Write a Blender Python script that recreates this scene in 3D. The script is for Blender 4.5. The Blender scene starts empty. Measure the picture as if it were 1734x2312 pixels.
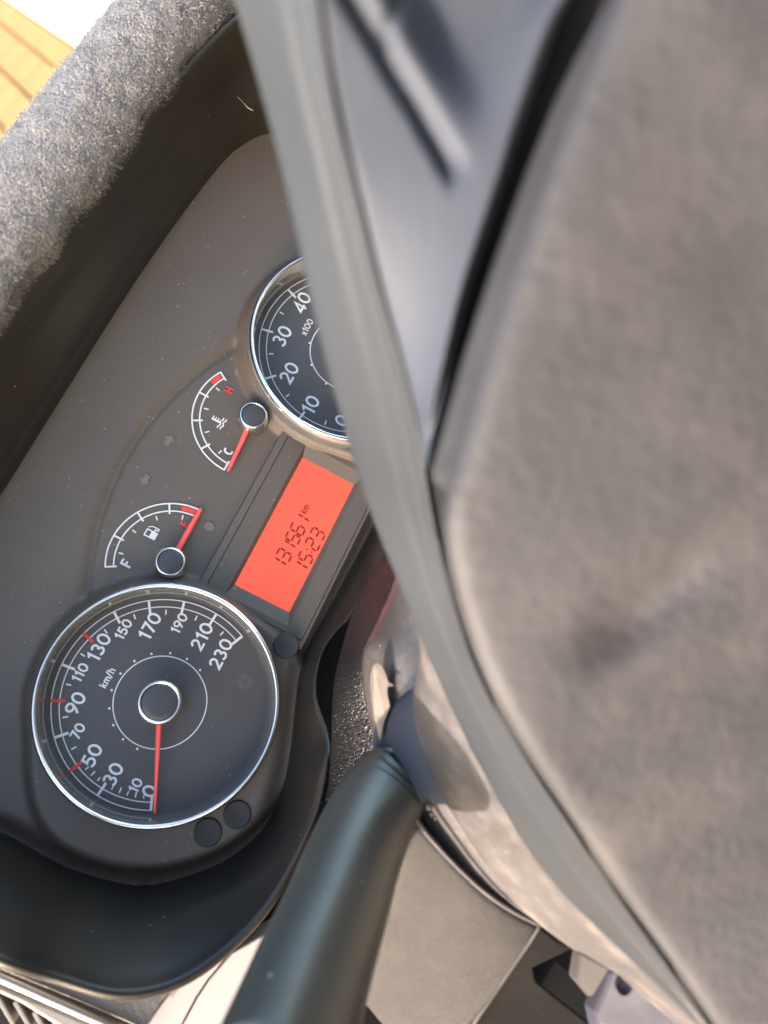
import bpy, bmesh, math, random
import numpy as np
from mathutils import Matrix, Vector
random.seed(7)
rng = np.random.default_rng(7)
sc = bpy.context.scene
col = sc.collection

# ---------------------------------------------------------------- frames
# The dashboard is designed in millimetres in the frame of the gauge face: x to the driver's
# right, y up the face, w out of the face to the driver; origin = middle of the speedometer.
TILT = math.radians(46)
M3 = Matrix(((1, 0, 0), (0, math.sin(TILT), -math.cos(TILT)), (0, math.cos(TILT), math.sin(TILT))))
ORIGIN = Vector((0, 0, 1.0))
def world(x, y, w=0.0):
    return ORIGIN + M3 @ (Vector((x, y, w)) * 0.001)

# ---------------------------------------------------------------- camera
cam = bpy.data.cameras.new('camera')
cam_ob = bpy.data.objects.new('camera', cam)
col.objects.link(cam_ob)
CR = Matrix(((0.419703, 0.858692, -0.294105), (-0.878504, 0.465773, 0.106238), (0.228212, 0.213784, 0.949850)))
m = (M3 @ CR).to_4x4()
m.translation = world(7.24, -8.43, 334.67)
cam_ob.matrix_world = m
cam.sensor_fit = 'VERTICAL'
cam.sensor_height = 9.6
cam.sensor_width = 7.2
cam.lens = 1829.8 / 2312 * 9.6
cam.clip_start = 0.01
cam.clip_end = 600
cam.dof.use_dof = True
cam.dof.focus_distance = 0.335
cam.dof.aperture_fstop = 2.1
cam.dof.aperture_blades = 0
sc.camera = cam_ob

# ---------------------------------------------------------------- sky, sun, exposure
to_sun = (M3 @ Vector((-0.90, 0.15, 0.20))).normalized()
world_ = bpy.data.worlds.new('World')
sc.world = world_
world_.use_nodes = True
nt = world_.node_tree
nt.nodes.clear()
sky = nt.nodes.new('ShaderNodeTexSky')
sky.sky_type = 'NISHITA'
sky.sun_disc = False
sky.air_density = 1.0
sky.dust_density = 3.0
sky.ozone_density = 1.0
sky.sun_elevation = math.asin(to_sun.z)
sky.sun_rotation = math.atan2(to_sun.x, to_sun.y)
bg = nt.nodes.new('ShaderNodeBackground')
bg.inputs['Strength'].default_value = 0.15
wo = nt.nodes.new('ShaderNodeOutputWorld')
nt.links.new(sky.outputs[0], bg.inputs[0])
nt.links.new(bg.outputs[0], wo.inputs[0])
sun = bpy.data.lights.new('sun', 'SUN')
sun.energy = 2.1
sun.angle = math.radians(0.5)
sun.color = (1.0, 0.87, 0.79)
sun_ob = bpy.data.objects.new('sun', sun)
col.objects.link(sun_ob)
sun_ob.rotation_euler = (-to_sun).to_track_quat('-Z', 'Y').to_euler()
sc.view_settings.view_transform = 'Standard'
sc.view_settings.look = 'None'
sc.view_settings.gamma = 1.0
sc.view_settings.use_curve_mapping = False
sc.view_settings.exposure = 3.0

# ---------------------------------------------------------------- materials
def new_mat(name):
    mt = bpy.data.materials.new(name)
    mt.use_nodes = True
    return mt, mt.node_tree, mt.node_tree.nodes['Principled BSDF']
def N(t, kind, **kw):
    n = t.nodes.new(kind)
    for k, v in kw.items():
        if k in n.inputs: n.inputs[k].default_value = v
        else: setattr(n, k, v)
    return n
def plastic(name, color, rough=0.45, grain=2500.0, bump=0.15, bdist=0.0002, var=0.25, vscale=25.0,
            dust=0.0, dcol=(0.45, 0.42, 0.38), dscale=260.0, spec=0.5, grain_kind='noise', coat=0.0, blot=0.0, blotcol=(0.4, 0.37, 0.33), blscale=40.0, tint=None):
    mt, t, p = new_mat(name)
    L = t.links.new
    tc = N(t, 'ShaderNodeTexCoord')
    n1 = N(t, 'ShaderNodeTexNoise', Scale=vscale, Detail=5.0, Roughness=0.6)
    L(tc.outputs['Object'], n1.inputs['Vector'])
    mr = N(t, 'ShaderNodeMapRange'); mr.inputs[3].default_value = 1 - var; mr.inputs[4].default_value = 1 + var
    mr.inputs[1].default_value = 0.25; mr.inputs[2].default_value = 0.75
    L(n1.outputs[0], mr.inputs[0])
    vm = N(t, 'ShaderNodeVectorMath', operation='SCALE'); vm.inputs[0].default_value = color
    L(mr.outputs[0], vm.inputs['Scale'])
    c = vm.outputs[0]
    if blot:
        nb = N(t, 'ShaderNodeTexNoise', Scale=blscale, Detail=8.0, Roughness=0.7)
        L(tc.outputs['Object'], nb.inputs['Vector'])
        rb = N(t, 'ShaderNodeMapRange'); rb.inputs[1].default_value = 0.48; rb.inputs[2].default_value = 0.72; rb.inputs[4].default_value = blot
        L(nb.outputs[0], rb.inputs[0])
        mx = N(t, 'ShaderNodeMix', data_type='RGBA'); mx.inputs[7].default_value = (*blotcol, 1)
        L(rb.outputs[0], mx.inputs[0]); L(c, mx.inputs[6]); c = mx.outputs[2]
    if dust:
        v = N(t, 'ShaderNodeTexVoronoi', Scale=dscale); L(tc.outputs['Object'], v.inputs['Vector'])
        # a few cells carry one small pale speck of their own size
        sep = N(t, 'ShaderNodeSeparateColor'); L(v.outputs['Color'], sep.inputs[0])
        th = N(t, 'ShaderNodeMath', operation='MULTIPLY'); th.inputs[1].default_value = dust; L(sep.outputs[0], th.inputs[0])
        pw = N(t, 'ShaderNodeMath', operation='POWER'); pw.inputs[1].default_value = 3.0; L(th.outputs[0], pw.inputs[0])
        lt = N(t, 'ShaderNodeMath', operation='LESS_THAN'); L(v.outputs['Distance'], lt.inputs[0]); L(pw.outputs[0], lt.inputs[1])
        mu = N(t, 'ShaderNodeMath', operation='MULTIPLY'); L(lt.outputs[0], mu.inputs[0]); L(sep.outputs[1], mu.inputs[1])
        mx = N(t, 'ShaderNodeMix', data_type='RGBA'); mx.inputs[7].default_value = (*dcol, 1)
        L(mu.outputs[0], mx.inputs[0]); L(c, mx.inputs[6]); c = mx.outputs[2]
    L(c, p.inputs['Base Color'])
    rr = N(t, 'ShaderNodeMapRange'); rr.inputs[3].default_value = max(.02, rough - .07); rr.inputs[4].default_value = min(1, rough + .1)
    n3 = N(t, 'ShaderNodeTexNoise', Scale=vscale * 3.1, Detail=6.0); L(tc.outputs['Object'], n3.inputs['Vector'])
    L(n3.outputs[0], rr.inputs[0]); L(rr.outputs[0], p.inputs['Roughness'])
    p.inputs['Specular IOR Level'].default_value = spec
    p.inputs['Coat Weight'].default_value = coat
    p.inputs['Coat Roughness'].default_value = 0.06 if name == 'satin_silver' else 0.3
    if tint: p.inputs['Specular Tint'].default_value = (*tint, 1)
    if bump:
        if grain_kind == 'voronoi':
            g = N(t, 'ShaderNodeTexVoronoi', Scale=grain, feature='SMOOTH_F1'); go = g.outputs['Distance']
            ns = N(t, 'ShaderNodeTexNoise', Scale=grain * .35, Detail=2.0); L(tc.outputs['Object'], ns.inputs['Vector'])
            vv = N(t, 'ShaderNodeVectorMath', operation='MULTIPLY_ADD'); vv.inputs[1].default_value = (1.6 / grain,) * 3
            L(ns.outputs['Color'], vv.inputs[0]); L(tc.outputs['Object'], vv.inputs[2]); L(vv.outputs[0], g.inputs['Vector'])
        else:
            g = N(t, 'ShaderNodeTexNoise', Scale=grain, Detail=3.0); go = g.outputs[0]
            L(tc.outputs['Object'], g.inputs['Vector'])
        b = N(t, 'ShaderNodeBump', Strength=bump, Distance=bdist)
        L(go, b.inputs['Height']); L(b.outputs[0], p.inputs['Normal'])
    return mt
def metal(name, color, rough):
    mt, t, p = new_mat(name)
    p.inputs['Base Color'].default_value = (*color, 1)
    p.inputs['Metallic'].default_value = 1.0
    tc = N(t, 'ShaderNodeTexCoord'); n = N(t, 'ShaderNodeTexNoise', Scale=180.0, Detail=6.0)
    t.links.new(tc.outputs['Object'], n.inputs['Vector'])
    rr = N(t, 'ShaderNodeMapRange'); rr.inputs[3].default_value = rough * .7; rr.inputs[4].default_value = rough * 1.5
    t.links.new(n.outputs[0], rr.inputs[0]); t.links.new(rr.outputs[0], p.inputs['Roughness'])
    return mt
def paint(name, color, rough=0.6):
    mt, t, p = new_mat(name)
    tc = N(t, 'ShaderNodeTexCoord'); n = N(t, 'ShaderNodeTexNoise', Scale=900.0, Detail=4.0)
    t.links.new(tc.outputs['Object'], n.inputs['Vector'])
    mr = N(t, 'ShaderNodeMapRange'); mr.inputs[3].default_value = .86; mr.inputs[4].default_value = 1.1
    t.links.new(n.outputs[0], mr.inputs[0])
    vm = N(t, 'ShaderNodeVectorMath', operation='SCALE'); vm.inputs[0].default_value = color
    t.links.new(mr.outputs[0], vm.inputs['Scale']); t.links.new(vm.outputs[0], p.inputs['Base Color'])
    p.inputs['Roughness'].default_value = rough
    return mt
def fibre_mat(name):
    mt, t, p = new_mat(name)
    g = N(t, 'ShaderNodeNewGeometry'); r = N(t, 'ShaderNodeValToRGB')
    e = r.color_ramp.elements; e[0].color = (.12, .115, .112, 1); e[1].color = (.30, .285, .27, 1)
    for pos, c in ((.35, (.185, .18, .176, 1)), (.6, (.225, .215, .205, 1)), (.8, (.195, .19, .186, 1))):
        x = e.new(pos); x.color = c
    t.links.new(g.outputs['Random Per Island'], r.inputs[0]); t.links.new(r.outputs[0], p.inputs['Base Color'])
    p.inputs['Roughness'].default_value = .95; p.inputs['Specular IOR Level'].default_value = .1
    return mt
def glow(name, color, strength, base):
    mt, t, p = new_mat(name)
    p.inputs['Base Color'].default_value = (*base, 1)
    p.inputs['Roughness'].default_value = 0.35
    tc = N(t, 'ShaderNodeTexCoord'); n = N(t, 'ShaderNodeTexNoise', Scale=22.0, Detail=1.0)
    t.links.new(tc.outputs['Object'], n.inputs['Vector'])
    mr = N(t, 'ShaderNodeMapRange'); mr.inputs[3].default_value = strength * .6; mr.inputs[4].default_value = strength * 1.35
    t.links.new(n.outputs[0], mr.inputs[0]); t.links.new(mr.outputs[0], p.inputs['Emission Strength'])
    p.inputs['Emission Color'].default_value = (*color, 1)
    return mt

MAT = dict(
    mask=plastic('mask_plastic', (0.089, 0.072, 0.058), 0.5, 3500, 0.25, 0.0001, 0.10, 18, dust=0.55, dscale=650, spec=0.5),
    dial=plastic('dial_print', (0.058, 0.054, 0.052), 0.45, 3000, 0.03, 0.0001, 0.08, 30, dust=0.42, dscale=300),
    hood=plastic('hood_plastic', (0.017, 0.0145, 0.0115), 0.34, 2600, 0.35, 0.00015, 0.25, 14, dust=0.45, dscale=300, dcol=(.5, .47, .4)),
    sill=plastic('sill_plastic', (0.030, 0.030, 0.034), 0.25, 2600, 0.05, 0.0001, 0.2, 14, dust=0.60, dscale=300, dcol=(.6, .57, .5)),
    button=plastic('button_rubber', (0.020, 0.020, 0.021), 0.6, 2500, 0.2, 0.0001, 0.15, 60),
    cap=plastic('cap_plastic', (0.040, 0.041, 0.045), 0.35, 3000, 0.08, 0.0001, 0.1, 60),
    chrome=metal('chrome', (0.80, 0.79, 0.76), 0.12),
    satin=plastic('satin_silver', (0.095, 0.094, 0.092), 0.2, 2500, 0.03, 0.0001, 0.06, 60, coat=1.0),
    white=paint('white_print', (0.62, 0.62, 0.62)),
    red=paint('red_print', (0.62, 0.045, 0.04)),
    faint=paint('faint_print', (0.145, 0.118, 0.105)),
    dimred=paint('dim_symbol', (0.085, 0.072, 0.074)),
    needle=glow('needle_red', (1.0, 0.10, 0.06), 0.022, (0.70, 0.09, 0.08)),
    lcd=glow('lcd_glow', (1.0, 0.115, 0.062), 0.098, (0.30, 0.05, 0.03)),
    segment=paint('lcd_segment', (0.20, 0.018, 0.012), 0.4),
    mat=plastic('mat_wool', (0.15, 0.145, 0.145), 0.95, 900, 0.8, 0.0012, 0.35, 160, spec=0.1),
    fibre=fibre_mat('mat_fibre'),
    pad=plastic('airbag_skin', (0.0305, 0.0305, 0.0345), 0.6, 480, 0.75, 0.0006, 0.28, 26, spec=0.25, blot=0.55, blotcol=(.058, .052, .0525), blscale=40),
    wheel=plastic('wheel_plastic', (0.017, 0.020, 0.025), 0.5, 1500, 0.2, 0.0001, 0.12, 20, spec=0.3),
    spoke=plastic('spoke_plastic', (0.033, 0.039, 0.053), 0.6, 1500, 0.15, 0.0001, 0.10, 20, spec=0.14),
    hub=plastic('hub_plastic', (0.042, 0.039, 0.041), 0.6, 1100, 0.5, 0.0002, 0.2, 40, spec=0.25, dust=0.4, blot=0.15, blscale=60),
    column=plastic('column_plastic', (0.011, 0.0094, 0.0098), 0.42, 4200, 1.0, 0.0003, 0.5, 60, spec=0.28, blot=0.4, blotcol=(.027, .0225, .0225), blscale=70, dust=0.95, dscale=1300, dcol=(.020, .0175, .0172)),  # dense specks paint the sparkle of the grained skin into the colour
    shroud=plastic('shroud_gloss', (0.040, 0.036, 0.034), 0.25, 1500, 0.1, 0.0001, 0.3, 40, dust=0.55, dscale=420, dcol=(.3, .27, .25), blot=0.5, blotcol=(.12, .10, .085), blscale=60),
    film=plastic('torn_film', (0.10, 0.078, 0.062), 0.6, 800, 0.3, 0.0003, 0.3, 70, dust=0.6),
    gaiter=plastic('gaiter_leather', (0.006, 0.0055, 0.006), 0.32, 1500, 1.0, 0.0006, 0.2, 40, spec=0.5, grain_kind='voronoi'),
    stalk=plastic('stalk_plastic', (0.043, 0.042, 0.033), 0.44, 2400, 0.22, 0.0001, 0.1, 30, dust=0.5, dscale=200, dcol=(.3, .3, .28), spec=1.0, tint=(1.0, 0.95, 0.78), coat=0.4),  # specular tint paints a warm light cast into the highlight
    lint=plastic('lint_thread', (0.14, 0.13, 0.115), 0.9, 900, 0.2, 0.0001),
    dash=plastic('dash_plastic', (0.16, 0.14, 0.125), 0.55, 700, 0.7, 0.0005, 0.15, 30, grain_kind='voronoi'),
    panel=plastic('dash_panel', (0.33, 0.30, 0.29), 0.5, 1500, 0.2, 0.0002, 0.06, 25),
    trim=metal('vent_trim', (0.42, 0.40, 0.38), 0.35),
    vent=plastic('vent_plastic', (0.15, 0.14, 0.13), 0.5, 1500, 0.2, 0.0002, 0.1, 30),
    dark=plastic('near_black', (0.010, 0.010, 0.011), 0.8, 1500, 0.3, 0.0002, 0.2, 30, spec=0.12),  # near-black; doubles as painted shade in the pad gap and column opening
    blue=plastic('switch_plastic', (0.030, 0.030, 0.042), 0.6, 1500, 0.2, 0.0002, 0.2, 60, spec=0.15, dust=0.5, blot=0.35, blotcol=(.09, .085, .09), blscale=90),
    grey=plastic('bracket_plastic', (0.034, 0.031, 0.031), 0.7, 1500, 0.3, 0.0002, 0.2, 60, spec=0.12, dust=0.5),
    lower=plastic('lower_plastic', (0.010, 0.0095, 0.009), 0.8, 1200, 0.6, 0.0003, 0.25, 40, spec=0.02, dust=0.4),
    liner=plastic('roof_cloth', (0.52, 0.47, 0.41), 0.95, 900, 0.3, 0.0005, 0.1, 20),
    seat=plastic('seat_cloth', (0.30, 0.25, 0.20), 0.95, 900, 0.3, 0.0005, 0.2, 20),
    trimgrey=plastic('cabin_trim', (0.20, 0.18, 0.16), 0.6, 900, 0.3, 0.0005, 0.2, 20),
    joint=plastic('sand_joint', (0.17, 0.10, 0.032), 0.95, 60, 0.4, 0.003, 0.3, 3),
    paver=plastic('paver_stone', (0.26, 0.155, 0.044), 0.9, 120, 0.5, 0.002, 0.15, 4),
    slab=plastic('cream_slab', (0.42, 0.37, 0.26), 0.9, 120, 0.4, 0.002, 0.08, 3),
)

# ---------------------------------------------------------------- object helpers
BASE = {}
def thing(name, label, cat, base=(0, 0, 0), group=None):
    o = bpy.data.objects.new(name, None)
    o.empty_display_size = 0.02
    col.objects.link(o)
    mw = M3.to_4x4(); mw.translation = world(*base)
    o.matrix_world = mw
    o['label'] = label; o['category'] = cat
    if group: o['group'] = group
    BASE[o] = Vector(base)
    return o
def link_mesh(name, me, parent, at, rz=0.0):
    o = bpy.data.objects.new(name, me)
    col.objects.link(o)
    o.parent = parent
    o.location = (Vector(at) - BASE[parent]) * 0.001
    o.rotation_euler = (0, 0, rz)
    BASE[o] = Vector(at)
    return o
def obj(name, verts, faces, mat, parent, smooth=True, at=None, mods=None):
    v = np.asarray(verts, float)
    if at is None: at = (v.min(0) + v.max(0)) / 2
    me = bpy.data.meshes.new(name)
    me.from_pydata([tuple(p) for p in (v - np.asarray(at)) * 0.001], [], [tuple(f) for f in faces])
    me.validate()
    me.materials.append(MAT[mat])
    if smooth:
        me.polygons.foreach_set('use_smooth', [True] * len(me.polygons))
    bm = bmesh.new(); bm.from_mesh(me); bmesh.ops.recalc_face_normals(bm, faces=bm.faces); bm.to_mesh(me); bm.free()
    return link_mesh(name, me, parent, at)
def subsurf(o, n=1):
    s = o.modifiers.new('subdivide', 'SUBSURF'); s.levels = n; s.render_levels = n
def thick(o, mm, off=-1):
    s = o.modifiers.new('thickness', 'SOLIDIFY'); s.thickness = mm * .001; s.offset = off
def bevel(o, mm, seg=2):
    b = o.modifiers.new('bevel', 'BEVEL'); b.width = mm * .001; b.segments = seg; b.limit_method = 'ANGLE'; b.angle_limit = math.radians(35)
def face_to(o, direction):
    """turn the faces so that their mean normal follows the given cluster direction"""
    me = o.data; d = Vector(direction); s = Vector((0, 0, 0))
    for p in me.polygons: s += p.normal * p.area
    if s.dot(d) < 0: me.flip_normals()
def spline(pts, n, closed=False):
    p = np.asarray(pts, float)
    if closed: p = np.vstack([p[-2:], p, p[:3]])
    else: p = np.vstack([2 * p[0] - p[1], p, 2 * p[-1] - p[-2]])
    k = len(p) - 3 if not closed else len(p) - 5
    off = 1 if not closed else 2
    out = []
    tt = np.linspace(0, k, n, endpoint=not closed)
    for t in tt:
        i = min(int(t), k - 1); u = t - i; a, b, c, d = p[i + off - 1], p[i + off], p[i + off + 1], p[i + off + 2]
        out.append(.5 * (2 * b + (c - a) * u + (2 * a - 5 * b + 4 * c - d) * u * u + (3 * b - a - 3 * c + d) * u ** 3))
    return np.array(out)
def grid_faces(nr, nc, wrap_r=False, wrap_c=False):
    f = []
    for i in range(nr if wrap_r else nr - 1):
        for j in range(nc if wrap_c else nc - 1):
            a, b = i * nc + j, i * nc + (j + 1) % nc
            c, d = ((i + 1) % nr) * nc + (j + 1) % nc, ((i + 1) % nr) * nc + j
            f.append((a, b, c, d))
    return f
def grid(name, rows, mat, parent, wrap_r=False, wrap_c=False, sub=0, toward=None):
    nr, nc = len(rows), len(rows[0])
    v = np.asarray(rows, float).reshape(-1, 3)
    o = obj(name, v, grid_faces(nr, nc, wrap_r, wrap_c), mat, parent)
    if toward: face_to(o, toward)
    if sub: subsurf(o, sub)
    return o
def lathe(name, prof, mat, parent, c=(0, 0, 0), n=96, cap=False):
    a = np.linspace(0, 2 * math.pi, n, endpoint=False)
    rows = [[(c[0] + r * math.cos(t), c[1] + r * math.sin(t), c[2] + w) for t in a] for r, w in prof]
    v = np.asarray(rows).reshape(-1, 3); f = grid_faces(len(prof), n, False, True)
    if cap: f.append(tuple(range((len(prof) - 1) * n, len(prof) * n)))
    return obj(name, v, f, mat, parent)
def ribbon(pts, width, w=0.0, closed=False, taper=None):
    """flat strip of constant width along a polyline -> verts, faces"""
    p = np.asarray(pts, float)[:, :2]; n = len(p); vs = []; fs = []
    for i in range(n):
        if closed: a, b = p[i - 1], p[(i + 1) % n]; d1 = p[i] - a; d2 = b - p[i]
        else:
            d1 = p[i] - p[i - 1] if i else p[1] - p[0]; d2 = p[i + 1] - p[i] if i < n - 1 else d1
        d1 = d1 / np.linalg.norm(d1); d2 = d2 / np.linalg.norm(d2)
        nn = np.array([-d1[1] - d2[1], d1[0] + d2[0]]); L = np.linalg.norm(nn)
        nn = nn / L if L > 1e-6 else np.array([-d1[1], d1[0]])
        k = 1 / max(.45, abs(nn @ np.array([-d1[1], d1[0]])))
        h = (width if taper is None else taper[i]) / 2
        vs.append((*(p[i] + nn * h * k), w)); vs.append((*(p[i] - nn * h * k), w))
    for i in range(n if closed else n - 1):
        j = (i + 1) % n
        fs.append((2 * i, 2 * i + 1, 2 * j + 1, 2 * j))
    return vs, fs
def merge(parts):
    V = []; F = []
    for v, f in parts:
        o = len(V); V += [tuple(x) for x in v]; F += [tuple(i + o for i in q) for q in f]
    return V, F
def arc(cx, cy, rx, ry, a0, a1, n=24):
    return [(cx + rx * math.cos(math.radians(a)), cy + ry * math.sin(math.radians(a))) for a in np.linspace(a0, a1, n)]
def poly_prism(name, front, depth, mat, parent, bev=1.0, d=(0, 0, -1), smooth=False):
    f = [np.array(p, float) for p in front]; n = len(f)
    bk = [p + np.array(d) * depth for p in f]
    F = [tuple(range(n)), tuple(range(2 * n - 1, n - 1, -1))] + [(i, (i + 1) % n, n + (i + 1) % n, n + i) for i in range(n)]
    o = obj(name, f + bk, F, mat, parent, smooth=smooth)
    if bev: bevel(o, bev, 3)
    return o
def tube(name, pts, r, mat, parent, n=10, sub=None):
    p = np.asarray(pts, float)
    if sub: p = spline(p, sub)
    rr = np.full(len(p), r) if np.isscalar(r) else np.interp(np.linspace(0, 1, len(p)), np.linspace(0, 1, len(r)), r)
    rows = []
    up = None
    for i in range(len(p)):
        t = p[min(i + 1, len(p) - 1)] - p[max(i - 1, 0)]; t /= np.linalg.norm(t)
        if up is None: up = np.cross(t, [0.3, 0.2, 1.0])
        up = up - t * (up @ t); up /= np.linalg.norm(up); s = np.cross(t, up)
        rows.append([p[i] + rr[i] * (math.cos(a) * up + math.sin(a) * s) for a in np.linspace(0, 2 * math.pi, n, endpoint=False)])
    v = np.array(rows).reshape(-1, 3)
    f = grid_faces(len(p), n, False, True) + [tuple(range(n)), tuple(range(len(v) - n, len(v)))]
    return obj(name, v, f, mat, parent)
def sstep(a, b, x):
    t = np.clip((x - a) / (b - a), 0, 1); return t * t * (3 - 2 * t)

# ---------------------------------------------------------------- strokes of the printed characters (cap height 1)
def O_(cx, w=.62, h=1.0, y=0): return arc(cx, y + h / 2, w / 2 - .08, h / 2 - .08, 0, 360, 30)[:-1]
GLYPH = {
    '0': (.78, [('c', arc(.39, .5, .30, .42, 0, 360, 32)[:-1])]),
    '1': (.46, [('o', [(.06, .74), (.30, .90), (.30, 0)])]),
    '2': (.70, [('o', arc(.34, .66, .24, .25, 165, -28, 14) + [(.10, .08), (.64, .08)])]),
    '3': (.68, [('o', arc(.30, .70, .22, .21, 150, -80, 14)), ('o', arc(.30, .28, .26, .205, 85, -150, 16))]),
    '4': (.72, [('o', [(.50, 0), (.50, .88), (.08, .24), (.68, .24)])]),
    '5': (.70, [('o', [(.60, .91), (.20, .91), (.15, .52)] + arc(.32, .32, .27, .25, 125, -150, 18))]),
    '6': (.72, [('c', arc(.36, .30, .27, .23, 0, 360, 26)[:-1]), ('o', [(.46, .96), (.22, .66), (.115, .40)])]),
    '7': (.66, [('o', [(.06, .91), (.58, .91), (.24, 0)])]),
    '9': (.72, [('c', arc(.36, .68, .27, .24, 0, 360, 26)[:-1]), ('o', [(.26, .02), (.50, .34), (.61, .60)])]),
    'k': (.56, [('o', [(.10, 0), (.10, 1.0)]), ('o', [(.48, .66), (.12, .30)]), ('o', [(.24, .40), (.50, 0)])]),
    'm': (.92, [('o', [(.10, 0), (.10, .68)]), ('o', arc(.28, .46, .18, .18, 170, 0, 10) + [(.46, 0)]), ('o', arc(.64, .46, .18, .18, 180, 0, 10) + [(.82, 0)])]),
    'h': (.60, [('o', [(.10, 0), (.10, 1.0)]), ('o', arc(.30, .46, .20, .18, 175, 0, 10) + [(.50, 0)])]),
    '/': (.44, [('o', [(.02, -.08), (.38, 1.04)])]),
    'x': (.54, [('o', [(.06, 0), (.48, .64)]), ('o', [(.06, .64), (.48, 0)])]),
    'F': (.60, [('o', [(.10, 0), (.10, .92), (.56, .92)]), ('o', [(.10, .50), (.48, .50)])]),
    'E': (.60, [('o', [(.56, .08), (.10, .08), (.10, .92), (.56, .92)]), ('o', [(.10, .50), (.48, .50)])]),
    'H': (.70, [('o', [(.10, 0), (.10, 1.0)]), ('o', [(.60, 0), (.60, 1.0)]), ('o', [(.10, .50), (.60, .50)])]),
    'C': (.70, [('o', arc(.38, .5, .29, .42, 55, 305, 22))]),
}
def text_shape(s, h, stroke, c, w=.16, squeeze=1.0, gap=.06):
    tot = sum(GLYPH[k][0] for k in s) * squeeze + gap * (len(s) - 1)
    x = -tot / 2; parts = []
    for k in s:
        adv, st = GLYPH[k]
        for kind, pts in st:
            q = [(c[0] + (x + px * squeeze) * h, c[1] + (py - .5) * h) for px, py in pts]
            parts.append(ribbon(q, stroke * h, w, closed=(kind == 'c')))
        x += adv * squeeze + gap
    return merge(parts)
def text(name, s, h, stroke, c, mat, parent, w=.16, squeeze=1.0, gap=.06):
    v, f = text_shape(s, h, stroke, c, w, squeeze, gap)
    return obj(name, v, f, mat, parent, smooth=False)

# ================================================================ THE GROUND OUTSIDE
def ground():
    me = bpy.data.meshes.new('ground')
    S = 260.0
    me.from_pydata([(-S, -S, 0), (S, -S, 0), (S, S, 0), (-S, S, 0)], [], [(0, 1, 2, 3)])
    me.materials.append(MAT['joint'])
    g = bpy.data.objects.new('ground', me); col.objects.link(g); g['kind'] = 'structure'
    ang = math.radians(-27)
    ux, uy = Vector((math.sin(-ang), math.cos(-ang), 0)), Vector((math.cos(-ang), -math.sin(-ang), 0))
    o0 = Vector((2.93, 4.87, 0))
    def stone(name, a0, a1, b0, b1, h, mat):
        bm = bmesh.new()
        vs = [bm.verts.new((0, 0, 0)) for _ in range(8)]
        pts = [o0 + ux * a + uy * b for a, b in ((a0, b0), (a1, b0), (a1, b1), (a0, b1))]
        ctr = sum(pts, Vector()) / 4
        for i, p in enumerate(pts):
            q = p - ctr
            vs[i].co = (q.x, q.y, 0); vs[i + 4].co = (q.x * .97, q.y * .97, h + random.uniform(-.002, .002))
        for q in ((4, 5, 6, 7), (0, 1, 5, 4), (1, 2, 6, 5), (2, 3, 7, 6), (3, 0, 4, 7)): bm.faces.new([vs[i] for i in q])
        bmesh.ops.recalc_face_normals(bm, faces=bm.faces)
        m_ = bpy.data.meshes.new(name); bm.to_mesh(m_); bm.free(); m_.materials.append(MAT[mat])
        o = bpy.data.objects.new(name, m_); col.objects.link(o); o.parent = g; o.location = (ctr.x, ctr.y, .001)
        return o
    for i in range(11):
        b0 = -.19 * (i + 1)
        for k in range(9):
            a0 = -2.0 + k * .30 + (.15 if i % 2 else 0)
            stone('paving_stone', a0 + .006, a0 + .294, b0 + .006, b0 + .184, .02, 'paver')
    for k in range(6):
        a0 = -2.2 + k * .5
        stone('border_stone', a0 + .004, a0 + .496, .006, .126, .022, 'paver')
        stone('cream_slab', a0 + .004, a0 + .496, .136, .95, .05, 'slab')
    return g
ground()

# ================================================================ CAR CABIN around the driver (roof, doors, seat back)
def cabin():
    def box(name, x0, x1, y0, y1, z0, z1, mat):
        me = bpy.data.meshes.new(name); bm = bmesh.new(); bmesh.ops.create_cube(bm, size=1.0)
        for v in bm.verts: v.co = ((x1 - x0) * v.co.x, (y1 - y0) * v.co.y, (z1 - z0) * v.co.z)
        bm.to_mesh(me); bm.free(); me.materials.append(MAT[mat])
        o = bpy.data.objects.new(name, me); col.objects.link(o); o.location = ((x0 + x1) / 2, (y0 + y1) / 2, (z0 + z1) / 2)
        o['kind'] = 'structure'; bevel(o, 12, 3); return o
    box('car_roof', -.62, 1.05, -2.1, -.42, 1.47, 1.51, 'liner')
    box('car_door', -.68, -.62, -1.3, .45, .25, .96, 'trimgrey')
    box('car_pillar', -.68, -.60, -.98, -.84, .96, 1.47, 'liner')
    box('far_door', 1.05, 1.11, -1.3, .45, .25, .96, 'trimgrey')
    box('seat_back', -.28, .30, -1.25, -1.02, .3, 1.22, 'seat')
    box('rear_wall', -.62, 1.05, -2.1, -2.04, .25, 1.47, 'seat')
    box('car_floor', -.62, 1.05, -2.04, .35, .2, .25, 'trimgrey')
cabin()

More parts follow.
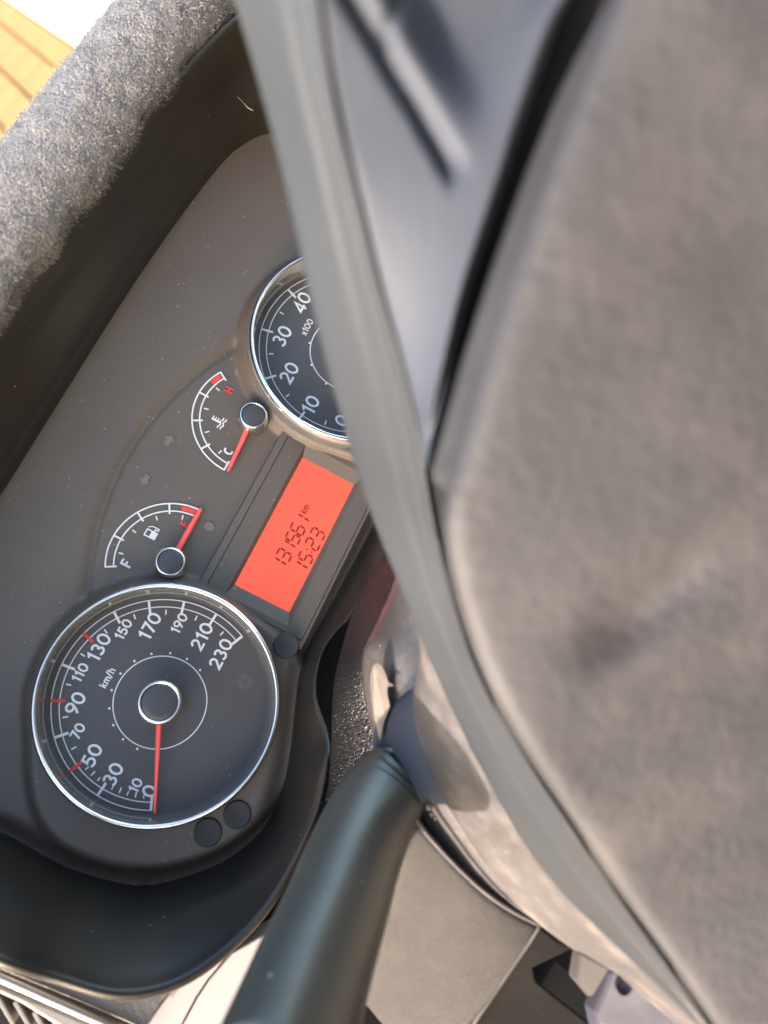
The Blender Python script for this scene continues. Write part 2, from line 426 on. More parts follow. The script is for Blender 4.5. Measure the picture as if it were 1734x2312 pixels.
# ================================================================ BINNACLE (hood, bowl and sill around the gauges)
# pairs: edge of the gauge face -> lip towards the driver
PAIRS = [((200, 92, -10), (200, 103, 60)), ((150, 93.5, -10), (150, 105, 60)), ((100, 92.5, -10), (98, 107.5, 60)), ((60, 91.5, -10), (56, 108, 60)),
    ((20, 90.5, -10), (12, 106, 60)), ((-20, 86, -10), (-28, 99, 58)), ((-46, 75, -10), (-60, 86, 60)), ((-60, 58, -10), (-78, 66, 57)), ((-64.5, 40, -10), (-81.3, 42.1, 55)),
    ((-64.8, 24, -10), (-81.4, 21.0, 54)), ((-66, 10, -10), (-81.3, 3.8, 54)), ((-66, -3, -10), (-81.8, -11.4, 48)), ((-63.5, -19, -10), (-80.1, -31.5, 45)), ((-60.5, -28.5, -10), (-72.5, -46.7, 40)),
    ((-53, -39, -10), (-58.0, -58.0, 35)), ((-41, -51, -10), (-39.3, -64.9, 32)), ((-25, -58.5, -10), (-13.2, -67.4, 28)), ((-8, -57, -10), (5.8, -64.1, 24)), ((6, -53, -10), (14.9, -60.2, 19)),
    ((20, -48, -10), (25.9, -50.9, 15)), ((33, -43.6, -10), (40, -46.4, 13)), ((47, -42.3, -10), (52, -47, 12)), ((62, -43.3, -10), (64, -49.8, 12)), ((96, -44.5, -10), (94, -51, 12)),
    ((130, -45, -10), (130, -53, 14)), ((165, -50, -10), (165, -60, 20)), ((195, -56, -10), (198, -68, 28)), ((225, -48, -10), (238, -60, 38)), ((245, -25, -10), (264, -34, 45)),
    ((254, 10, -10), (274, 6, 50)), ((257, 45, -10), (276, 46, 54)), ((252, 74, -10), (268, 80, 57)), ((232, 88, -10), (250, 96, 60))]
NL = 200
LI = spline([a for a, b in PAIRS], NL, closed=True)
LO = spline([b for a, b in PAIRS], NL, closed=True)
def binnacle():
    t = thing('instrument_binnacle', 'black plastic hood and bowl wrapped around the gauges of the dashboard', 'dashboard', (84, 20, 0))
    ts = np.linspace(0, 1, 16)
    rows = []
    for i in range(NL):
        a, b = LI[i], LO[i]; r = []
        inw = np.array([84, 22, 30]) - b; inw /= np.linalg.norm(inw)
        topw = sstep(60, 85, a[1]); low = 1 - sstep(-45, 10, a[1])
        for s in ts:
            a_ = a + np.array([0, 0, 7.0]) * min(1, s * 8)
            p = a_ + (b - a_) * s
            p[:2] += (b - a)[:2] * (-.22) * math.sin(math.pi * s) * (1 - topw)      # hollow of the bowl
            p = p + inw * topw * (4.2 * math.exp(-((s - .36) / .13) ** 2) - 1.2 * math.exp(-((s - .66) / .05) ** 2))
            r.append(p)
        out = (b - a); out[2] = 0; out /= np.linalg.norm(out)
        k = .55 + .45 * sstep(10, 40, b[2])
        for d, w in ((.6, 1.2), (1.8, 1.7), (3.2, 1.2), (4.2, -.6), (4.6, -4), (5.2, -12), (6, -30)):
            r.append(b + out * d * k + np.array([0, 0, w * k]))
        rows.append(r)
    o = grid('hood_shell', rows, 'hood', t, wrap_r=True)
    return t
binnacle()

# ================================================================ INSTRUMENT CLUSTER
cl = thing('instrument_cluster', 'dark gauge panel with speedometer, rev counter, small gauges and glowing red display', 'instrument cluster', (84, 20, 0))

def mask_panel():
    st = 1.25
    X = np.arange(-74, 262, st); Y = np.arange(-64, 99, st)
    gx, gy = np.meshgrid(X, Y, indexing='ij')
    poly = LI[:, :2]
    # distance to the outline and inside test
    d = np.full(gx.shape, 1e9); inside = np.zeros(gx.shape, bool)
    for i in range(len(poly)):
        a, b = poly[i], poly[(i + 1) % len(poly)]; e = b - a
        t = np.clip(((gx - a[0]) * e[0] + (gy - a[1]) * e[1]) / (e @ e), 0, 1)
        d = np.minimum(d, np.hypot(gx - a[0] - e[0] * t, gy - a[1] - e[1] * t))
        c = ((a[1] > gy) != (b[1] > gy)) & (gx < (b[0] - a[0]) * (gy - a[1]) / (b[1] - a[1] + 1e-12) + a[0]); inside ^= c
    sdist = np.where(inside, d, -d)
    h = np.zeros(gx.shape) - .35
    # outer field stands 3 mm proud of the inner gauge field; the step follows a soft arch
    arch = 61 - .00412 * (gx - 84.3) ** 2
    yy = gy - arch
    h += 1.0 * sstep(-.2, 3.2, yy)
    h -= 1.5 * np.exp(-((yy + 1.1) / .85) ** 2)
    # raised collars round the two big dials
    for cx in (0.0, 168.6):
        r = np.hypot(gx - cx, gy)
        sgn = -1 if cx < 50 else 1
        r1 = 51 + 12 * sstep(-.35, .5, ((gx - cx) * sgn * .55 - gy * .83) / (r + 1e-6))      # wide shelf on the outer lower side
        k = 1 - sstep(r1 - 5.5, r1, r)
        h = np.where(r < 66, np.maximum(h, 5.6 * k + h * (1 - k)), h)
        h = np.where(r < 43.0, -2.2, h)
    # soft roll down to the outline at the lower left
    roll = (1 - sstep(0, 9.0, sdist)) ** 1.5 * (1 - sstep(55, 80, gy))
    h -= 5.2 * roll
    keep = sdist > -3.2
    V = np.stack([gx, gy, h], -1).reshape(-1, 3); nx, ny = gx.shape
    F = []; K = keep.reshape(-1); RR = np.minimum(np.hypot(V[:, 0], V[:, 1]), np.hypot(V[:, 0] - 168.6, V[:, 1]))
    for i in range(nx - 1):
        for j in range(ny - 1):
            q = (i * ny + j, (i + 1) * ny + j, (i + 1) * ny + j + 1, i * ny + j + 1)
            if all(K[k] for k in q) and max(RR[k] for k in q) > 42.0: F.append(q)
    used = sorted({k for q in F for k in q}); mp = {k: n for n, k in enumerate(used)}
    o = obj('mask_panel', V[used], [tuple(mp[k] for k in q) for q in F], 'mask', cl)
    face_to(o, (0, 0, 1))
    return o
mask_panel()

def tick_mesh(name, L, wd, mat):
    me = bpy.data.meshes.new(name)
    h, k = wd * .0005, L * .001
    me.from_pydata([(-k, -h, 0), (0, -h, 0), (0, h, 0), (-k, h, 0)], [], [(0, 1, 2, 3)])
    me.materials.append(MAT[mat]); return me
T_MAJ = tick_mesh('tick_major', 5.3, .95, 'white'); T_MAJR = tick_mesh('tick_major_red', 5.3, 1.15, 'red')
T_MIN = tick_mesh('tick_minor', 2.0, .55, 'white'); T_FINE = tick_mesh('tick_fine', 1.6, .45, 'white')
T_S = tick_mesh('tick_small', 4.6, .75, 'white'); T_SM = tick_mesh('tick_small_minor', 1.9, .55, 'white')
def tick(me, c, r, deg, parent, w=.16, name='tick_mark'):
    a = math.radians(deg)
    return link_mesh(name, me, parent, (c[0] + r * math.cos(a), c[1] + r * math.sin(a), w), a)
def ring_shape(c, r, wd, a0, a1, w, n=120):
    return ribbon(arc(c[0], c[1], r, r, a0, a1, n), wd, w, closed=abs(a1 - a0) >= 360)
def disc(name, c, r, mat, parent, w, n=64):
    v = [(c[0] + r * math.cos(a), c[1] + r * math.sin(a), w) for a in np.linspace(0, 2 * math.pi, n, endpoint=False)]
    return obj(name, v, [tuple(range(n))], mat, parent, smooth=False)
def needle(name, c, deg, r0, r1, w0, w1, parent, w=(1.7, 1.0), mat='needle'):
    a = math.radians(deg); d = np.array([math.cos(a), math.sin(a)]); n = np.array([-d[1], d[0]])
    V = []
    for r, hw, z in ((r0, w0 / 2, w[0]), (r1 - 2, w1 / 2, w[1]), (r1, w1 * .28, w[1])):
        p = np.array(c[:2]) + d * r
        V += [(*(p + n * hw), z - .5), (*(p + n * hw * .55), z + .35), (*(p - n * hw * .55), z + .35), (*(p - n * hw), z - .5)]
    F = grid_faces(3, 4) + [(3, 2, 1, 0), (8, 9, 10, 11)]
    return obj(name, V, F, mat, parent, smooth=False)

def dial(name, c, label):
    x, y = c
    v = [(x, y, 0.0)]; n = 96
    d = obj(name, [(x + 42.5 * math.cos(a), y + 42.5 * math.sin(a), 0) for a in np.linspace(0, 2 * math.pi, n, endpoint=False)], [tuple(range(n))], 'dial', cl, smooth=False)
    d['label'] = label
    lathe('bezel', [(46.2, 4.6), (45.6, 9.0), (45.0, 11.9), (44.3, 13.0), (43.5, 13.1), (42.9, 12.4), (42.3, 9.0), (41.7, 4.0), (41.3, -.3)], 'satin', d, (x, y, 0), 160)
    lathe('bezel_rim', [(45.15, 11.7), (44.75, 12.9), (44.0, 13.45), (43.3, 13.3), (43.0, 12.5)], 'chrome', d, (x, y, 0), 160)
    return d
def hub(parent, c, r, h, rc):
    o = lathe('hub_ring', [(r + 1.2, 0.02), (r + 1.1, h * .5), (r + .75, h - 1.3), (r + .2, h - .35), (r - .3, h), (rc + .15, h - .15), (rc, h - 1.0)], 'chrome', parent, (c[0], c[1], 0), 64)
    lathe('hub_cap', [(rc + .02, h - 1.1), (rc, h - .7), (rc - .5, h - .35), (rc * .6, h - .2), (.01, h - .1)], 'cap', parent, (c[0], c[1], 0), 64)
sp_c = (0.0, 0.0)
sp = dial('speedometer', sp_c, 'round speedometer dial reading 0 to 230 km/h with chrome bezel')
def spd(v): return 203.8 - v * 0.9907
v, f = merge([ring_shape(sp_c, 39.8, .38, spd(0), spd(230), .15), ring_shape(sp_c, 36.9, .38, spd(0), spd(230), .15)])
obj('scale_line', v, f, 'white', sp, smooth=False)
v, f = ring_shape(sp_c, 17.6, .40, 0, 360, .15)
obj('inner_ring', v, f, 'white', sp, smooth=False)
for val in (0, 30, 50, 70, 90, 110, 130, 150, 170, 190, 210, 230):
    tick(T_MAJR if val in (50, 90, 130) else T_MAJ, sp_c, 40.25 if val in (50, 90, 130) else 39.9, spd(val), sp, .22)
for val in (60, 80, 100, 120, 140, 160, 180, 200, 220): tick(T_MIN, sp_c, 35.8, spd(val), sp)
for val in (5, 10, 15, 20, 25, 35, 40, 45): tick(T_FINE if val % 10 else T_MIN, sp_c, 35.7, spd(val), sp)
for s, p, big in (('0', (-30.6, -12.2), 1), ('10', (-30.8, -6.6), 0), ('30', (-30.6, 2.8), 1), ('50', (-27.8, 13.1), 1), ('70', (-22.4, 22.1), 0), ('90', (-13.8, 28.0), 1),
                  ('110', (-3.1, 32.2), 0), ('130', (8.3, 30.8), 1), ('150', (18.3, 26.1), 0), ('170', (23.9, 17.8), 1), ('190', (29.9, 8.3), 0), ('210', (29.3, -2.0), 1), ('230', (26.5, -11.9), 1)):
    text('numeral', s, 5.35 if big else 3.95, .165 if big else .18, p, 'white', sp)
text('unit_text', 'km/h', 2.9, .17, (-.5, 22.3), 'white', sp)
v, f = merge([(lambda q: (q, [tuple(range(10))]))([(18.95 * math.cos(math.radians(spd(b))) + .46 * math.cos(k), 18.95 * math.sin(math.radians(spd(b))) + .46 * math.sin(k), .15) for k in np.linspace(0, 2 * math.pi, 10, endpoint=False)])
              for b in (22, 42, 62, 82, 103, 124, 145, 166, 188, 209, 230)])
obj('scale_dots', v, f, 'white', sp, smooth=False)
needle('needle', sp_c, 206.0, 7.5, 40.3, 2.0, 1.05, sp, (7.5, 4.2))
hub(sp, sp_c, 7.6, 12.4, 6.7)
# unlit warning symbols, barely visible
def faint_icon(kind, c, s, parent):
    if kind == 'wheel':
        q = [(c[0] + s * r * math.cos(math.radians(a)), c[1] + s * r * math.sin(math.radians(a)), .17) for b in (90, 210, 330) for a, r in ((b - 13, .72), (b + 13, .72), (b + 60, .22))]
        obj('warning_symbol', q, [tuple(range(9))], 'dial', parent, smooth=False)
        parts = [([(c[0] + s * math.cos(k), c[1] + s * math.sin(k), .14) for k in np.linspace(0, 2 * math.pi, 28, endpoint=False)], [tuple(range(28))])]
    elif kind == 'ring':
        parts = [ring_shape(c, s, s * .2, 0, 360, .14, 32)]
    elif kind == 'arrow_left':
        parts = [([(c[0] - s, c[1], .14), (c[0], c[1] + s, .14), (c[0], c[1] + s * .45, .14), (c[0] + s, c[1] + s * .45, .14), (c[0] + s, c[1] - s * .45, .14), (c[0], c[1] - s * .45, .14), (c[0], c[1] - s, .14)], [(0, 1, 2, 3, 4, 5, 6)])]
    elif kind == 'arrow_right':
        parts = [([(c[0] + s, c[1], .14), (c[0], c[1] + s, .14), (c[0], c[1] + s * .45, .14), (c[0] - s, c[1] + s * .45, .14), (c[0] - s, c[1] - s * .45, .14), (c[0], c[1] - s * .45, .14), (c[0], c[1] - s, .14)], [(0, 1, 2, 3, 4, 5, 6)])]
    else:
        parts = [([(c[0] + s * math.cos(k), c[1] + s * math.sin(k), .14) for k in np.linspace(0, 2 * math.pi, 24, endpoint=False)], [tuple(range(24))])]
    v, f = merge(parts)
    return obj('warning_symbol', v, f, 'dimred' if parent is sp else 'faint', parent, smooth=False)
faint_icon('wheel', (21.0, -25.5), 2.9, sp)
faint_icon('ring', (12.0, -15.5), 2.4, sp); faint_icon('ring', (2.5, -24.5), 2.4, sp); faint_icon('ring', (27.0, -19.0), 1.8, sp)

tc_c = (168.6, 0.0)
tch = dial('tachometer', tc_c, 'round rev counter dial partly hidden behind the steering wheel')
def rpm(v): return 206.0 - v * 3.4
v, f = merge([ring_shape(tc_c, 39.8, .38, rpm(0), rpm(60), .15), ring_shape(tc_c, 36.6, .38, rpm(0), rpm(60), .15)])
obj('scale_line', v, f, 'white', tch, smooth=False)
v, f = ring_shape(tc_c, 17.3, .40, 0, 360, .15); obj('inner_ring', v, f, 'white', tch, smooth=False)
for val in range(0, 61, 10): tick(T_MAJ if val < 50 else T_MAJR, tc_c, 39.9, rpm(val), tch, .22)
for val in range(5, 60, 10): tick(T_MIN, tc_c, 35.6, rpm(val), tch)
for s, p in (('0', (139.0, -11.3)), ('10', (138.6, 4.0)), ('20', (147.0, 18.9)), ('30', (160.9, 29.4)), ('40', (180.0, 29.3)), ('50', (194.0, 18.0)), ('60', (199.0, 3.0))):
    text('numeral', s, 6.3, .155, p, 'white', tch)
text('unit_text', 'x100', 3.0, .15, (170.5, 21.9), 'white', tch)
v, f = merge([(lambda q: (q, [tuple(range(10))]))([(168.6 + 18.0 * math.cos(math.radians(rpm(b))) + .46 * math.cos(k), 18.0 * math.sin(math.radians(rpm(b))) + .46 * math.sin(k), .15) for k in np.linspace(0, 2 * math.pi, 10, endpoint=False)])
              for b in range(0, 61, 10)])
obj('scale_dots', v, f, 'white', tch, smooth=False)
needle('needle', tc_c, 206.5, 7.5, 40.0, 2.0, 1.05, tch, (7.5, 4.2))
hub(tch, tc_c, 7.6, 12.4, 6.7)

# ---- the two small gauges
def small_gauge(name, c, a0, a1, hot, label):
    ro, ri = 25.1, 21.95
    v, f = merge([ring_shape(c, ro, .62, a0, a1, .14, 48), ring_shape(c, ri, .58, a0, a1, .14, 48)])
    g = obj(name, v, f, 'white', cl, smooth=False); g['label'] = label
    n = 4
    for i in range(n + 1):
        a = a0 + (a1 - a0) * i / n
        tick(T_S, c, ro + .2, a, g, .2)
        if i < n: tick(T_SM, c, 20.7, a + (a1 - a0) / n * .5, g, .2)
    h0, h1 = hot
    obj('red_zone', *ribbon(arc(c[0], c[1], 23.5, 23.5, h0, h1, 12), 1.9, .15), 'red', g, smooth=False)
    return g
tg_c = (119.4, 22.6); fg_c = (49.2, 22.6)
tg = small_gauge('temperature_gauge', tg_c, 180, 60, (62, 74), 'small coolant gauge marked C and H with its needle on C')
text('letter', 'C', 3.9, .2, (102.3, 24.9), 'white', tg)
text('letter', 'H', 3.5, .2, (126.6, 37.4), 'red', tg)
needle('needle', tg_c, 184.0, 4.5, 25.6, 2.3, 1.6, tg, (4.2, 2.0))
hub(tg, tg_c, 5.5, 7.5, 4.9)
# thermometer over waves
ic = (111.8, 34.9)
parts = [ribbon([(ic[0], ic[1] - 1.2), (ic[0], ic[1] + 2.8)], .8, .15)] + [ribbon([(ic[0], ic[1] + q), (ic[0] + 1.5, ic[1] + q)], .5, .152) for q in (2.5, 1.3, .1)]
for q in (-1.3, -2.6):
    parts.append(ribbon([(ic[0] + s, ic[1] + q + .35 * math.sin(s * 2.4)) for s in np.linspace(-2.6, 2.6, 18)], .5, .154))
v, f = merge(parts); obj('thermometer_symbol', v, f, 'white', tg, smooth=False)
fg = small_gauge('fuel_gauge', fg_c, 120, 0, (1.5, 18), 'small fuel gauge marked F and E with its needle on E')
text('letter', 'F', 4.3, .2, (41.6, 37.9), 'white', fg)
text('letter', 'E', 3.5, .2, (66.4, 25.6), 'red', fg)
needle('needle', fg_c, 0.8, 4.5, 25.6, 2.5, 1.9, fg, (4.2, 2.0))
hub(fg, fg_c, 5.5, 7.5, 4.9)
px_, py_ = 56.6, 35.3
parts = [([(px_ - 1.9, py_ - 2.4, .15), (px_ + 1.3, py_ - 2.4, .15), (px_ + 1.3, py_ + .3, .15), (px_ - 1.9, py_ + .3, .15)], [(0, 1, 2, 3)]),
         ribbon([(px_ - 1.65, py_ + .3), (px_ - 1.65, py_ + 2.3), (px_ + 1.05, py_ + 2.3), (px_ + 1.05, py_ + .3)], .5, .152),
         ribbon([(px_ + 1.3, py_ - .6), (px_ + 2.1, py_ - .6), (px_ + 2.1, py_ - 1.9), (px_ + 2.9, py_ - 1.9), (px_ + 2.9, py_ + 1.0), (px_ + 1.9, py_ + 2.4)], .42, .154)]
v, f = merge(parts); obj('pump_symbol', v, f, 'white', fg, smooth=False)
for kind, c, s in (('arrow_right', (94.6, 48.3), 2.5), ('arrow_left', (74.9, 48.4), 2.5), ('dot', (69.9, 16.5), 2.0), ('dot', (135.8, 37.6), 2.0), ('ring', (84.0, 38.0), 1.9), ('ring', (79.5, 36.0), 1.9)):
    faint_icon(kind, c, s, cl)

# ---- the display
def display():
    x0, x1, y0, y1 = 53.5, 115.4, -28.8, -3.8
    def ringf(levels):
        V = []; F = []
        for (e, w) in levels:
            ex = e if isinstance(e, tuple) else (e, e, e, e)     # left, right, bottom, top
            V += [(x0 - ex[0], y0 - ex[2], w), (x1 + ex[1], y0 - ex[2], w), (x1 + ex[1], y1 + ex[3], w), (x0 - ex[0], y1 + ex[3], w)]
        for i in range(len(levels) - 1):
            for j in range(4): F.append((i * 4 + j, i * 4 + (j + 1) % 4, i * 4 + 4 + (j + 1) % 4, i * 4 + 4 + j))
        return V, F
    fr = obj('display_frame', *ringf([(0, -.6), (.05, .1), ((5.5, 5.5, 2.2, 1.6), 2.3), ((8.0, 8.0, 9.4, 9.4), 2.4), ((8.05, 8.05, 9.45, 9.45), 1.6), ((8.35, 8.35, 9.7, 9.75), 1.6), ((8.4, 8.4, 9.75, 9.8), 2.5), ((10.6, 10.6, 11, 12.7), 2.4), ((11.4, 11.4, 11.5, 13.5), -1.2)]), 'mask', cl, smooth=False)
    fr['label'] = 'stepped grey frame around the red display'
    pn = obj('display', [(x0 - .3, y0 - .3, 0), (x1 + .3, y0 - .3, 0), (x1 + .3, y1 + .3, 0), (x0 - .3, y1 + .3, 0)], [(0, 1, 2, 3)], 'lcd', cl, smooth=False)
    pn['label'] = 'glowing red display showing the odometer and 15:23'
    SEG = {'1': 'bc', '2': 'abged', '3': 'abgcd', '5': 'afgcd', '6': 'afgedc'}
    def digit(ch, cx, cy, h=5.9, wd=3.4, t=.80):
        hw, hh = wd / 2, h / 2; sl = .10; parts = []
        P = {'a': ((-hw, hh), (hw, hh)), 'g': ((-hw, 0), (hw, 0)), 'd': ((-hw, -hh), (hw, -hh)), 'f': ((-hw, hh), (-hw, 0)), 'b': ((hw, hh), (hw, 0)), 'e': ((-hw, 0), (-hw, -hh)), 'c': ((hw, 0), (hw, -hh))}
        if ch == '1': P = {'b': ((0, hh), (0, 0)), 'c': ((0, 0), (0, -hh))}
        for s in SEG[ch]:
            a, b = np.array(P[s][0]), np.array(P[s][1]); d = (b - a) / np.linalg.norm(b - a); a = a + d * .34; b = b - d * .34
            q = [a, a + d * .3, b - d * .3, b]
            q = [(cx + p[0] + p[1] * sl, cy + p[1]) for p in q]
            parts.append(ribbon(q, t, .12, taper=[t * .5, t, t, t * .5]))
        v, f = merge(parts); obj('display_digit', v, f, 'segment', pn, smooth=False)
    for ch, cx in (('1', 70.8), ('3', 73.8), ('1', 79.2), ('5', 82.0), ('6', 86.4), ('1', 92.0)): digit(ch, cx, -16.1)
    for ch, cx in (('1', 73.6), ('5', 77.0), ('2', 83.5), ('3', 88.4)): digit(ch, cx, -24.6)
    v, f = merge([([(80.3 + a + q * .10, -24.6 + q + b, .12) for a, b in ((-.32, -.32), (.32, -.32), (.32, .32), (-.32, .32))], [(0, 1, 2, 3)]) for q in (1.2, -1.2)])
    obj('display_colon', v, f, 'segment', pn, smooth=False)
    text('unit_text', 'km', 3.0, .13, (95.6, -14.8), 'segment', pn, .12, .9)
display()

# ---- round plugs near the edge of the face
for (x, y) in ((-34.2, -38.6), (-24.2, -45.6), (40.3, -33.3)):
    r = math.hypot(x, y); b = 5.5 if x < 30 else 5.3
    lathe('face_button', [(5.3, b - 1.5), (5.25, b + .5), (4.9, b + 1.0), (4.4, b + .9), (.01, b + .7)], 'button', cl, (x, y, 0), 40)

# ================================================================ DASHBOARD MAT
def dash_mat():
    t = thing('dashboard_mat', 'grey woolly mat lying on top of the instrument hood', 'mat', (84, 125, 66))
    prof = [(106.5, 55), (105.6, 60), (105.8, 64.5), (108.5, 69.5), (114, 73.5), (121, 75), (129, 72.5), (137, 66), (145, 53), (151, 36), (156, 14), (162, -15), (168, -50)]
    pr = spline(prof, 46)
    rows = []
    for x in np.linspace(-190, 380, 230):
        wob = .9 * math.sin(x / 9.1) * math.sin(x / 23.7 + 1) + .6 * math.sin(x / 4.3 + 2)
        rows.append([(x, y + wob * (.9 if i_ < 8 else 0) - .00009 * (x - 84) ** 2, w) for i_, (y, w) in enumerate(pr)])
    o = grid('mat_sheet', rows, 'mat', t, toward=(0, .6, .8))
    thick(o, 4.0, -1)
    tex = bpy.data.textures.new('wool_relief', 'CLOUDS'); tex.noise_scale = .0055; tex.noise_depth = 3
    dsp = o.modifiers.new('relief', 'DISPLACE'); dsp.texture = tex; dsp.strength = .0022; dsp.mid_level = .5; dsp.texture_coords = 'LOCAL'
    V = []; F = []
    P = np.array(rows); nr, nc = P.shape[:2]
    for k in range(34000):
        i = rng.uniform(70, nr - 30); j = rng.uniform(0, 34)
        if k % 5 == 0: j = rng.uniform(0, 7)
        a, b = int(i), int(j); p = P[a, b] + (P[a + 1, b] - P[a, b]) * (i - a) + (P[a, b + 1] - P[a, b]) * (j - b)
        n = np.cross(P[a, b + 1] - P[a, b], P[a + 1, b] - P[a, b]); n /= np.linalg.norm(n)
        if n[1] * .5 + n[2] < 0 and b > 6: n = -n
        if b <= 6 and n[2] - n[1] * 1.0 < 0: n = -n
        d = rng.normal(size=3); d -= n * (d @ n) * .8; d /= np.linalg.norm(d); L = rng.uniform(.9, 2.6) * (1.3 if b < 5 else 1)
        if k % 160 == 0: L *= 2.2
        wd = rng.uniform(.05, .11); q = p + n * rng.uniform(.0, .5); o_ = len(V); turn = rng.normal(size=3) * .8
        ns = 4
        for c_ in range(ns + 1):
            s_ = np.cross(d, n); s_ /= (np.linalg.norm(s_) + 1e-6); w_ = wd * (1 - .5 * c_ / ns)
            V.append(q + s_ * w_); V.append(q - s_ * w_)
            q = q + d * L / ns + n * L * (.16 - .09 * c_)
            d = d + np.cross(turn, d) * .55; d /= np.linalg.norm(d)
        for c_ in range(ns): F.append((o_ + 2 * c_, o_ + 2 * c_ + 1, o_ + 2 * c_ + 3, o_ + 2 * c_ + 2))
    me_o = obj('wool_fibre', V, F, 'fibre', t, smooth=False); me_o['kind'] = 'stuff'
dash_mat()

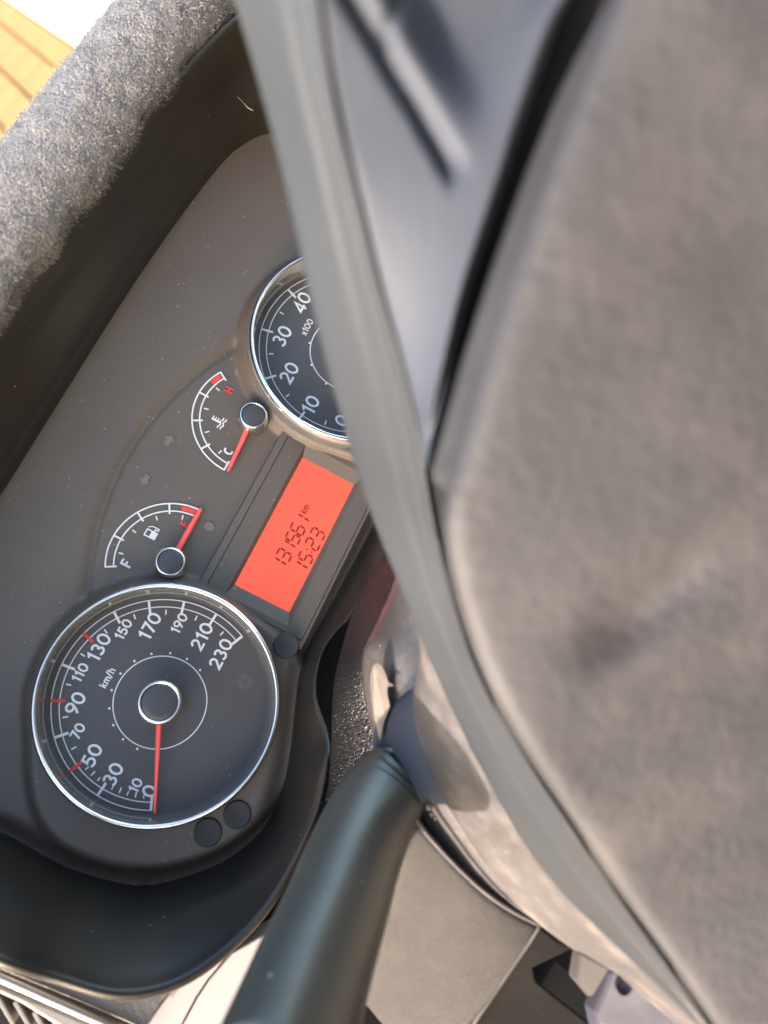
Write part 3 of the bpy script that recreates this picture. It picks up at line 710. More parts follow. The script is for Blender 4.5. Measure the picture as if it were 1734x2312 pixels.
# ================================================================ STEERING WHEEL
def wheel():
    t = thing('steering_wheel', 'blurred grey steering wheel hub with leathery airbag cover in the foreground', 'steering wheel', (90, -90, 190))
    grid('back_cover', [[(129.6,55.7,221.8),(127.6,54.1,223.9),(126.1,52.5,225.7),(118.7,43.1,235.6),(116.2,40.0,239.0),(116.5,39.2,239.3),(116.0,37.0,240.8),(115.1,34.8,242.6),(115.3,34.1,242.9),(114.8,33.3,243.6),(113.4,32.2,245.1),(113.4,31.7,245.4),(114.3,31.8,244.8)],
 [(128.0,53.9,219.4),(126.0,52.5,221.5),(124.6,50.9,223.4),(117.4,41.7,233.4),(114.9,38.6,236.8),(115.2,37.8,237.0),(114.7,35.7,238.6),(113.9,33.5,240.4),(114.1,32.8,240.7),(113.6,32.1,241.4),(112.3,31.0,243.0),(112.3,30.4,243.3),(113.1,30.5,242.7)],
 [(126.3,52.1,217.0),(124.4,50.7,219.1),(123.0,49.1,221.0),(116.1,40.2,231.1),(113.6,37.2,234.5),(114.0,36.4,234.8),(113.5,34.3,236.4),(112.7,32.2,238.2),(112.8,31.5,238.5),(112.4,30.8,239.2),(111.1,29.7,240.8),(111.1,29.2,241.1),(111.9,29.2,240.5)],
 [(124.5,50.1,214.6),(122.7,48.8,216.8),(121.3,47.3,218.7),(114.6,38.6,228.8),(112.3,35.7,232.3),(112.6,34.9,232.5),(112.1,32.9,234.1),(111.4,30.8,235.9),(111.5,30.1,236.2),(111.1,29.4,237.0),(109.8,28.3,238.5),(109.8,27.8,238.9),(110.6,27.9,238.2)],
 [(122.7,47.9,212.4),(120.9,46.6,214.5),(119.6,45.2,216.4),(113.1,36.8,226.5),(110.9,34.0,230.0),(111.2,33.3,230.3),(110.7,31.3,231.8),(110.0,29.3,233.7),(110.2,28.6,234.0),(109.8,27.9,234.7),(108.5,26.9,236.3),(108.5,26.4,236.6),(109.3,26.5,236.0)],
 [(120.8,45.5,210.2),(119.1,44.2,212.4),(117.8,42.9,214.3),(111.6,34.9,224.3),(109.4,32.2,227.8),(109.7,31.5,228.0),(109.3,29.6,229.6),(108.6,27.7,231.4),(108.7,27.0,231.7),(108.4,26.3,232.4),(107.2,25.4,234.0),(107.2,24.9,234.3),(107.9,25.0,233.6)],
 [(118.8,42.9,208.2),(117.1,41.7,210.3),(115.9,40.4,212.2),(109.9,32.8,222.1),(107.8,30.3,225.6),(108.1,29.6,225.8),(107.8,27.8,227.3),(107.1,25.9,229.1),(107.3,25.3,229.4),(106.9,24.7,230.1),(105.8,23.8,231.6),(105.8,23.3,231.9),(106.5,23.3,231.3)],
 [(116.7,40.1,206.1),(115.1,39.0,208.2),(113.9,37.8,210.1),(108.2,30.7,220.0),(106.2,28.3,223.3),(106.5,27.6,223.5),(106.2,25.9,225.0),(105.6,24.1,226.8),(105.7,23.5,227.0),(105.4,22.9,227.7),(104.3,22.0,229.3),(104.3,21.6,229.6),(105.0,21.6,228.9)],
 [(114.6,37.4,203.9),(113.1,36.4,206.1),(111.9,35.2,207.9),(106.5,28.5,217.7),(104.5,26.2,221.1),(104.9,25.5,221.2),(104.6,23.9,222.7),(104.0,22.2,224.4),(104.1,21.6,224.6),(103.8,21.0,225.4),(102.7,20.2,226.9),(102.8,19.8,227.2),(103.4,19.8,226.5)],
 [(112.3,34.5,202.0),(110.8,33.6,204.1),(109.7,32.5,205.9),(104.6,26.1,215.5),(102.8,24.0,218.8),(103.1,23.3,218.9),(102.9,21.8,220.3),(102.3,20.1,222.0),(102.5,19.6,222.3),(102.2,19.0,223.0),(101.1,18.3,224.5),(101.1,17.9,224.8),(101.8,17.9,224.1)],
 [(109.5,31.5,200.4),(108.1,30.6,202.5),(107.1,29.6,204.3),(102.6,23.7,213.3),(101.0,21.7,216.4),(101.3,21.0,216.6),(101.1,19.5,218.0),(100.6,18.0,219.7),(100.7,17.4,219.9),(100.4,16.9,220.6),(99.5,16.2,222.2),(99.5,15.8,222.5),(100.1,15.8,221.8)],
 [(106.5,28.4,199.1),(105.2,27.6,201.1),(104.3,26.6,202.8),(100.6,21.1,211.2),(99.2,19.3,214.1),(99.5,18.6,214.3),(99.3,17.1,215.7),(98.8,15.6,217.4),(98.9,15.1,217.7),(98.7,14.5,218.4),(97.7,13.9,220.0),(97.7,13.5,220.2),(98.3,13.5,219.6)],
 [(103.4,25.3,197.8),(102.2,24.5,199.8),(101.4,23.7,201.3),(98.4,18.5,209.0),(97.3,16.7,211.8),(97.6,16.1,212.0),(97.4,14.6,213.4),(96.9,13.1,215.2),(97.0,12.6,215.5),(96.8,12.1,216.2),(95.9,11.4,217.8),(95.9,11.0,218.1),(96.5,11.0,217.4)],
 [(100.3,22.2,196.3),(99.1,21.5,198.3),(98.5,20.7,199.8),(96.2,15.8,206.8),(95.3,14.1,209.4),(95.6,13.5,209.6),(95.4,12.0,211.1),(95.0,10.5,213.0),(95.1,10.0,213.3),(94.9,9.5,214.0),(94.0,8.8,215.6),(94.0,8.4,215.9),(94.6,8.4,215.3)],
 [(97.3,19.2,194.5),(96.2,18.6,196.5),(95.7,17.8,197.9),(94.0,13.1,204.4),(93.3,11.5,206.8),(93.6,10.8,207.1),(93.4,9.4,208.7),(93.0,7.9,210.6),(93.1,7.3,211.0),(92.9,6.8,211.7),(92.0,6.2,213.4),(92.1,5.8,213.7),(92.6,5.8,213.1)],
 [(94.5,16.3,192.2),(93.5,15.7,194.1),(93.1,14.9,195.5),(91.8,10.4,201.8),(91.2,8.8,204.2),(91.5,8.1,204.5),(91.3,6.7,206.2),(90.9,5.2,208.2),(91.1,4.6,208.5),(90.9,4.1,209.3),(90.1,3.6,211.0),(90.1,3.2,211.4),(90.6,3.1,210.7)],
 [(92.0,13.4,189.3),(91.1,12.8,191.2),(90.7,12.1,192.6),(89.6,7.6,199.0),(89.1,6.1,201.4),(89.4,5.4,201.7),(89.2,3.9,203.5),(88.8,2.5,205.6),(89.0,1.9,206.0),(88.8,1.4,206.8),(88.0,0.9,208.5),(88.0,0.5,208.9),(88.6,0.4,208.3)],
 [(89.5,10.5,186.1),(88.7,9.9,187.9),(88.3,9.2,189.3),(87.4,4.8,196.0),(86.9,3.2,198.5),(87.1,2.5,198.9),(87.0,1.1,200.9),(86.7,-0.4,203.0),(86.8,-1.0,203.5),(86.6,-1.4,204.3),(85.9,-1.9,206.0),(85.9,-2.3,206.4),(86.4,-2.5,205.8)],
 [(86.9,7.4,183.0),(86.3,6.9,184.7),(85.9,6.2,186.1),(85.1,1.8,193.0),(84.7,0.2,195.6),(84.9,-0.5,196.2),(84.7,-1.9,198.2),(84.4,-3.3,200.5),(84.5,-3.9,201.0),(84.4,-4.4,201.9),(83.8,-4.9,203.4),(83.8,-5.3,203.9),(84.2,-5.4,203.4)],
 [(84.3,4.1,179.8),(83.7,3.7,181.4),(83.4,3.0,182.8),(82.7,-1.4,190.0),(82.3,-2.9,192.7),(82.5,-3.6,193.4),(82.4,-5.0,195.6),(82.1,-6.4,197.9),(82.2,-7.0,198.5),(82.1,-7.5,199.4),(81.6,-7.9,200.9),(81.6,-8.3,201.4),(81.9,-8.5,201.0)],
 [(81.5,0.7,176.6),(81.1,0.3,178.1),(80.8,-0.3,179.5),(80.2,-4.7,187.1),(79.9,-6.1,189.8),(80.1,-6.9,190.6),(79.9,-8.3,192.9),(79.7,-9.7,195.4),(79.8,-10.2,196.1),(79.7,-10.7,197.0),(79.3,-11.1,198.4),(79.3,-11.5,198.9),(79.6,-11.7,198.7)],
 [(78.7,-2.8,173.2),(78.4,-3.2,174.6),(78.2,-3.8,176.1),(77.7,-8.1,184.0),(77.4,-9.5,186.8),(77.5,-10.2,187.8),(77.5,-11.6,190.2),(77.3,-13.0,192.7),(77.4,-13.5,193.5),(77.3,-14.0,194.4),(76.9,-14.4,195.8),(76.9,-14.8,196.4),(77.2,-14.9,196.2)],
 [(75.9,-6.5,169.8),(75.6,-6.8,171.2),(75.4,-7.4,172.6),(75.0,-11.6,180.8),(74.9,-13.0,183.8),(75.0,-13.7,184.8),(74.9,-15.0,187.3),(74.8,-16.3,189.9),(74.9,-16.9,190.7),(74.8,-17.3,191.7),(74.5,-17.7,193.1),(74.5,-18.1,193.7),(74.7,-18.2,193.5)],
 [(73.0,-10.4,166.3),(72.7,-10.7,167.7),(72.5,-11.2,169.2),(72.3,-15.2,177.6),(72.2,-16.5,180.5),(72.3,-17.2,181.6),(72.3,-18.5,184.1),(72.3,-19.7,186.8),(72.3,-20.2,187.7),(72.3,-20.6,188.6),(72.0,-21.0,190.0),(72.0,-21.3,190.6),(72.2,-21.5,190.5)],
 [(70.0,-14.4,162.8),(69.7,-14.7,164.2),(69.6,-15.2,165.7),(69.5,-18.8,174.1),(69.4,-20.1,177.1),(69.6,-20.7,178.1),(69.6,-22.0,180.7),(69.6,-23.1,183.4),(69.7,-23.6,184.2),(69.7,-24.0,185.2),(69.4,-24.3,186.6),(69.5,-24.7,187.2),(69.6,-24.8,187.1)],
 [(66.9,-18.6,159.3),(66.6,-18.8,160.7),(66.5,-19.3,162.2),(66.6,-22.7,170.5),(66.6,-23.8,173.5),(66.7,-24.4,174.5),(66.8,-25.5,177.0),(66.8,-26.6,179.7),(67.0,-27.1,180.6),(66.9,-27.4,181.5),(66.7,-27.7,182.9),(66.8,-28.0,183.5),(67.0,-28.2,183.4)],
 [(63.7,-22.9,155.8),(63.5,-23.1,157.2),(63.4,-23.5,158.7),(63.6,-26.6,166.8),(63.6,-27.6,169.7),(63.8,-28.2,170.7),(63.9,-29.2,173.2),(64.0,-30.2,175.9),(64.1,-30.7,176.7),(64.1,-31.0,177.6),(63.9,-31.2,179.0),(64.0,-31.5,179.7),(64.2,-31.7,179.5)],
 [(60.5,-27.5,152.6),(60.3,-27.6,154.0),(60.2,-28.0,155.4),(60.5,-30.7,163.2),(60.6,-31.7,166.1),(60.8,-32.2,167.0),(60.9,-33.1,169.4),(61.0,-34.0,172.0),(61.2,-34.4,172.8),(61.2,-34.7,173.7),(61.0,-34.9,175.1),(61.1,-35.2,175.7),(61.2,-35.3,175.5)],
 [(57.2,-32.3,149.7),(57.0,-32.4,151.1),(57.0,-32.7,152.4),(57.4,-35.1,159.9),(57.5,-35.9,162.6),(57.7,-36.4,163.5),(57.9,-37.2,165.8),(58.0,-38.0,168.2),(58.1,-38.4,169.0),(58.1,-38.6,169.8),(58.0,-38.8,171.2),(58.1,-39.0,171.8),(58.2,-39.2,171.6)],
 [(53.9,-37.2,147.0),(53.7,-37.3,148.4),(53.7,-37.5,149.6),(54.2,-39.6,156.7),(54.3,-40.3,159.3),(54.5,-40.8,160.1),(54.7,-41.5,162.3),(54.9,-42.2,164.6),(55.0,-42.5,165.3),(55.0,-42.8,166.1),(54.9,-42.9,167.4),(55.0,-43.1,168.0),(55.1,-43.3,167.8)],
 [(50.5,-42.3,144.2),(50.4,-42.3,145.5),(50.4,-42.5,146.8),(50.9,-44.3,153.5),(51.1,-45.0,156.0),(51.3,-45.4,156.7),(51.5,-46.0,158.8),(51.6,-46.6,161.1),(51.8,-46.9,161.7),(51.8,-47.1,162.5),(51.7,-47.2,163.8),(51.8,-47.4,164.3),(52.0,-47.6,164.1)],
 [(47.0,-47.4,141.2),(46.9,-47.4,142.5),(46.9,-47.6,143.7),(47.5,-49.2,150.2),(47.7,-49.7,152.6),(47.9,-50.1,153.4),(48.2,-50.7,155.4),(48.4,-51.2,157.6),(48.5,-51.5,158.2),(48.5,-51.6,159.0),(48.5,-51.7,160.3),(48.6,-51.9,160.8),(48.7,-52.0,160.6)],
 [(43.4,-52.7,138.1),(43.3,-52.7,139.4),(43.4,-52.8,140.6),(44.1,-54.2,147.0),(44.3,-54.6,149.3),(44.5,-55.0,150.0),(44.8,-55.5,152.0),(45.0,-56.0,154.2),(45.1,-56.2,154.8),(45.2,-56.3,155.6),(45.1,-56.3,156.9),(45.2,-56.5,157.3),(45.4,-56.7,157.1)],
 [(39.8,-58.2,135.2),(39.7,-58.1,136.4),(39.8,-58.2,137.6),(40.6,-59.3,143.9),(40.8,-59.7,146.3),(41.0,-60.0,146.9),(41.3,-60.5,148.9),(41.6,-60.9,151.0),(41.7,-61.1,151.7),(41.8,-61.2,152.4),(41.8,-61.2,153.7),(41.9,-61.3,154.2),(42.0,-61.5,153.9)],
 [(36.1,-63.8,132.4),(36.0,-63.6,133.7),(36.1,-63.7,134.8),(37.1,-64.6,141.2),(37.4,-64.9,143.6),(37.6,-65.2,144.3),(37.9,-65.6,146.3),(38.2,-65.9,148.4),(38.4,-66.1,149.1),(38.5,-66.2,149.8),(38.5,-66.1,151.1),(38.6,-66.3,151.6),(38.7,-66.5,151.4)],
 [(32.4,-69.5,129.7),(32.4,-69.3,131.1),(32.5,-69.3,132.3),(33.6,-70.1,139.0),(34.0,-70.3,141.4),(34.2,-70.6,142.2),(34.6,-70.9,144.3),(35.0,-71.1,146.5),(35.2,-71.3,147.2),(35.3,-71.4,148.0),(35.3,-71.2,149.3),(35.4,-71.4,149.8),(35.6,-71.5,149.6)],
 [(28.6,-75.3,127.3),(28.7,-75.1,128.7),(28.8,-75.1,130.0),(30.2,-75.6,137.1),(30.6,-75.7,139.7),(30.9,-76.0,140.6),(31.4,-76.2,142.8),(31.8,-76.4,145.2),(32.0,-76.5,145.9),(32.2,-76.6,146.7),(32.2,-76.4,148.1),(32.4,-76.5,148.6),(32.5,-76.7,148.4)],
 [(24.9,-81.2,125.2),(25.0,-81.0,126.6),(25.2,-80.9,128.0),(26.8,-81.2,135.6),(27.3,-81.2,138.4),(27.7,-81.4,139.3),(28.2,-81.6,141.7),(28.7,-81.7,144.2),(29.0,-81.8,145.0),(29.1,-81.8,145.9),(29.2,-81.6,147.3),(29.4,-81.7,147.9),(29.5,-81.9,147.7)],
 [(21.3,-87.2,123.3),(21.4,-86.9,124.7),(21.6,-86.8,126.2),(23.5,-86.8,134.3),(24.1,-86.8,137.2),(24.4,-86.9,138.2),(25.1,-87.0,140.8),(25.7,-87.0,143.4),(26.0,-87.1,144.3),(26.2,-87.1,145.2),(26.3,-86.8,146.7),(26.5,-86.9,147.3),(26.6,-87.1,147.1)],
 [(17.6,-93.2,121.6),(17.7,-92.9,123.1),(18.0,-92.7,124.6),(20.1,-92.4,133.2),(20.9,-92.3,136.3),(21.3,-92.4,137.3),(22.0,-92.4,140.0),(22.7,-92.3,142.8),(23.0,-92.4,143.7),(23.2,-92.3,144.7),(23.4,-92.0,146.2),(23.6,-92.0,146.9),(23.7,-92.2,146.7)],
 [(14.0,-99.3,120.2),(14.1,-98.9,121.7),(14.5,-98.7,123.3),(16.9,-98.1,132.3),(17.7,-97.8,135.5),(18.1,-97.9,136.6),(18.9,-97.8,139.4),(19.7,-97.6,142.3),(20.0,-97.6,143.3),(20.3,-97.5,144.3),(20.5,-97.2,145.8),(20.7,-97.2,146.5),(20.8,-97.4,146.4)],
 [(10.5,-105.3,119.3),(10.7,-104.9,120.8),(11.1,-104.6,122.4),(13.7,-103.7,131.6),(14.6,-103.4,134.9),(15.0,-103.4,136.1),(15.9,-103.2,139.0),(16.7,-102.9,142.0),(17.1,-102.9,142.9),(17.4,-102.8,144.0),(17.6,-102.4,145.5),(17.9,-102.4,146.3),(18.0,-102.6,146.1)],
 [(7.3,-111.2,119.2),(7.5,-110.7,120.7),(7.9,-110.4,122.3),(10.7,-109.2,131.5),(11.6,-108.8,134.8),(12.1,-108.8,135.9),(13.0,-108.5,138.8),(13.9,-108.1,141.8),(14.2,-108.1,142.8),(14.5,-108.0,143.8),(14.8,-107.5,145.3),(15.0,-107.5,146.1),(15.2,-107.7,145.9)],
 [(4.6,-116.7,120.2),(4.8,-116.2,121.7),(5.2,-115.9,123.2),(7.9,-114.6,132.0),(8.8,-114.1,135.2),(9.3,-114.1,136.2),(10.2,-113.7,139.0),(11.1,-113.3,141.8),(11.4,-113.3,142.8),(11.7,-113.1,143.8),(12.0,-112.6,145.3),(12.2,-112.6,146.0),(12.4,-112.8,145.8)],
 [(2.3,-121.9,122.3),(2.5,-121.3,123.7),(2.9,-121.0,125.1),(5.4,-119.7,133.1),(6.3,-119.2,136.0),(6.7,-119.2,137.0),(7.6,-118.8,139.5),(8.4,-118.4,142.2),(8.7,-118.4,143.0),(9.0,-118.2,143.9),(9.3,-117.7,145.3),(9.5,-117.7,146.0),(9.6,-117.9,145.8)],
 [(0.4,-126.7,125.1),(0.6,-126.1,126.5),(0.9,-125.8,127.8),(3.1,-124.6,134.8),(3.9,-124.1,137.3),(4.3,-124.1,138.1),(5.1,-123.8,140.3),(5.8,-123.4,142.7),(6.1,-123.4,143.4),(6.4,-123.2,144.2),(6.6,-122.7,145.6),(6.8,-122.7,146.1),(6.9,-122.9,145.9)],
 [(-1.3,-131.2,128.3),(-1.2,-130.7,129.6),(-0.9,-130.3,130.7),(1.0,-129.3,136.6),(1.7,-128.8,138.8),(2.0,-128.9,139.5),(2.7,-128.7,141.3),(3.3,-128.3,143.3),(3.6,-128.3,143.9),(3.8,-128.1,144.6),(4.0,-127.7,145.9),(4.2,-127.6,146.3),(4.3,-127.9,146.1)],
 [(-3.0,-135.6,131.4),(-2.8,-135.1,132.6),(-2.6,-134.8,133.5),(-1.0,-133.9,138.5),(-0.5,-133.5,140.4),(-0.2,-133.6,140.8),(0.3,-133.4,142.3),(0.9,-133.1,144.0),(1.1,-133.2,144.5),(1.3,-133.0,145.1),(1.5,-132.6,146.2),(1.6,-132.5,146.6),(1.7,-132.8,146.3)],
 [(-4.7,-140.0,134.2),(-4.5,-139.4,135.3),(-4.4,-139.1,136.1),(-3.1,-138.5,140.2),(-2.6,-138.2,141.7),(-2.4,-138.3,142.0),(-2.0,-138.2,143.3),(-1.6,-138.0,144.7),(-1.4,-138.0,145.0),(-1.3,-137.9,145.5),(-1.1,-137.4,146.6),(-1.0,-137.4,146.9),(-0.9,-137.8,146.5)],
 [(-6.4,-144.3,136.7),(-6.3,-143.8,137.8),(-6.2,-143.5,138.5),(-5.2,-143.0,141.7),(-4.9,-142.8,142.9),(-4.7,-143.0,143.1),(-4.4,-143.0,144.0),(-4.1,-142.8,145.2),(-4.0,-142.9,145.4),(-3.8,-142.8,145.8),(-3.7,-142.3,146.8),(-3.6,-142.4,147.0),(-3.6,-142.7,146.6)],
 [(-8.2,-148.6,139.1),(-8.1,-148.1,140.1),(-8.0,-147.8,140.7),(-7.4,-147.6,143.0),(-7.1,-147.4,144.0),(-7.1,-147.7,144.0),(-6.9,-147.8,144.6),(-6.6,-147.7,145.5),(-6.6,-147.8,145.6),(-6.5,-147.8,145.9),(-6.4,-147.3,146.8),(-6.3,-147.4,146.9),(-6.3,-147.7,146.5)],
 [(-9.9,-152.9,141.4),(-9.9,-152.3,142.3),(-9.8,-152.1,142.8),(-9.5,-152.1,144.2),(-9.4,-152.1,144.9),(-9.4,-152.4,144.8),(-9.3,-152.6,145.1),(-9.3,-152.6,145.6),(-9.2,-152.8,145.6),(-9.2,-152.7,145.9),(-9.1,-152.3,146.6),(-9.1,-152.4,146.7),(-9.1,-152.8,146.2)]], 'wheel', t, sub=1, toward=(0, 0, 1))
    o = grid('hub_side', [[(129.6,55.7,221.8),(130.6,55.9,221.0),(134.9,57.1,217.6),(140.8,58.6,213.1),(148.0,60.5,207.5),(151.7,61.6,204.0)],
 [(128.0,53.9,219.4),(129.0,54.2,218.6),(133.2,55.2,215.2),(138.9,56.6,210.7),(145.9,58.3,205.0),(149.5,59.4,201.5)],
 [(126.3,52.1,217.0),(127.3,52.3,216.2),(131.3,53.3,212.7),(136.8,54.6,208.1),(143.6,56.2,202.5),(147.1,57.2,198.9)],
 [(124.5,50.1,214.6),(125.5,50.3,213.8),(129.4,51.2,210.3),(134.7,52.4,205.7),(141.3,53.9,200.0),(144.7,54.8,196.3)],
 [(122.7,47.9,212.4),(123.6,48.1,211.5),(127.5,48.9,208.0),(132.6,50.0,203.4),(139.0,51.3,197.6),(142.3,52.1,194.0)],
 [(120.8,45.5,210.2),(121.7,45.6,209.4),(125.5,46.2,205.9),(130.6,47.1,201.2),(136.9,48.1,195.5),(140.2,48.7,191.9)],
 [(118.8,42.9,208.2),(119.7,43.0,207.3),(123.5,43.4,203.9),(128.6,43.9,199.2),(134.9,44.6,193.5),(138.1,45.1,189.9)],
 [(116.7,40.1,206.1),(117.6,40.2,205.3),(121.4,40.5,201.8),(126.5,40.8,197.2),(132.7,41.2,191.5),(135.8,41.6,187.8)],
 [(114.6,37.4,203.9),(115.5,37.4,203.1),(119.2,37.5,199.6),(124.2,37.7,195.0),(130.3,37.8,189.3),(133.3,38.1,185.6)],
 [(112.3,34.5,202.0),(113.2,34.5,201.1),(116.8,34.5,197.6),(121.8,34.5,192.8),(127.8,34.5,187.0),(130.7,34.7,183.3)],
 [(109.5,31.5,200.4),(110.4,31.5,199.5),(114.1,31.4,195.8),(119.0,31.4,190.8),(125.1,31.3,184.6),(127.9,31.4,180.8)],
 [(106.5,28.4,199.1),(107.4,28.4,198.1),(111.1,28.3,194.1),(116.1,28.2,188.7),(122.3,28.1,182.1),(125.1,28.0,178.2)],
 [(103.4,25.3,197.8),(104.3,25.2,196.7),(108.1,25.1,192.4),(113.2,24.9,186.7),(119.5,24.7,179.5),(122.3,24.6,175.5)],
 [(100.3,22.2,196.3),(101.2,22.1,195.2),(105.1,21.9,190.7),(110.3,21.6,184.5),(116.9,21.2,176.8),(119.6,21.0,172.6)],
 [(97.3,19.2,194.5),(98.2,19.1,193.4),(102.2,18.8,188.6),(107.5,18.3,182.1),(114.2,17.6,173.9),(116.9,17.3,169.6)],
 [(94.5,16.3,192.2),(95.4,16.2,191.0),(99.4,15.7,186.1),(104.7,15.0,179.3),(111.4,14.2,170.7),(114.0,13.7,166.4)],
 [(92.0,13.4,189.3),(92.9,13.3,188.1),(96.7,12.6,183.0),(101.9,11.8,176.1),(108.4,10.7,167.4),(110.9,10.2,163.0)],
 [(89.5,10.5,186.1),(90.4,10.3,184.9),(94.1,9.5,179.7),(99.0,8.5,172.7),(105.3,7.3,163.9),(107.7,6.6,159.5)],
 [(86.9,7.4,183.0),(87.8,7.1,181.7),(91.3,6.3,176.5),(96.1,5.0,169.4),(102.2,3.5,160.4),(104.4,2.8,156.0)],
 [(84.3,4.1,179.8),(85.1,3.8,178.5),(88.5,2.8,173.2),(93.2,1.4,166.0),(99.0,-0.4,157.0),(101.1,-1.3,152.5)],
 [(81.5,0.7,176.6),(82.3,0.4,175.3),(85.6,-0.8,169.9),(90.1,-2.4,162.6),(95.7,-4.4,153.4),(97.7,-5.4,148.9)],
 [(78.7,-2.8,173.2),(79.5,-3.2,171.9),(82.7,-4.5,166.5),(87.0,-6.3,159.1),(92.3,-8.6,149.8),(94.2,-9.7,145.3)],
 [(75.9,-6.5,169.8),(76.6,-6.9,168.5),(79.6,-8.4,163.0),(83.7,-10.4,155.5),(88.8,-12.9,146.2),(90.6,-14.2,141.6)],
 [(73.0,-10.4,166.3),(73.7,-10.8,165.0),(76.5,-12.4,159.4),(80.4,-14.6,151.9),(85.3,-17.4,142.6),(86.9,-18.8,138.0)],
 [(70.0,-14.4,162.8),(70.6,-14.8,161.5),(73.4,-16.6,155.9),(77.0,-19.1,148.4),(81.6,-22.1,139.0),(83.1,-23.6,134.3)],
 [(66.9,-18.6,159.3),(67.5,-19.0,158.0),(70.1,-21.0,152.3),(73.5,-23.6,144.7),(77.8,-26.9,135.3),(79.2,-28.5,130.7)],
 [(63.7,-22.9,155.8),(64.3,-23.4,154.5),(66.6,-25.5,148.8),(69.8,-28.2,141.1),(73.7,-31.6,131.6),(75.0,-33.4,126.9)],
 [(60.5,-27.5,152.6),(61.0,-28.0,151.2),(63.1,-30.1,145.4),(65.9,-32.9,137.7),(69.4,-36.4,128.0),(70.5,-38.3,123.3)],
 [(57.2,-32.3,149.7),(57.7,-32.8,148.3),(59.5,-34.9,142.5),(62.0,-37.9,134.6),(65.1,-41.5,124.8),(66.0,-43.4,120.1)],
 [(53.9,-37.2,147.0),(54.3,-37.7,145.6),(55.9,-39.9,139.7),(58.0,-42.9,131.7),(60.6,-46.6,121.8),(61.4,-48.6,117.0)],
 [(50.5,-42.3,144.2),(50.8,-42.8,142.8),(52.0,-44.9,136.7),(53.7,-47.9,128.6),(55.7,-51.5,118.5),(56.3,-53.5,113.7)],
 [(47.0,-47.4,141.2),(47.2,-47.9,139.7),(48.0,-50.0,133.5),(49.2,-52.7,125.2),(50.6,-56.2,114.9),(50.9,-58.2,110.1)],
 [(43.4,-52.7,138.1),(43.5,-53.1,136.6),(43.8,-54.8,130.2),(44.3,-57.1,121.6),(44.8,-60.0,111.0),(45.0,-62.0,106.1)],
 [(39.8,-58.2,135.2),(39.7,-58.4,133.6),(39.4,-59.5,126.9),(39.0,-60.9,118.0),(38.5,-62.6,106.9),(38.3,-64.5,101.9)],
 [(36.1,-63.8,132.4),(35.9,-63.9,130.7),(34.9,-64.4,123.8),(33.7,-65.0,114.5),(32.2,-65.9,103.0),(31.8,-67.6,97.9)],
 [(32.4,-69.5,129.7),(32.0,-69.6,128.0),(30.7,-69.9,121.0),(28.9,-70.4,111.5),(26.7,-71.0,99.8),(26.1,-72.8,94.6)],
 [(28.6,-75.3,127.3),(28.2,-75.4,125.6),(26.5,-75.7,118.4),(24.3,-76.2,108.8),(21.5,-76.7,96.9),(20.7,-78.5,91.6)],
 [(24.9,-81.2,125.2),(24.5,-81.3,123.5),(22.6,-81.7,116.2),(20.0,-82.3,106.5),(16.8,-83.0,94.5),(15.9,-84.9,89.2)],
 [(21.3,-87.2,123.3),(20.8,-87.3,121.5),(18.7,-87.9,114.2),(15.9,-88.7,104.5),(12.5,-89.7,92.5),(11.5,-91.7,87.2)],
 [(17.6,-93.2,121.6),(17.1,-93.4,119.9),(15.0,-94.2,112.6),(12.2,-95.3,102.8),(8.7,-96.7,90.9),(7.6,-98.9,85.6)],
 [(14.0,-99.3,120.2),(13.5,-99.5,118.4),(11.3,-100.6,111.1),(8.4,-102.0,101.4),(4.8,-103.7,89.5),(3.7,-106.0,84.2)],
 [(10.5,-105.3,119.3),(10.0,-105.6,117.5),(7.7,-106.8,110.2),(4.6,-108.4,100.4),(0.8,-110.4,88.4),(-0.5,-112.9,83.1)],
 [(7.3,-111.2,119.2),(6.7,-111.5,117.4),(4.3,-112.9,110.1),(1.1,-114.7,100.3),(-3.0,-117.0,88.3),(-4.3,-119.7,82.9)],
 [(4.6,-116.7,120.2),(4.0,-117.1,118.4),(1.7,-118.8,111.2),(-1.3,-121.1,101.5),(-5.1,-123.8,89.6),(-6.4,-126.6,84.3)],
 [(2.3,-121.9,122.3),(1.8,-122.3,120.6),(-0.4,-124.3,113.4),(-3.2,-127.0,103.8),(-6.7,-130.2,92.1),(-8.0,-133.2,86.8)],
 [(0.4,-126.7,125.1),(-0.1,-127.2,123.4),(-2.1,-129.5,116.4),(-4.8,-132.5,106.9),(-8.2,-136.2,95.2),(-9.4,-139.3,89.9)],
 [(-1.3,-131.2,128.3),(-1.8,-131.8,126.6),(-3.6,-134.3,119.7),(-6.0,-137.7,110.3),(-8.9,-141.8,98.8),(-10.1,-145.1,93.6)],
 [(-3.0,-135.6,131.4),(-3.3,-136.3,129.7),(-4.7,-139.1,122.9),(-6.5,-142.8,113.8),(-8.8,-147.4,102.5),(-9.9,-150.9,97.4)],
 [(-4.7,-140.0,134.2),(-5.0,-140.7,132.6),(-6.3,-143.7,125.8),(-8.0,-147.8,116.8),(-10.1,-152.8,105.6),(-11.2,-156.5,100.4)],
 [(-6.4,-144.3,136.7),(-6.7,-145.1,135.1),(-7.9,-148.4,128.4),(-9.6,-152.8,119.5),(-11.6,-158.2,108.3),(-12.7,-162.0,103.2)],
 [(-8.2,-148.6,139.1),(-8.5,-149.5,137.5),(-9.6,-153.0,130.9),(-11.1,-157.7,122.0),(-12.9,-163.6,111.0),(-14.0,-167.6,105.9)],
 [(-9.9,-152.9,141.4),(-10.2,-153.8,139.8),(-11.2,-157.5,133.2),(-12.5,-162.6,124.4),(-14.2,-168.9,113.5),(-15.3,-173.1,108.4)]], 'hub', t, sub=1, toward=(-1, .3, 0))
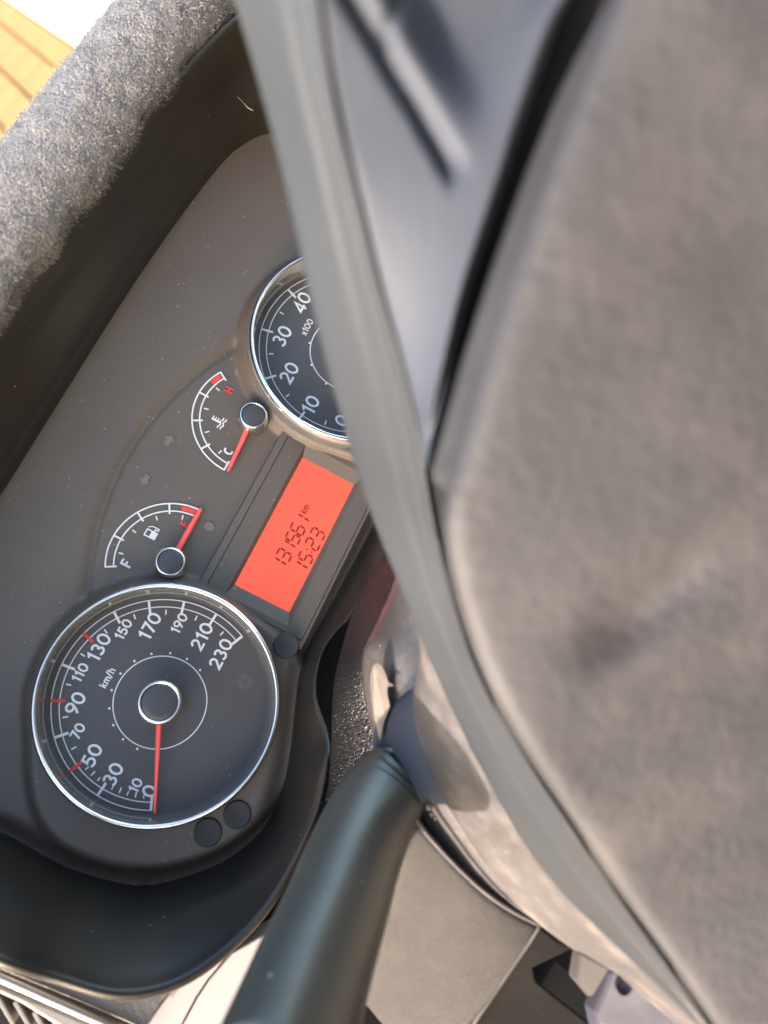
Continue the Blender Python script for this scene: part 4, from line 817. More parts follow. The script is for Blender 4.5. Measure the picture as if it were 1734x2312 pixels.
    grid('spoke_cover', [[(116.5,32.6,242.9),(118.6,31.9,242.0),(121.4,31.3,240.6),(123.9,30.6,239.4),(125.9,29.7,238.6),(127.2,28.6,238.5),(128.4,27.4,238.4),(129.6,26.2,238.3),(130.9,24.9,238.2),(132.1,23.7,238.1),(133.4,22.5,238.0),(134.6,21.2,237.9),(135.9,19.9,237.8),(137.2,18.7,237.7),(138.7,17.4,237.4),(140.8,16.2,236.8),(141.0,14.7,237.5),(142.3,13.4,237.4),(143.6,12.0,237.4),(145.0,10.7,237.3),(146.3,9.3,237.3),(147.6,7.9,237.2),(148.9,6.5,237.2),(150.3,5.1,237.1),(151.6,3.7,237.1),(153.0,2.2,237.0),(154.3,0.8,237.0),(155.7,-0.7,236.9),(157.0,-2.2,236.9),(158.3,-3.7,237.0),(158.8,-5.2,237.5),(158.6,-6.7,238.5),(158.2,-8.2,239.6),(157.9,-9.7,240.6),(158.0,-11.2,241.4),(165.6,-12.9,237.5)],
 [(115.1,31.7,242.5),(116.9,30.9,241.8),(119.6,30.3,240.4),(122.3,29.7,239.0),(124.6,28.9,238.0),(126.3,27.9,237.4),(127.5,26.7,237.3),(128.7,25.6,237.2),(129.9,24.4,237.2),(131.1,23.1,237.1),(132.3,21.9,237.0),(133.6,20.7,236.9),(134.8,19.4,236.8),(136.0,18.2,236.8),(138.2,17.1,236.0),(138.9,15.7,236.4),(139.8,14.3,236.6),(141.0,13.0,236.5),(142.3,11.6,236.4),(143.6,10.3,236.4),(144.8,9.0,236.3),(146.1,7.6,236.3),(147.4,6.2,236.3),(148.7,4.8,236.2),(150.0,3.4,236.2),(151.3,2.0,236.1),(152.6,0.6,236.1),(153.9,-0.8,236.1),(155.3,-2.3,236.1),(156.4,-3.8,236.2),(156.8,-5.2,236.8),(156.6,-6.7,237.7),(156.2,-8.2,238.8),(155.9,-9.7,239.9),(156.0,-11.1,240.6),(163.6,-12.7,236.7)],
 [(114.0,30.8,241.8),(115.4,29.9,241.4),(117.8,29.3,240.2),(120.5,28.7,238.8),(123.0,28.0,237.5),(125.1,27.2,236.6),(126.6,26.1,236.3),(127.8,24.9,236.2),(128.9,23.8,236.1),(130.1,22.6,236.0),(131.3,21.3,236.0),(132.5,20.1,235.9),(133.7,18.9,235.8),(134.9,17.6,235.8),(137.7,16.7,234.5),(137.4,15.1,235.6),(138.5,13.8,235.6),(139.7,12.6,235.6),(140.9,11.2,235.5),(142.2,9.9,235.5),(143.4,8.6,235.4),(144.7,7.3,235.4),(145.9,5.9,235.3),(147.2,4.6,235.3),(148.4,3.2,235.3),(149.7,1.8,235.3),(151.0,0.4,235.2),(152.2,-1.0,235.2),(153.5,-2.4,235.2),(154.5,-3.8,235.4),(154.8,-5.3,236.0),(154.6,-6.8,237.0),(154.2,-8.2,238.1),(154.0,-9.6,239.1),(154.1,-11.0,239.8),(161.5,-12.6,235.9)],
 [(113.6,30.3,240.4),(114.1,29.0,240.9),(116.2,28.3,239.9),(118.6,27.7,238.6),(121.2,27.1,237.3),(123.5,26.3,236.1),(125.5,25.4,235.3),(126.8,24.3,235.1),(127.9,23.2,235.1),(129.1,22.0,235.0),(130.2,20.8,234.9),(131.4,19.6,234.9),(132.5,18.4,234.8),(133.8,17.1,234.7),(136.5,16.2,233.4),(136.0,14.7,234.7),(137.2,13.4,234.6),(138.4,12.1,234.6),(139.6,10.8,234.5),(140.8,9.6,234.5),(142.0,8.3,234.5),(143.2,6.9,234.5),(144.4,5.6,234.4),(145.6,4.3,234.4),(146.8,2.9,234.4),(148.0,1.6,234.4),(149.3,0.2,234.3),(150.5,-1.2,234.3),(151.7,-2.5,234.3),(152.6,-3.9,234.6),(152.8,-5.4,235.3),(152.6,-6.8,236.3),(152.2,-8.2,237.3),(152.0,-9.6,238.3),(152.1,-11.0,239.0),(159.5,-12.5,235.0)],
 [(113.9,29.9,238.5),(113.3,28.3,239.9),(114.7,27.4,239.4),(116.8,26.7,238.4),(119.2,26.1,237.1),(121.7,25.4,235.9),(124.0,24.6,234.8),(125.7,23.7,234.1),(126.9,22.5,234.0),(128.0,21.4,233.9),(129.2,20.2,233.9),(130.3,19.0,233.8),(131.4,17.8,233.8),(132.9,16.7,233.4),(134.6,15.6,233.0),(134.8,14.2,233.7),(135.9,12.9,233.6),(137.1,11.7,233.6),(138.2,10.4,233.6),(139.4,9.2,233.6),(140.5,7.9,233.5),(141.7,6.6,233.5),(142.9,5.3,233.5),(144.0,4.0,233.5),(145.2,2.7,233.5),(146.4,1.4,233.5),(147.6,0.0,233.5),(148.8,-1.3,233.4),(150.0,-2.7,233.4),(150.7,-4.1,233.8),(150.8,-5.4,234.5),(150.6,-6.8,235.5),(150.3,-8.2,236.6),(150.0,-9.6,237.6),(150.2,-10.9,238.2),(157.4,-12.4,234.2)],
 [(114.1,29.6,236.5),(113.3,27.9,238.1),(113.5,26.6,238.7),(115.2,25.8,238.0),(117.4,25.1,236.9),(119.7,24.4,235.7),(122.1,23.7,234.5),(124.2,22.9,233.5),(125.9,21.9,232.9),(127.0,20.8,232.9),(128.1,19.6,232.8),(129.2,18.5,232.8),(130.2,17.3,232.8),(132.5,16.3,231.7),(132.7,15.0,232.5),(133.5,13.7,232.7),(134.6,12.5,232.6),(135.7,11.3,232.6),(136.8,10.0,232.6),(137.9,8.8,232.6),(139.1,7.5,232.6),(140.2,6.3,232.6),(141.3,5.0,232.6),(142.5,3.7,232.6),(143.6,2.4,232.6),(144.7,1.1,232.6),(145.9,-0.2,232.6),(147.0,-1.5,232.6),(148.2,-2.8,232.6),(148.8,-4.2,233.0),(148.8,-5.5,233.8),(148.6,-6.9,234.8),(148.3,-8.2,235.8),(148.1,-9.5,236.8),(148.3,-10.8,237.4),(155.4,-12.3,233.4)],
 [(114.1,29.1,234.7),(113.5,27.5,236.0),(113.2,26.1,237.1),(113.8,24.9,237.4),(115.6,24.2,236.6),(117.8,23.5,235.6),(120.1,22.8,234.3),(122.4,22.0,233.2),(124.4,21.2,232.3),(125.9,20.2,231.8),(127.0,19.0,231.8),(128.0,17.9,231.7),(129.1,16.7,231.7),(131.8,15.9,230.3),(131.2,14.4,231.6),(132.2,13.2,231.7),(133.3,12.0,231.6),(134.4,10.8,231.6),(135.4,9.6,231.6),(136.5,8.4,231.6),(137.6,7.2,231.6),(138.7,5.9,231.6),(139.8,4.7,231.6),(140.9,3.5,231.6),(142.0,2.2,231.6),(143.1,0.9,231.6),(144.2,-0.3,231.6),(145.3,-1.6,231.7),(146.3,-2.9,231.7),(146.8,-4.2,232.2),(146.8,-5.6,233.0),(146.6,-6.9,234.1),(146.3,-8.2,235.1),(146.1,-9.5,236.0),(146.4,-10.7,236.6),(153.3,-12.2,232.6)],
 [(112.6,28.1,234.2),(113.6,27.1,234.1),(113.4,25.7,235.1),(113.2,24.3,236.1),(114.1,23.3,236.1),(115.9,22.5,235.3),(118.1,21.8,234.2),(120.3,21.1,233.0),(122.5,20.3,231.9),(124.4,19.4,231.1),(125.9,18.4,230.7),(126.9,17.3,230.7),(128.3,16.3,230.3),(130.1,15.3,229.7),(129.9,13.9,230.6),(131.0,12.7,230.6),(132.0,11.6,230.6),(133.0,10.4,230.6),(134.0,9.2,230.6),(135.1,8.0,230.6),(136.1,6.8,230.7),(137.2,5.6,230.7),(138.2,4.4,230.7),(139.3,3.2,230.7),(140.3,2.0,230.7),(141.4,0.7,230.7),(142.5,-0.5,230.7),(143.5,-1.8,230.8),(144.5,-3.0,230.9),(144.8,-4.3,231.5),(144.8,-5.6,232.3),(144.6,-6.9,233.3),(144.3,-8.2,234.3),(144.1,-9.4,235.2),(144.5,-10.6,235.7),(151.2,-12.0,231.8)],
 [(109.8,26.6,235.0),(113.1,26.4,232.6),(113.5,25.2,233.1),(113.3,23.9,234.2),(113.2,22.6,235.1),(114.3,21.6,234.9),(116.1,20.9,234.0),(118.2,20.1,233.0),(120.4,19.4,231.8),(122.5,18.6,230.8),(124.3,17.7,230.0),(125.7,16.7,229.6),(127.9,15.8,228.6),(128.1,14.6,229.3),(128.7,13.4,229.6),(129.7,12.2,229.6),(130.6,11.1,229.6),(131.6,10.0,229.6),(132.6,8.8,229.7),(133.6,7.6,229.7),(134.6,6.5,229.7),(135.6,5.3,229.7),(136.7,4.1,229.7),(137.7,2.9,229.8),(138.7,1.7,229.8),(139.7,0.5,229.8),(140.7,-0.7,229.8),(141.8,-1.9,229.9),(142.6,-3.1,230.1),(142.8,-4.4,230.7),(142.8,-5.6,231.6),(142.5,-6.9,232.6),(142.3,-8.1,233.6),(142.1,-9.3,234.5),(142.7,-10.5,234.9),(149.1,-11.9,230.9)],
 [(109.1,25.8,233.8),(109.5,24.7,234.2),(113.2,24.6,231.5),(113.4,23.4,232.1),(113.2,22.1,233.2),(113.2,20.9,234.0),(114.4,20.0,233.6),(116.2,19.2,232.8),(118.2,18.5,231.8),(120.3,17.7,230.7),(122.3,16.9,229.7),(124.2,16.1,228.8),(127.1,15.4,227.1),(126.5,14.0,228.5),(127.4,12.9,228.6),(128.3,11.8,228.6),(129.3,10.6,228.6),(130.2,9.5,228.6),(131.2,8.4,228.7),(132.2,7.3,228.7),(133.1,6.1,228.7),(134.1,5.0,228.7),(135.1,3.8,228.8),(136.1,2.7,228.8),(137.0,1.5,228.8),(138.0,0.4,228.9),(139.0,-0.8,228.9),(140.0,-2.0,229.0),(140.6,-3.2,229.3),(140.8,-4.4,230.0),(140.7,-5.6,230.9),(140.5,-6.8,231.9),(140.2,-8.0,232.9),(140.1,-9.2,233.7),(140.8,-10.4,234.0),(147.0,-11.7,230.1)],
 [(108.4,25.0,232.6),(108.7,23.9,233.1),(110.3,23.2,232.3),(113.2,22.9,230.3),(113.2,21.6,231.1),(113.0,20.4,232.2),(113.1,19.2,232.9),(114.4,18.4,232.5),(116.2,17.6,231.7),(118.1,16.8,230.6),(120.1,16.1,229.6),(122.7,15.4,228.0),(124.8,14.6,227.0),(125.2,13.4,227.5),(126.1,12.3,227.5),(127.0,11.3,227.6),(127.9,10.2,227.6),(128.8,9.1,227.6),(129.8,8.0,227.7),(130.7,6.9,227.7),(131.6,5.8,227.7),(132.6,4.7,227.8),(133.5,3.6,227.8),(134.4,2.5,227.9),(135.4,1.3,227.9),(136.3,0.2,228.0),(137.3,-0.9,228.0),(138.2,-2.1,228.1),(138.7,-3.2,228.5),(138.8,-4.4,229.2),(138.6,-5.6,230.2),(138.4,-6.7,231.2),(138.2,-7.9,232.1),(138.1,-9.0,233.0),(138.9,-10.2,233.1),(144.9,-11.4,229.3)],
 [(107.7,24.2,231.3),(108.0,23.1,231.9),(108.8,22.2,231.9),(111.1,21.7,230.4),(113.1,21.1,229.2),(113.1,19.9,230.1),(112.8,18.7,231.1),(113.0,17.6,231.8),(114.3,16.7,231.4),(116.0,16.0,230.6),(117.9,15.2,229.6),(121.2,14.8,227.3),(121.9,13.7,227.4),(123.4,12.8,227.0),(124.7,11.8,226.6),(125.7,10.8,226.5),(126.6,9.8,226.6),(127.4,8.7,226.6),(128.3,7.7,226.7),(129.2,6.6,226.7),(130.1,5.5,226.8),(131.0,4.5,226.8),(131.9,3.4,226.9),(132.8,2.3,226.9),(133.7,1.2,227.0),(134.6,0.1,227.0),(135.5,-1.0,227.1),(136.3,-2.1,227.3),(136.6,-3.2,227.8),(136.7,-4.3,228.6),(136.5,-5.5,229.5),(136.3,-6.6,230.5),(136.1,-7.7,231.4),(136.1,-8.8,232.2),(137.1,-9.9,232.2),(142.8,-11.1,228.5)],
 [(106.9,23.3,230.2),(107.2,22.3,230.7),(108.0,21.4,230.7),(108.7,20.5,230.7),(111.6,20.2,228.6),(112.9,19.3,228.2),(112.8,18.2,229.1),(112.6,17.0,230.1),(112.8,16.0,230.7),(114.1,15.1,230.3),(116.1,14.5,229.1),(118.7,13.9,227.5),(119.3,12.9,227.7),(121.1,12.1,226.8),(122.8,11.2,226.1),(124.2,10.3,225.6),(125.2,9.3,225.6),(126.0,8.3,225.6),(126.9,7.3,225.7),(127.7,6.3,225.7),(128.6,5.2,225.8),(129.4,4.2,225.9),(130.3,3.2,225.9),(131.1,2.1,226.0),(132.0,1.1,226.1),(132.9,0.0,226.1),(133.7,-1.0,226.2),(134.3,-2.1,226.5),(134.5,-3.2,227.2),(134.5,-4.3,228.0),(134.3,-5.4,228.9),(134.1,-6.4,229.9),(134.0,-7.5,230.7),(134.1,-8.5,231.5),(135.2,-9.6,231.3),(140.7,-10.7,227.7)],
 [(106.1,22.4,229.0),(106.4,21.4,229.5),(107.1,20.5,229.6),(107.9,19.6,229.6),(108.6,18.7,229.6),(111.8,18.5,227.1),(112.6,17.6,227.2),(112.5,16.5,228.1),(112.3,15.4,229.1),(112.6,14.4,229.6),(115.1,13.8,227.9),(115.6,12.8,228.3),(117.0,12.0,227.8),(118.7,11.3,226.9),(120.5,10.5,226.0),(122.1,9.6,225.3),(123.5,8.8,224.8),(124.6,7.8,224.6),(125.4,6.8,224.7),(126.2,5.8,224.8),(127.0,4.8,224.8),(127.8,3.9,224.9),(128.7,2.8,225.0),(129.5,1.8,225.1),(130.3,0.8,225.2),(131.0,-0.2,225.3),(131.8,-1.2,225.5),(132.2,-2.2,225.9),(132.4,-3.3,226.6),(132.3,-4.3,227.4),(132.1,-5.4,228.3),(132.0,-6.4,229.2),(131.9,-7.4,230.0),(132.0,-8.4,230.7),(133.4,-9.4,230.4),(138.6,-10.5,226.8)],
 [(105.3,21.4,227.8),(105.6,20.5,228.3),(106.3,19.6,228.4),(107.0,18.8,228.4),(107.7,17.9,228.5),(108.4,17.0,228.5),(111.7,16.8,225.9),(112.3,15.9,226.1),(112.3,14.8,227.0),(112.9,13.9,227.2),(113.2,12.9,227.7),(113.3,11.9,228.3),(114.7,11.1,227.7),(116.4,10.4,226.9),(118.1,9.6,226.1),(119.8,8.9,225.2),(121.4,8.0,224.5),(122.8,7.2,223.9),(123.9,6.3,223.7),(124.7,5.3,223.8),(125.5,4.3,223.9),(126.2,3.4,224.0),(127.0,2.4,224.1),(127.7,1.4,224.2),(128.4,0.4,224.4),(129.1,-0.5,224.5),(129.8,-1.5,224.8),(130.1,-2.6,225.3),(130.2,-3.6,226.0),(130.1,-4.6,226.8),(130.0,-5.6,227.7),(129.9,-6.6,228.6),(129.9,-7.5,229.3),(130.1,-8.5,230.0),(131.6,-9.5,229.4),(136.6,-10.5,226.0)],
 [(104.5,20.5,226.5),(104.8,19.6,227.0),(105.4,18.7,227.1),(106.1,17.9,227.2),(106.8,17.0,227.3),(107.5,16.2,227.3),(108.2,15.4,227.4),(111.4,15.1,224.8),(112.4,14.3,224.6),(113.3,13.4,224.5),(111.9,12.1,226.8),(111.9,11.1,227.6),(112.8,10.3,227.4),(114.1,9.5,226.8),(115.7,8.8,226.1),(117.3,8.0,225.3),(119.0,7.2,224.4),(120.5,6.4,223.7),(121.9,5.6,223.2),(123.0,4.7,222.9),(123.8,3.7,223.0),(124.5,2.8,223.1),(125.2,1.8,223.3),(125.8,0.9,223.5),(126.5,-0.1,223.6),(127.1,-1.0,223.8),(127.6,-2.0,224.2),(127.9,-3.0,224.8),(127.9,-4.0,225.5),(127.9,-4.9,226.3),(127.8,-5.9,227.1),(127.8,-6.9,227.9),(127.9,-7.8,228.6),(128.1,-8.7,229.2),(129.7,-9.7,228.5),(134.5,-10.7,225.1)],
 [(103.7,19.6,225.2),(103.9,18.7,225.7),(104.5,17.8,225.9),(105.2,17.0,225.9),(105.9,16.2,226.0),(106.5,15.3,226.1),(107.2,14.5,226.2),(107.9,13.7,226.3),(110.9,13.3,223.8),(111.6,12.5,223.9),(111.6,11.5,224.7),(111.4,10.5,225.7),(111.4,9.5,226.5),(112.2,8.6,226.5),(113.5,7.9,226.0),(114.9,7.1,225.3),(116.4,6.3,224.6),(117.9,5.6,223.8),(119.4,4.8,223.2),(120.7,3.9,222.6),(121.8,3.0,222.4),(122.6,2.1,222.4),(123.3,1.2,222.6),(123.9,0.3,222.8),(124.5,-0.7,223.0),(125.0,-1.6,223.3),(125.4,-2.5,223.7),(125.6,-3.5,224.3),(125.7,-4.4,225.0),(125.7,-5.4,225.7),(125.7,-6.3,226.5),(125.7,-7.3,227.2),(125.9,-8.2,227.9),(126.1,-9.1,228.4),(127.9,-10.0,227.5),(132.5,-11.0,224.3)],
 [(102.8,18.7,223.9),(103.1,17.7,224.4),(103.7,16.9,224.6),(104.3,16.1,224.7),(104.9,15.3,224.8),(105.6,14.5,224.9),(106.2,13.6,225.0),(106.8,12.8,225.1),(107.5,12.0,225.2),(110.2,11.6,223.0),(111.2,10.8,222.7),(111.2,9.8,223.5),(111.1,8.8,224.5),(111.0,7.8,225.4),(111.6,7.0,225.5),(112.7,6.2,225.2),(113.9,5.4,224.6),(115.3,4.7,224.0),(116.7,3.9,223.3),(118.1,3.1,222.8),(119.3,2.2,222.3),(120.4,1.4,222.0),(121.2,0.5,222.0),(121.8,-0.4,222.2),(122.4,-1.3,222.5),(122.9,-2.2,222.8),(123.2,-3.2,223.2),(123.4,-4.1,223.8),(123.5,-5.0,224.5),(123.5,-5.9,225.2),(123.6,-6.8,225.9),(123.7,-7.7,226.6),(123.9,-8.6,227.1),(124.2,-9.5,227.6),(126.1,-10.4,226.5),(130.4,-11.4,223.4)],
 [(102.0,17.7,222.6),(102.2,16.8,223.2),(102.8,15.9,223.3),(103.4,15.1,223.4),(104.0,14.3,223.5),(104.6,13.5,223.7),(105.2,12.7,223.8),(105.8,11.9,223.9),(106.4,11.1,224.0),(107.0,10.3,224.1),(109.3,9.8,222.3),(110.7,9.1,221.6),(110.8,8.1,222.3),(110.6,7.2,223.3),(110.5,6.2,224.2),(110.8,5.3,224.6),(111.8,4.6,224.4),(112.9,3.8,224.0),(114.1,3.0,223.5),(115.4,2.2,223.0),(116.6,1.4,222.5),(117.7,0.6,222.1),(118.7,-0.3,221.9),(119.6,-1.1,221.8),(120.2,-2.0,222.0),(120.6,-2.9,222.3),(120.9,-3.8,222.8),(121.1,-4.7,223.4),(121.2,-5.6,224.0),(121.3,-6.5,224.7),(121.4,-7.3,225.3),(121.6,-8.2,225.9),(121.9,-9.1,226.4),(122.2,-9.9,226.7),(124.3,-10.8,225.6),(128.4,-11.8,222.5)],
 [(101.1,16.6,221.3),(101.3,15.7,221.9),(101.8,14.9,222.1),(102.4,14.1,222.2),(103.0,13.3,222.3),(103.6,12.5,222.5),(104.1,11.7,222.6),(104.7,11.0,222.7),(105.3,10.2,222.8),(105.9,9.4,223.0),(106.5,8.6,223.1),(108.2,7.9,221.9),(110.1,7.3,220.6),(110.3,6.4,221.2),(110.2,5.5,222.1),(110.0,4.6,223.1),(110.1,3.7,223.7),(110.9,2.9,223.7),(111.8,2.1,223.4),(112.9,1.4,223.0),(114.0,0.6,222.7),(115.0,-0.2,222.3),(116.1,-1.0,222.0),(117.0,-1.9,221.8),(117.8,-2.7,221.8),(118.3,-3.5,222.0),(118.6,-4.4,222.4),(118.8,-5.3,223.0),(119.0,-6.1,223.6),(119.1,-7.0,224.1),(119.3,-7.8,224.7),(119.6,-8.7,225.2),(119.9,-9.5,225.6),(120.3,-10.4,225.9),(122.4,-11.2,224.6),(126.3,-12.2,221.6)],
 [(100.2,15.5,220.1),(100.4,14.6,220.7),(100.9,13.8,220.9),(101.4,13.1,221.1),(102.0,12.3,221.2),(102.5,11.5,221.3),(103.1,10.7,221.5),(103.6,10.0,221.6),(104.2,9.2,221.7),(104.7,8.4,221.9),(105.3,7.6,222.0),(105.8,6.8,222.1),(107.0,6.1,221.6),(109.5,5.6,219.6),(109.7,4.8,220.1),(109.6,3.9,221.0),(109.4,3.0,221.9),(109.4,2.1,222.7),(109.9,1.3,222.9),(110.7,0.6,222.8),(111.6,-0.2,222.6),(112.5,-1.0,222.3),(113.5,-1.8,222.1),(114.3,-2.6,221.9),(115.2,-3.4,221.8),(115.8,-4.2,221.9),(116.3,-5.0,222.1),(116.6,-5.8,222.6),(116.8,-6.7,223.1),(117.0,-7.5,223.6),(117.3,-8.3,224.0),(117.6,-9.1,224.4),(117.9,-9.9,224.8),(118.4,-10.7,225.1),(120.6,-11.6,223.6),(124.3,-12.5,220.7)],
 [(99.3,14.2,219.0),(99.5,13.4,219.6),(99.9,12.6,219.8),(100.4,11.9,220.0),(100.9,11.1,220.1),(101.5,10.4,220.2),(102.0,9.6,220.4),(102.5,8.9,220.5),(103.0,8.1,220.7),(103.6,7.4,220.8),(104.1,6.6,221.0),(104.6,5.9,221.1),(105.1,5.1,221.3),(105.8,4.3,221.2),(108.7,3.9,218.7),(109.0,3.1,219.1),(109.0,2.2,219.9),(108.8,1.4,220.8),(108.7,0.5,221.7),(108.9,-0.3,222.2),(109.6,-1.0,222.2),(110.3,-1.8,222.1),(111.1,-2.5,222.0),(111.9,-3.3,221.9),(112.6,-4.1,221.8),(113.3,-4.9,221.8),(113.8,-5.6,222.0),(114.3,-6.4,222.2),(114.6,-7.2,222.6),(114.9,-8.0,223.0),(115.2,-8.8,223.4),(115.6,-9.6,223.7),(116.0,-10.4,224.0),(116.4,-11.2,224.3),(118.8,-12.0,222.6),(122.2,-12.9,219.9)],
 [(98.3,12.9,218.0),(98.5,12.1,218.5),(98.9,11.4,218.8),(99.4,10.7,218.9),(99.9,9.9,219.1),(100.4,9.2,219.2),(100.9,8.5,219.4),(101.4,7.7,219.5),(101.9,7.0,219.7),(102.4,6.3,219.8),(102.9,5.6,220.0),(103.4,4.8,220.1),(103.9,4.1,220.3),(104.4,3.3,220.4),(104.9,2.6,220.6),(107.4,2.1,218.3),(108.2,1.4,218.2),(108.3,0.6,218.8),(108.2,-0.2,219.7),(108.0,-1.0,220.6),(108.0,-1.8,221.3),(108.5,-2.6,221.5),(109.1,-3.3,221.5),(109.7,-4.1,221.5),(110.4,-4.8,221.5),(111.0,-5.5,221.6),(111.5,-6.3,221.7),(112.0,-7.1,221.9),(112.4,-7.8,222.1),(112.8,-8.6,222.4),(113.2,-9.3,222.7),(113.6,-10.1,223.0),(114.0,-10.8,223.2),(114.5,-11.6,223.4),(117.0,-12.4,221.5),(120.2,-13.3,219.0)],
 [(97.3,11.6,217.0),(97.5,10.8,217.5),(97.9,10.1,217.8),(98.3,9.4,217.9),(98.8,8.7,218.1),(99.3,8.0,218.2),(99.7,7.3,218.4),(100.2,6.6,218.6),(100.7,5.9,218.7),(101.1,5.2,218.9),(101.6,4.4,219.0),(102.1,3.7,219.2),(102.6,3.0,219.3),(103.0,2.3,219.5),(103.5,1.6,219.6),(104.0,0.9,219.8),(105.6,0.3,218.5),(107.3,-0.3,217.3),(107.5,-1.1,217.8),(107.4,-1.9,218.6),(107.3,-2.6,219.5),(107.2,-3.4,220.3),(107.3,-4.1,220.8),(107.8,-4.8,220.9),(108.4,-5.5,221.0),(108.9,-6.3,221.1),(109.4,-7.0,221.2),(109.9,-7.7,221.4),(110.4,-8.4,221.6),(110.8,-9.1,221.8),(111.2,-9.9,222.0),(111.7,-10.6,222.2),(112.1,-11.3,222.4),(112.6,-12.0,222.6),(115.2,-12.8,220.5),(118.1,-13.7,218.1)],
 [(96.3,10.2,216.0),(96.5,9.5,216.5),(96.8,8.8,216.8),(97.3,8.1,217.0),(97.7,7.4,217.1),(98.2,6.7,217.3),(98.6,6.0,217.4),(99.0,5.4,217.6),(99.5,4.7,217.7),(99.9,4.0,217.9),(100.4,3.3,218.1),(100.8,2.6,218.2),(101.2,2.0,218.4),(101.7,1.3,218.5),(102.1,0.6,218.7),(102.6,-0.1,218.9),(103.0,-0.8,219.0),(103.7,-1.4,218.9),(106.2,-2.0,216.6),(106.6,-2.7,216.8),(106.7,-3.4,217.5),(106.5,-4.2,218.3),(106.4,-4.9,219.1),(106.4,-5.6,219.9),(106.6,-6.3,220.3),(107.1,-7.0,220.4),(107.5,-7.7,220.5),(108.0,-8.3,220.7),(108.4,-9.0,220.9),(108.9,-9.7,221.0),(109.3,-10.4,221.2),(109.8,-11.1,221.4),(110.2,-11.8,221.6),(110.6,-12.5,221.7),(113.3,-13.3,219.4),(116.0,-14.1,217.2)],
 [(95.3,8.8,215.0),(95.5,8.1,215.4),(95.8,7.4,215.8),(96.2,6.7,216.0),(96.6,6.1,216.1),(97.0,5.4,216.3),(97.4,4.8,216.4),(97.9,4.1,216.6),(98.3,3.5,216.8),(98.7,2.8,216.9),(99.1,2.2,217.1),(99.5,1.5,217.3),(99.9,0.9,217.4),(100.3,0.2,217.6),(100.8,-0.4,217.7),(101.2,-1.1,217.9),(101.6,-1.8,218.1),(102.0,-2.4,218.2),(102.4,-3.1,218.4),(104.0,-3.7,217.1),(105.6,-4.3,215.9),(105.8,-5.0,216.3),(105.8,-5.7,217.0),(105.6,-6.3,217.9),(105.5,-7.0,218.7),(105.5,-7.7,219.4),(105.8,-8.3,219.7),(106.2,-9.0,219.9),(106.6,-9.7,220.0),(107.0,-10.3,220.2),(107.4,-11.0,220.4),(107.9,-11.6,220.5),(108.3,-12.3,220.7),(108.7,-13.0,220.8),(111.5,-13.8,218.4),(114.0,-14.5,216.3)],
 [(94.3,7.4,213.9),(94.5,6.7,214.4),(94.7,6.1,214.8),(95.1,5.4,214.9),(95.5,4.8,215.1),(95.9,4.2,215.3),(96.3,3.5,215.4),(96.7,2.9,215.6),(97.0,2.3,215.8),(97.4,1.7,215.9),(97.8,1.0,216.1),(98.2,0.4,216.3),(98.6,-0.2,216.4),(99.0,-0.8,216.6),(99.4,-1.5,216.8),(99.8,-2.1,216.9),(100.2,-2.7,217.1),(100.5,-3.4,217.3),(100.9,-4.0,217.4),(101.3,-4.6,217.6),(101.7,-5.2,217.8),(103.3,-5.8,216.4),(103.9,-6.5,216.4),(103.9,-7.1,217.0),(103.9,-7.8,217.7),(104.0,-8.4,218.2),(104.2,-9.0,218.6),(104.5,-9.7,218.9),(104.8,-10.3,219.1),(105.2,-10.9,219.3),(105.6,-11.6,219.5),(106.0,-12.2,219.6),(106.4,-12.8,219.8),(106.9,-13.5,219.9),(109.6,-14.2,217.3),(111.9,-15.0,215.4)],
 [(93.3,6.0,212.8),(93.5,5.4,213.2),(93.7,4.7,213.6),(94.0,4.1,213.8),(94.4,3.5,214.0),(94.7,2.9,214.2),(95.1,2.3,214.3),(95.5,1.7,214.5),(95.8,1.1,214.7),(96.2,0.5,214.9),(96.5,-0.1,215.0),(96.9,-0.7,215.2),(97.3,-1.3,215.4),(97.6,-1.9,215.6),(98.0,-2.5,215.7),(98.3,-3.1,215.9),(98.7,-3.7,216.1),(99.1,-4.3,216.3),(99.4,-4.9,216.4),(99.8,-5.5,216.6),(100.1,-6.1,216.8),(100.5,-6.7,217.0),(100.9,-7.3,217.1),(101.3,-7.9,217.2),(101.6,-8.5,217.5),(102.0,-9.1,217.7),(102.3,-9.7,217.8),(102.7,-10.3,218.0),(103.0,-10.9,218.2),(103.4,-11.5,218.4),(103.8,-12.1,218.6),(104.1,-12.7,218.7),(104.5,-13.3,218.9),(105.1,-13.9,218.8),(107.7,-14.7,216.3),(109.8,-15.4,214.5)],
 [(92.3,4.6,211.5),(92.4,4.0,212.0),(92.6,3.4,212.4),(92.9,2.9,212.6),(93.2,2.3,212.8),(93.6,1.7,213.0),(93.9,1.1,213.2),(94.2,0.5,213.4),(94.6,0.0,213.6),(94.9,-0.6,213.7),(95.3,-1.2,213.9),(95.6,-1.8,214.1),(95.9,-2.3,214.3),(96.3,-2.9,214.5),(96.6,-3.5,214.7),(96.9,-4.1,214.8),(97.3,-4.6,215.0),(97.6,-5.2,215.2),(97.9,-5.8,215.4),(98.2,-6.4,215.6),(98.6,-6.9,215.8),(98.9,-7.5,216.0),(99.2,-8.1,216.1),(99.6,-8.7,216.3),(99.9,-9.2,216.5),(100.2,-9.8,216.7),(100.6,-10.4,216.9),(100.9,-11.0,217.1),(101.2,-11.5,217.3),(101.6,-12.1,217.4),(101.9,-12.7,217.6),(102.2,-13.2,217.8),(102.6,-13.8,218.0),(103.2,-14.4,217.8),(105.8,-15.1,215.2),(107.7,-15.8,213.5)],
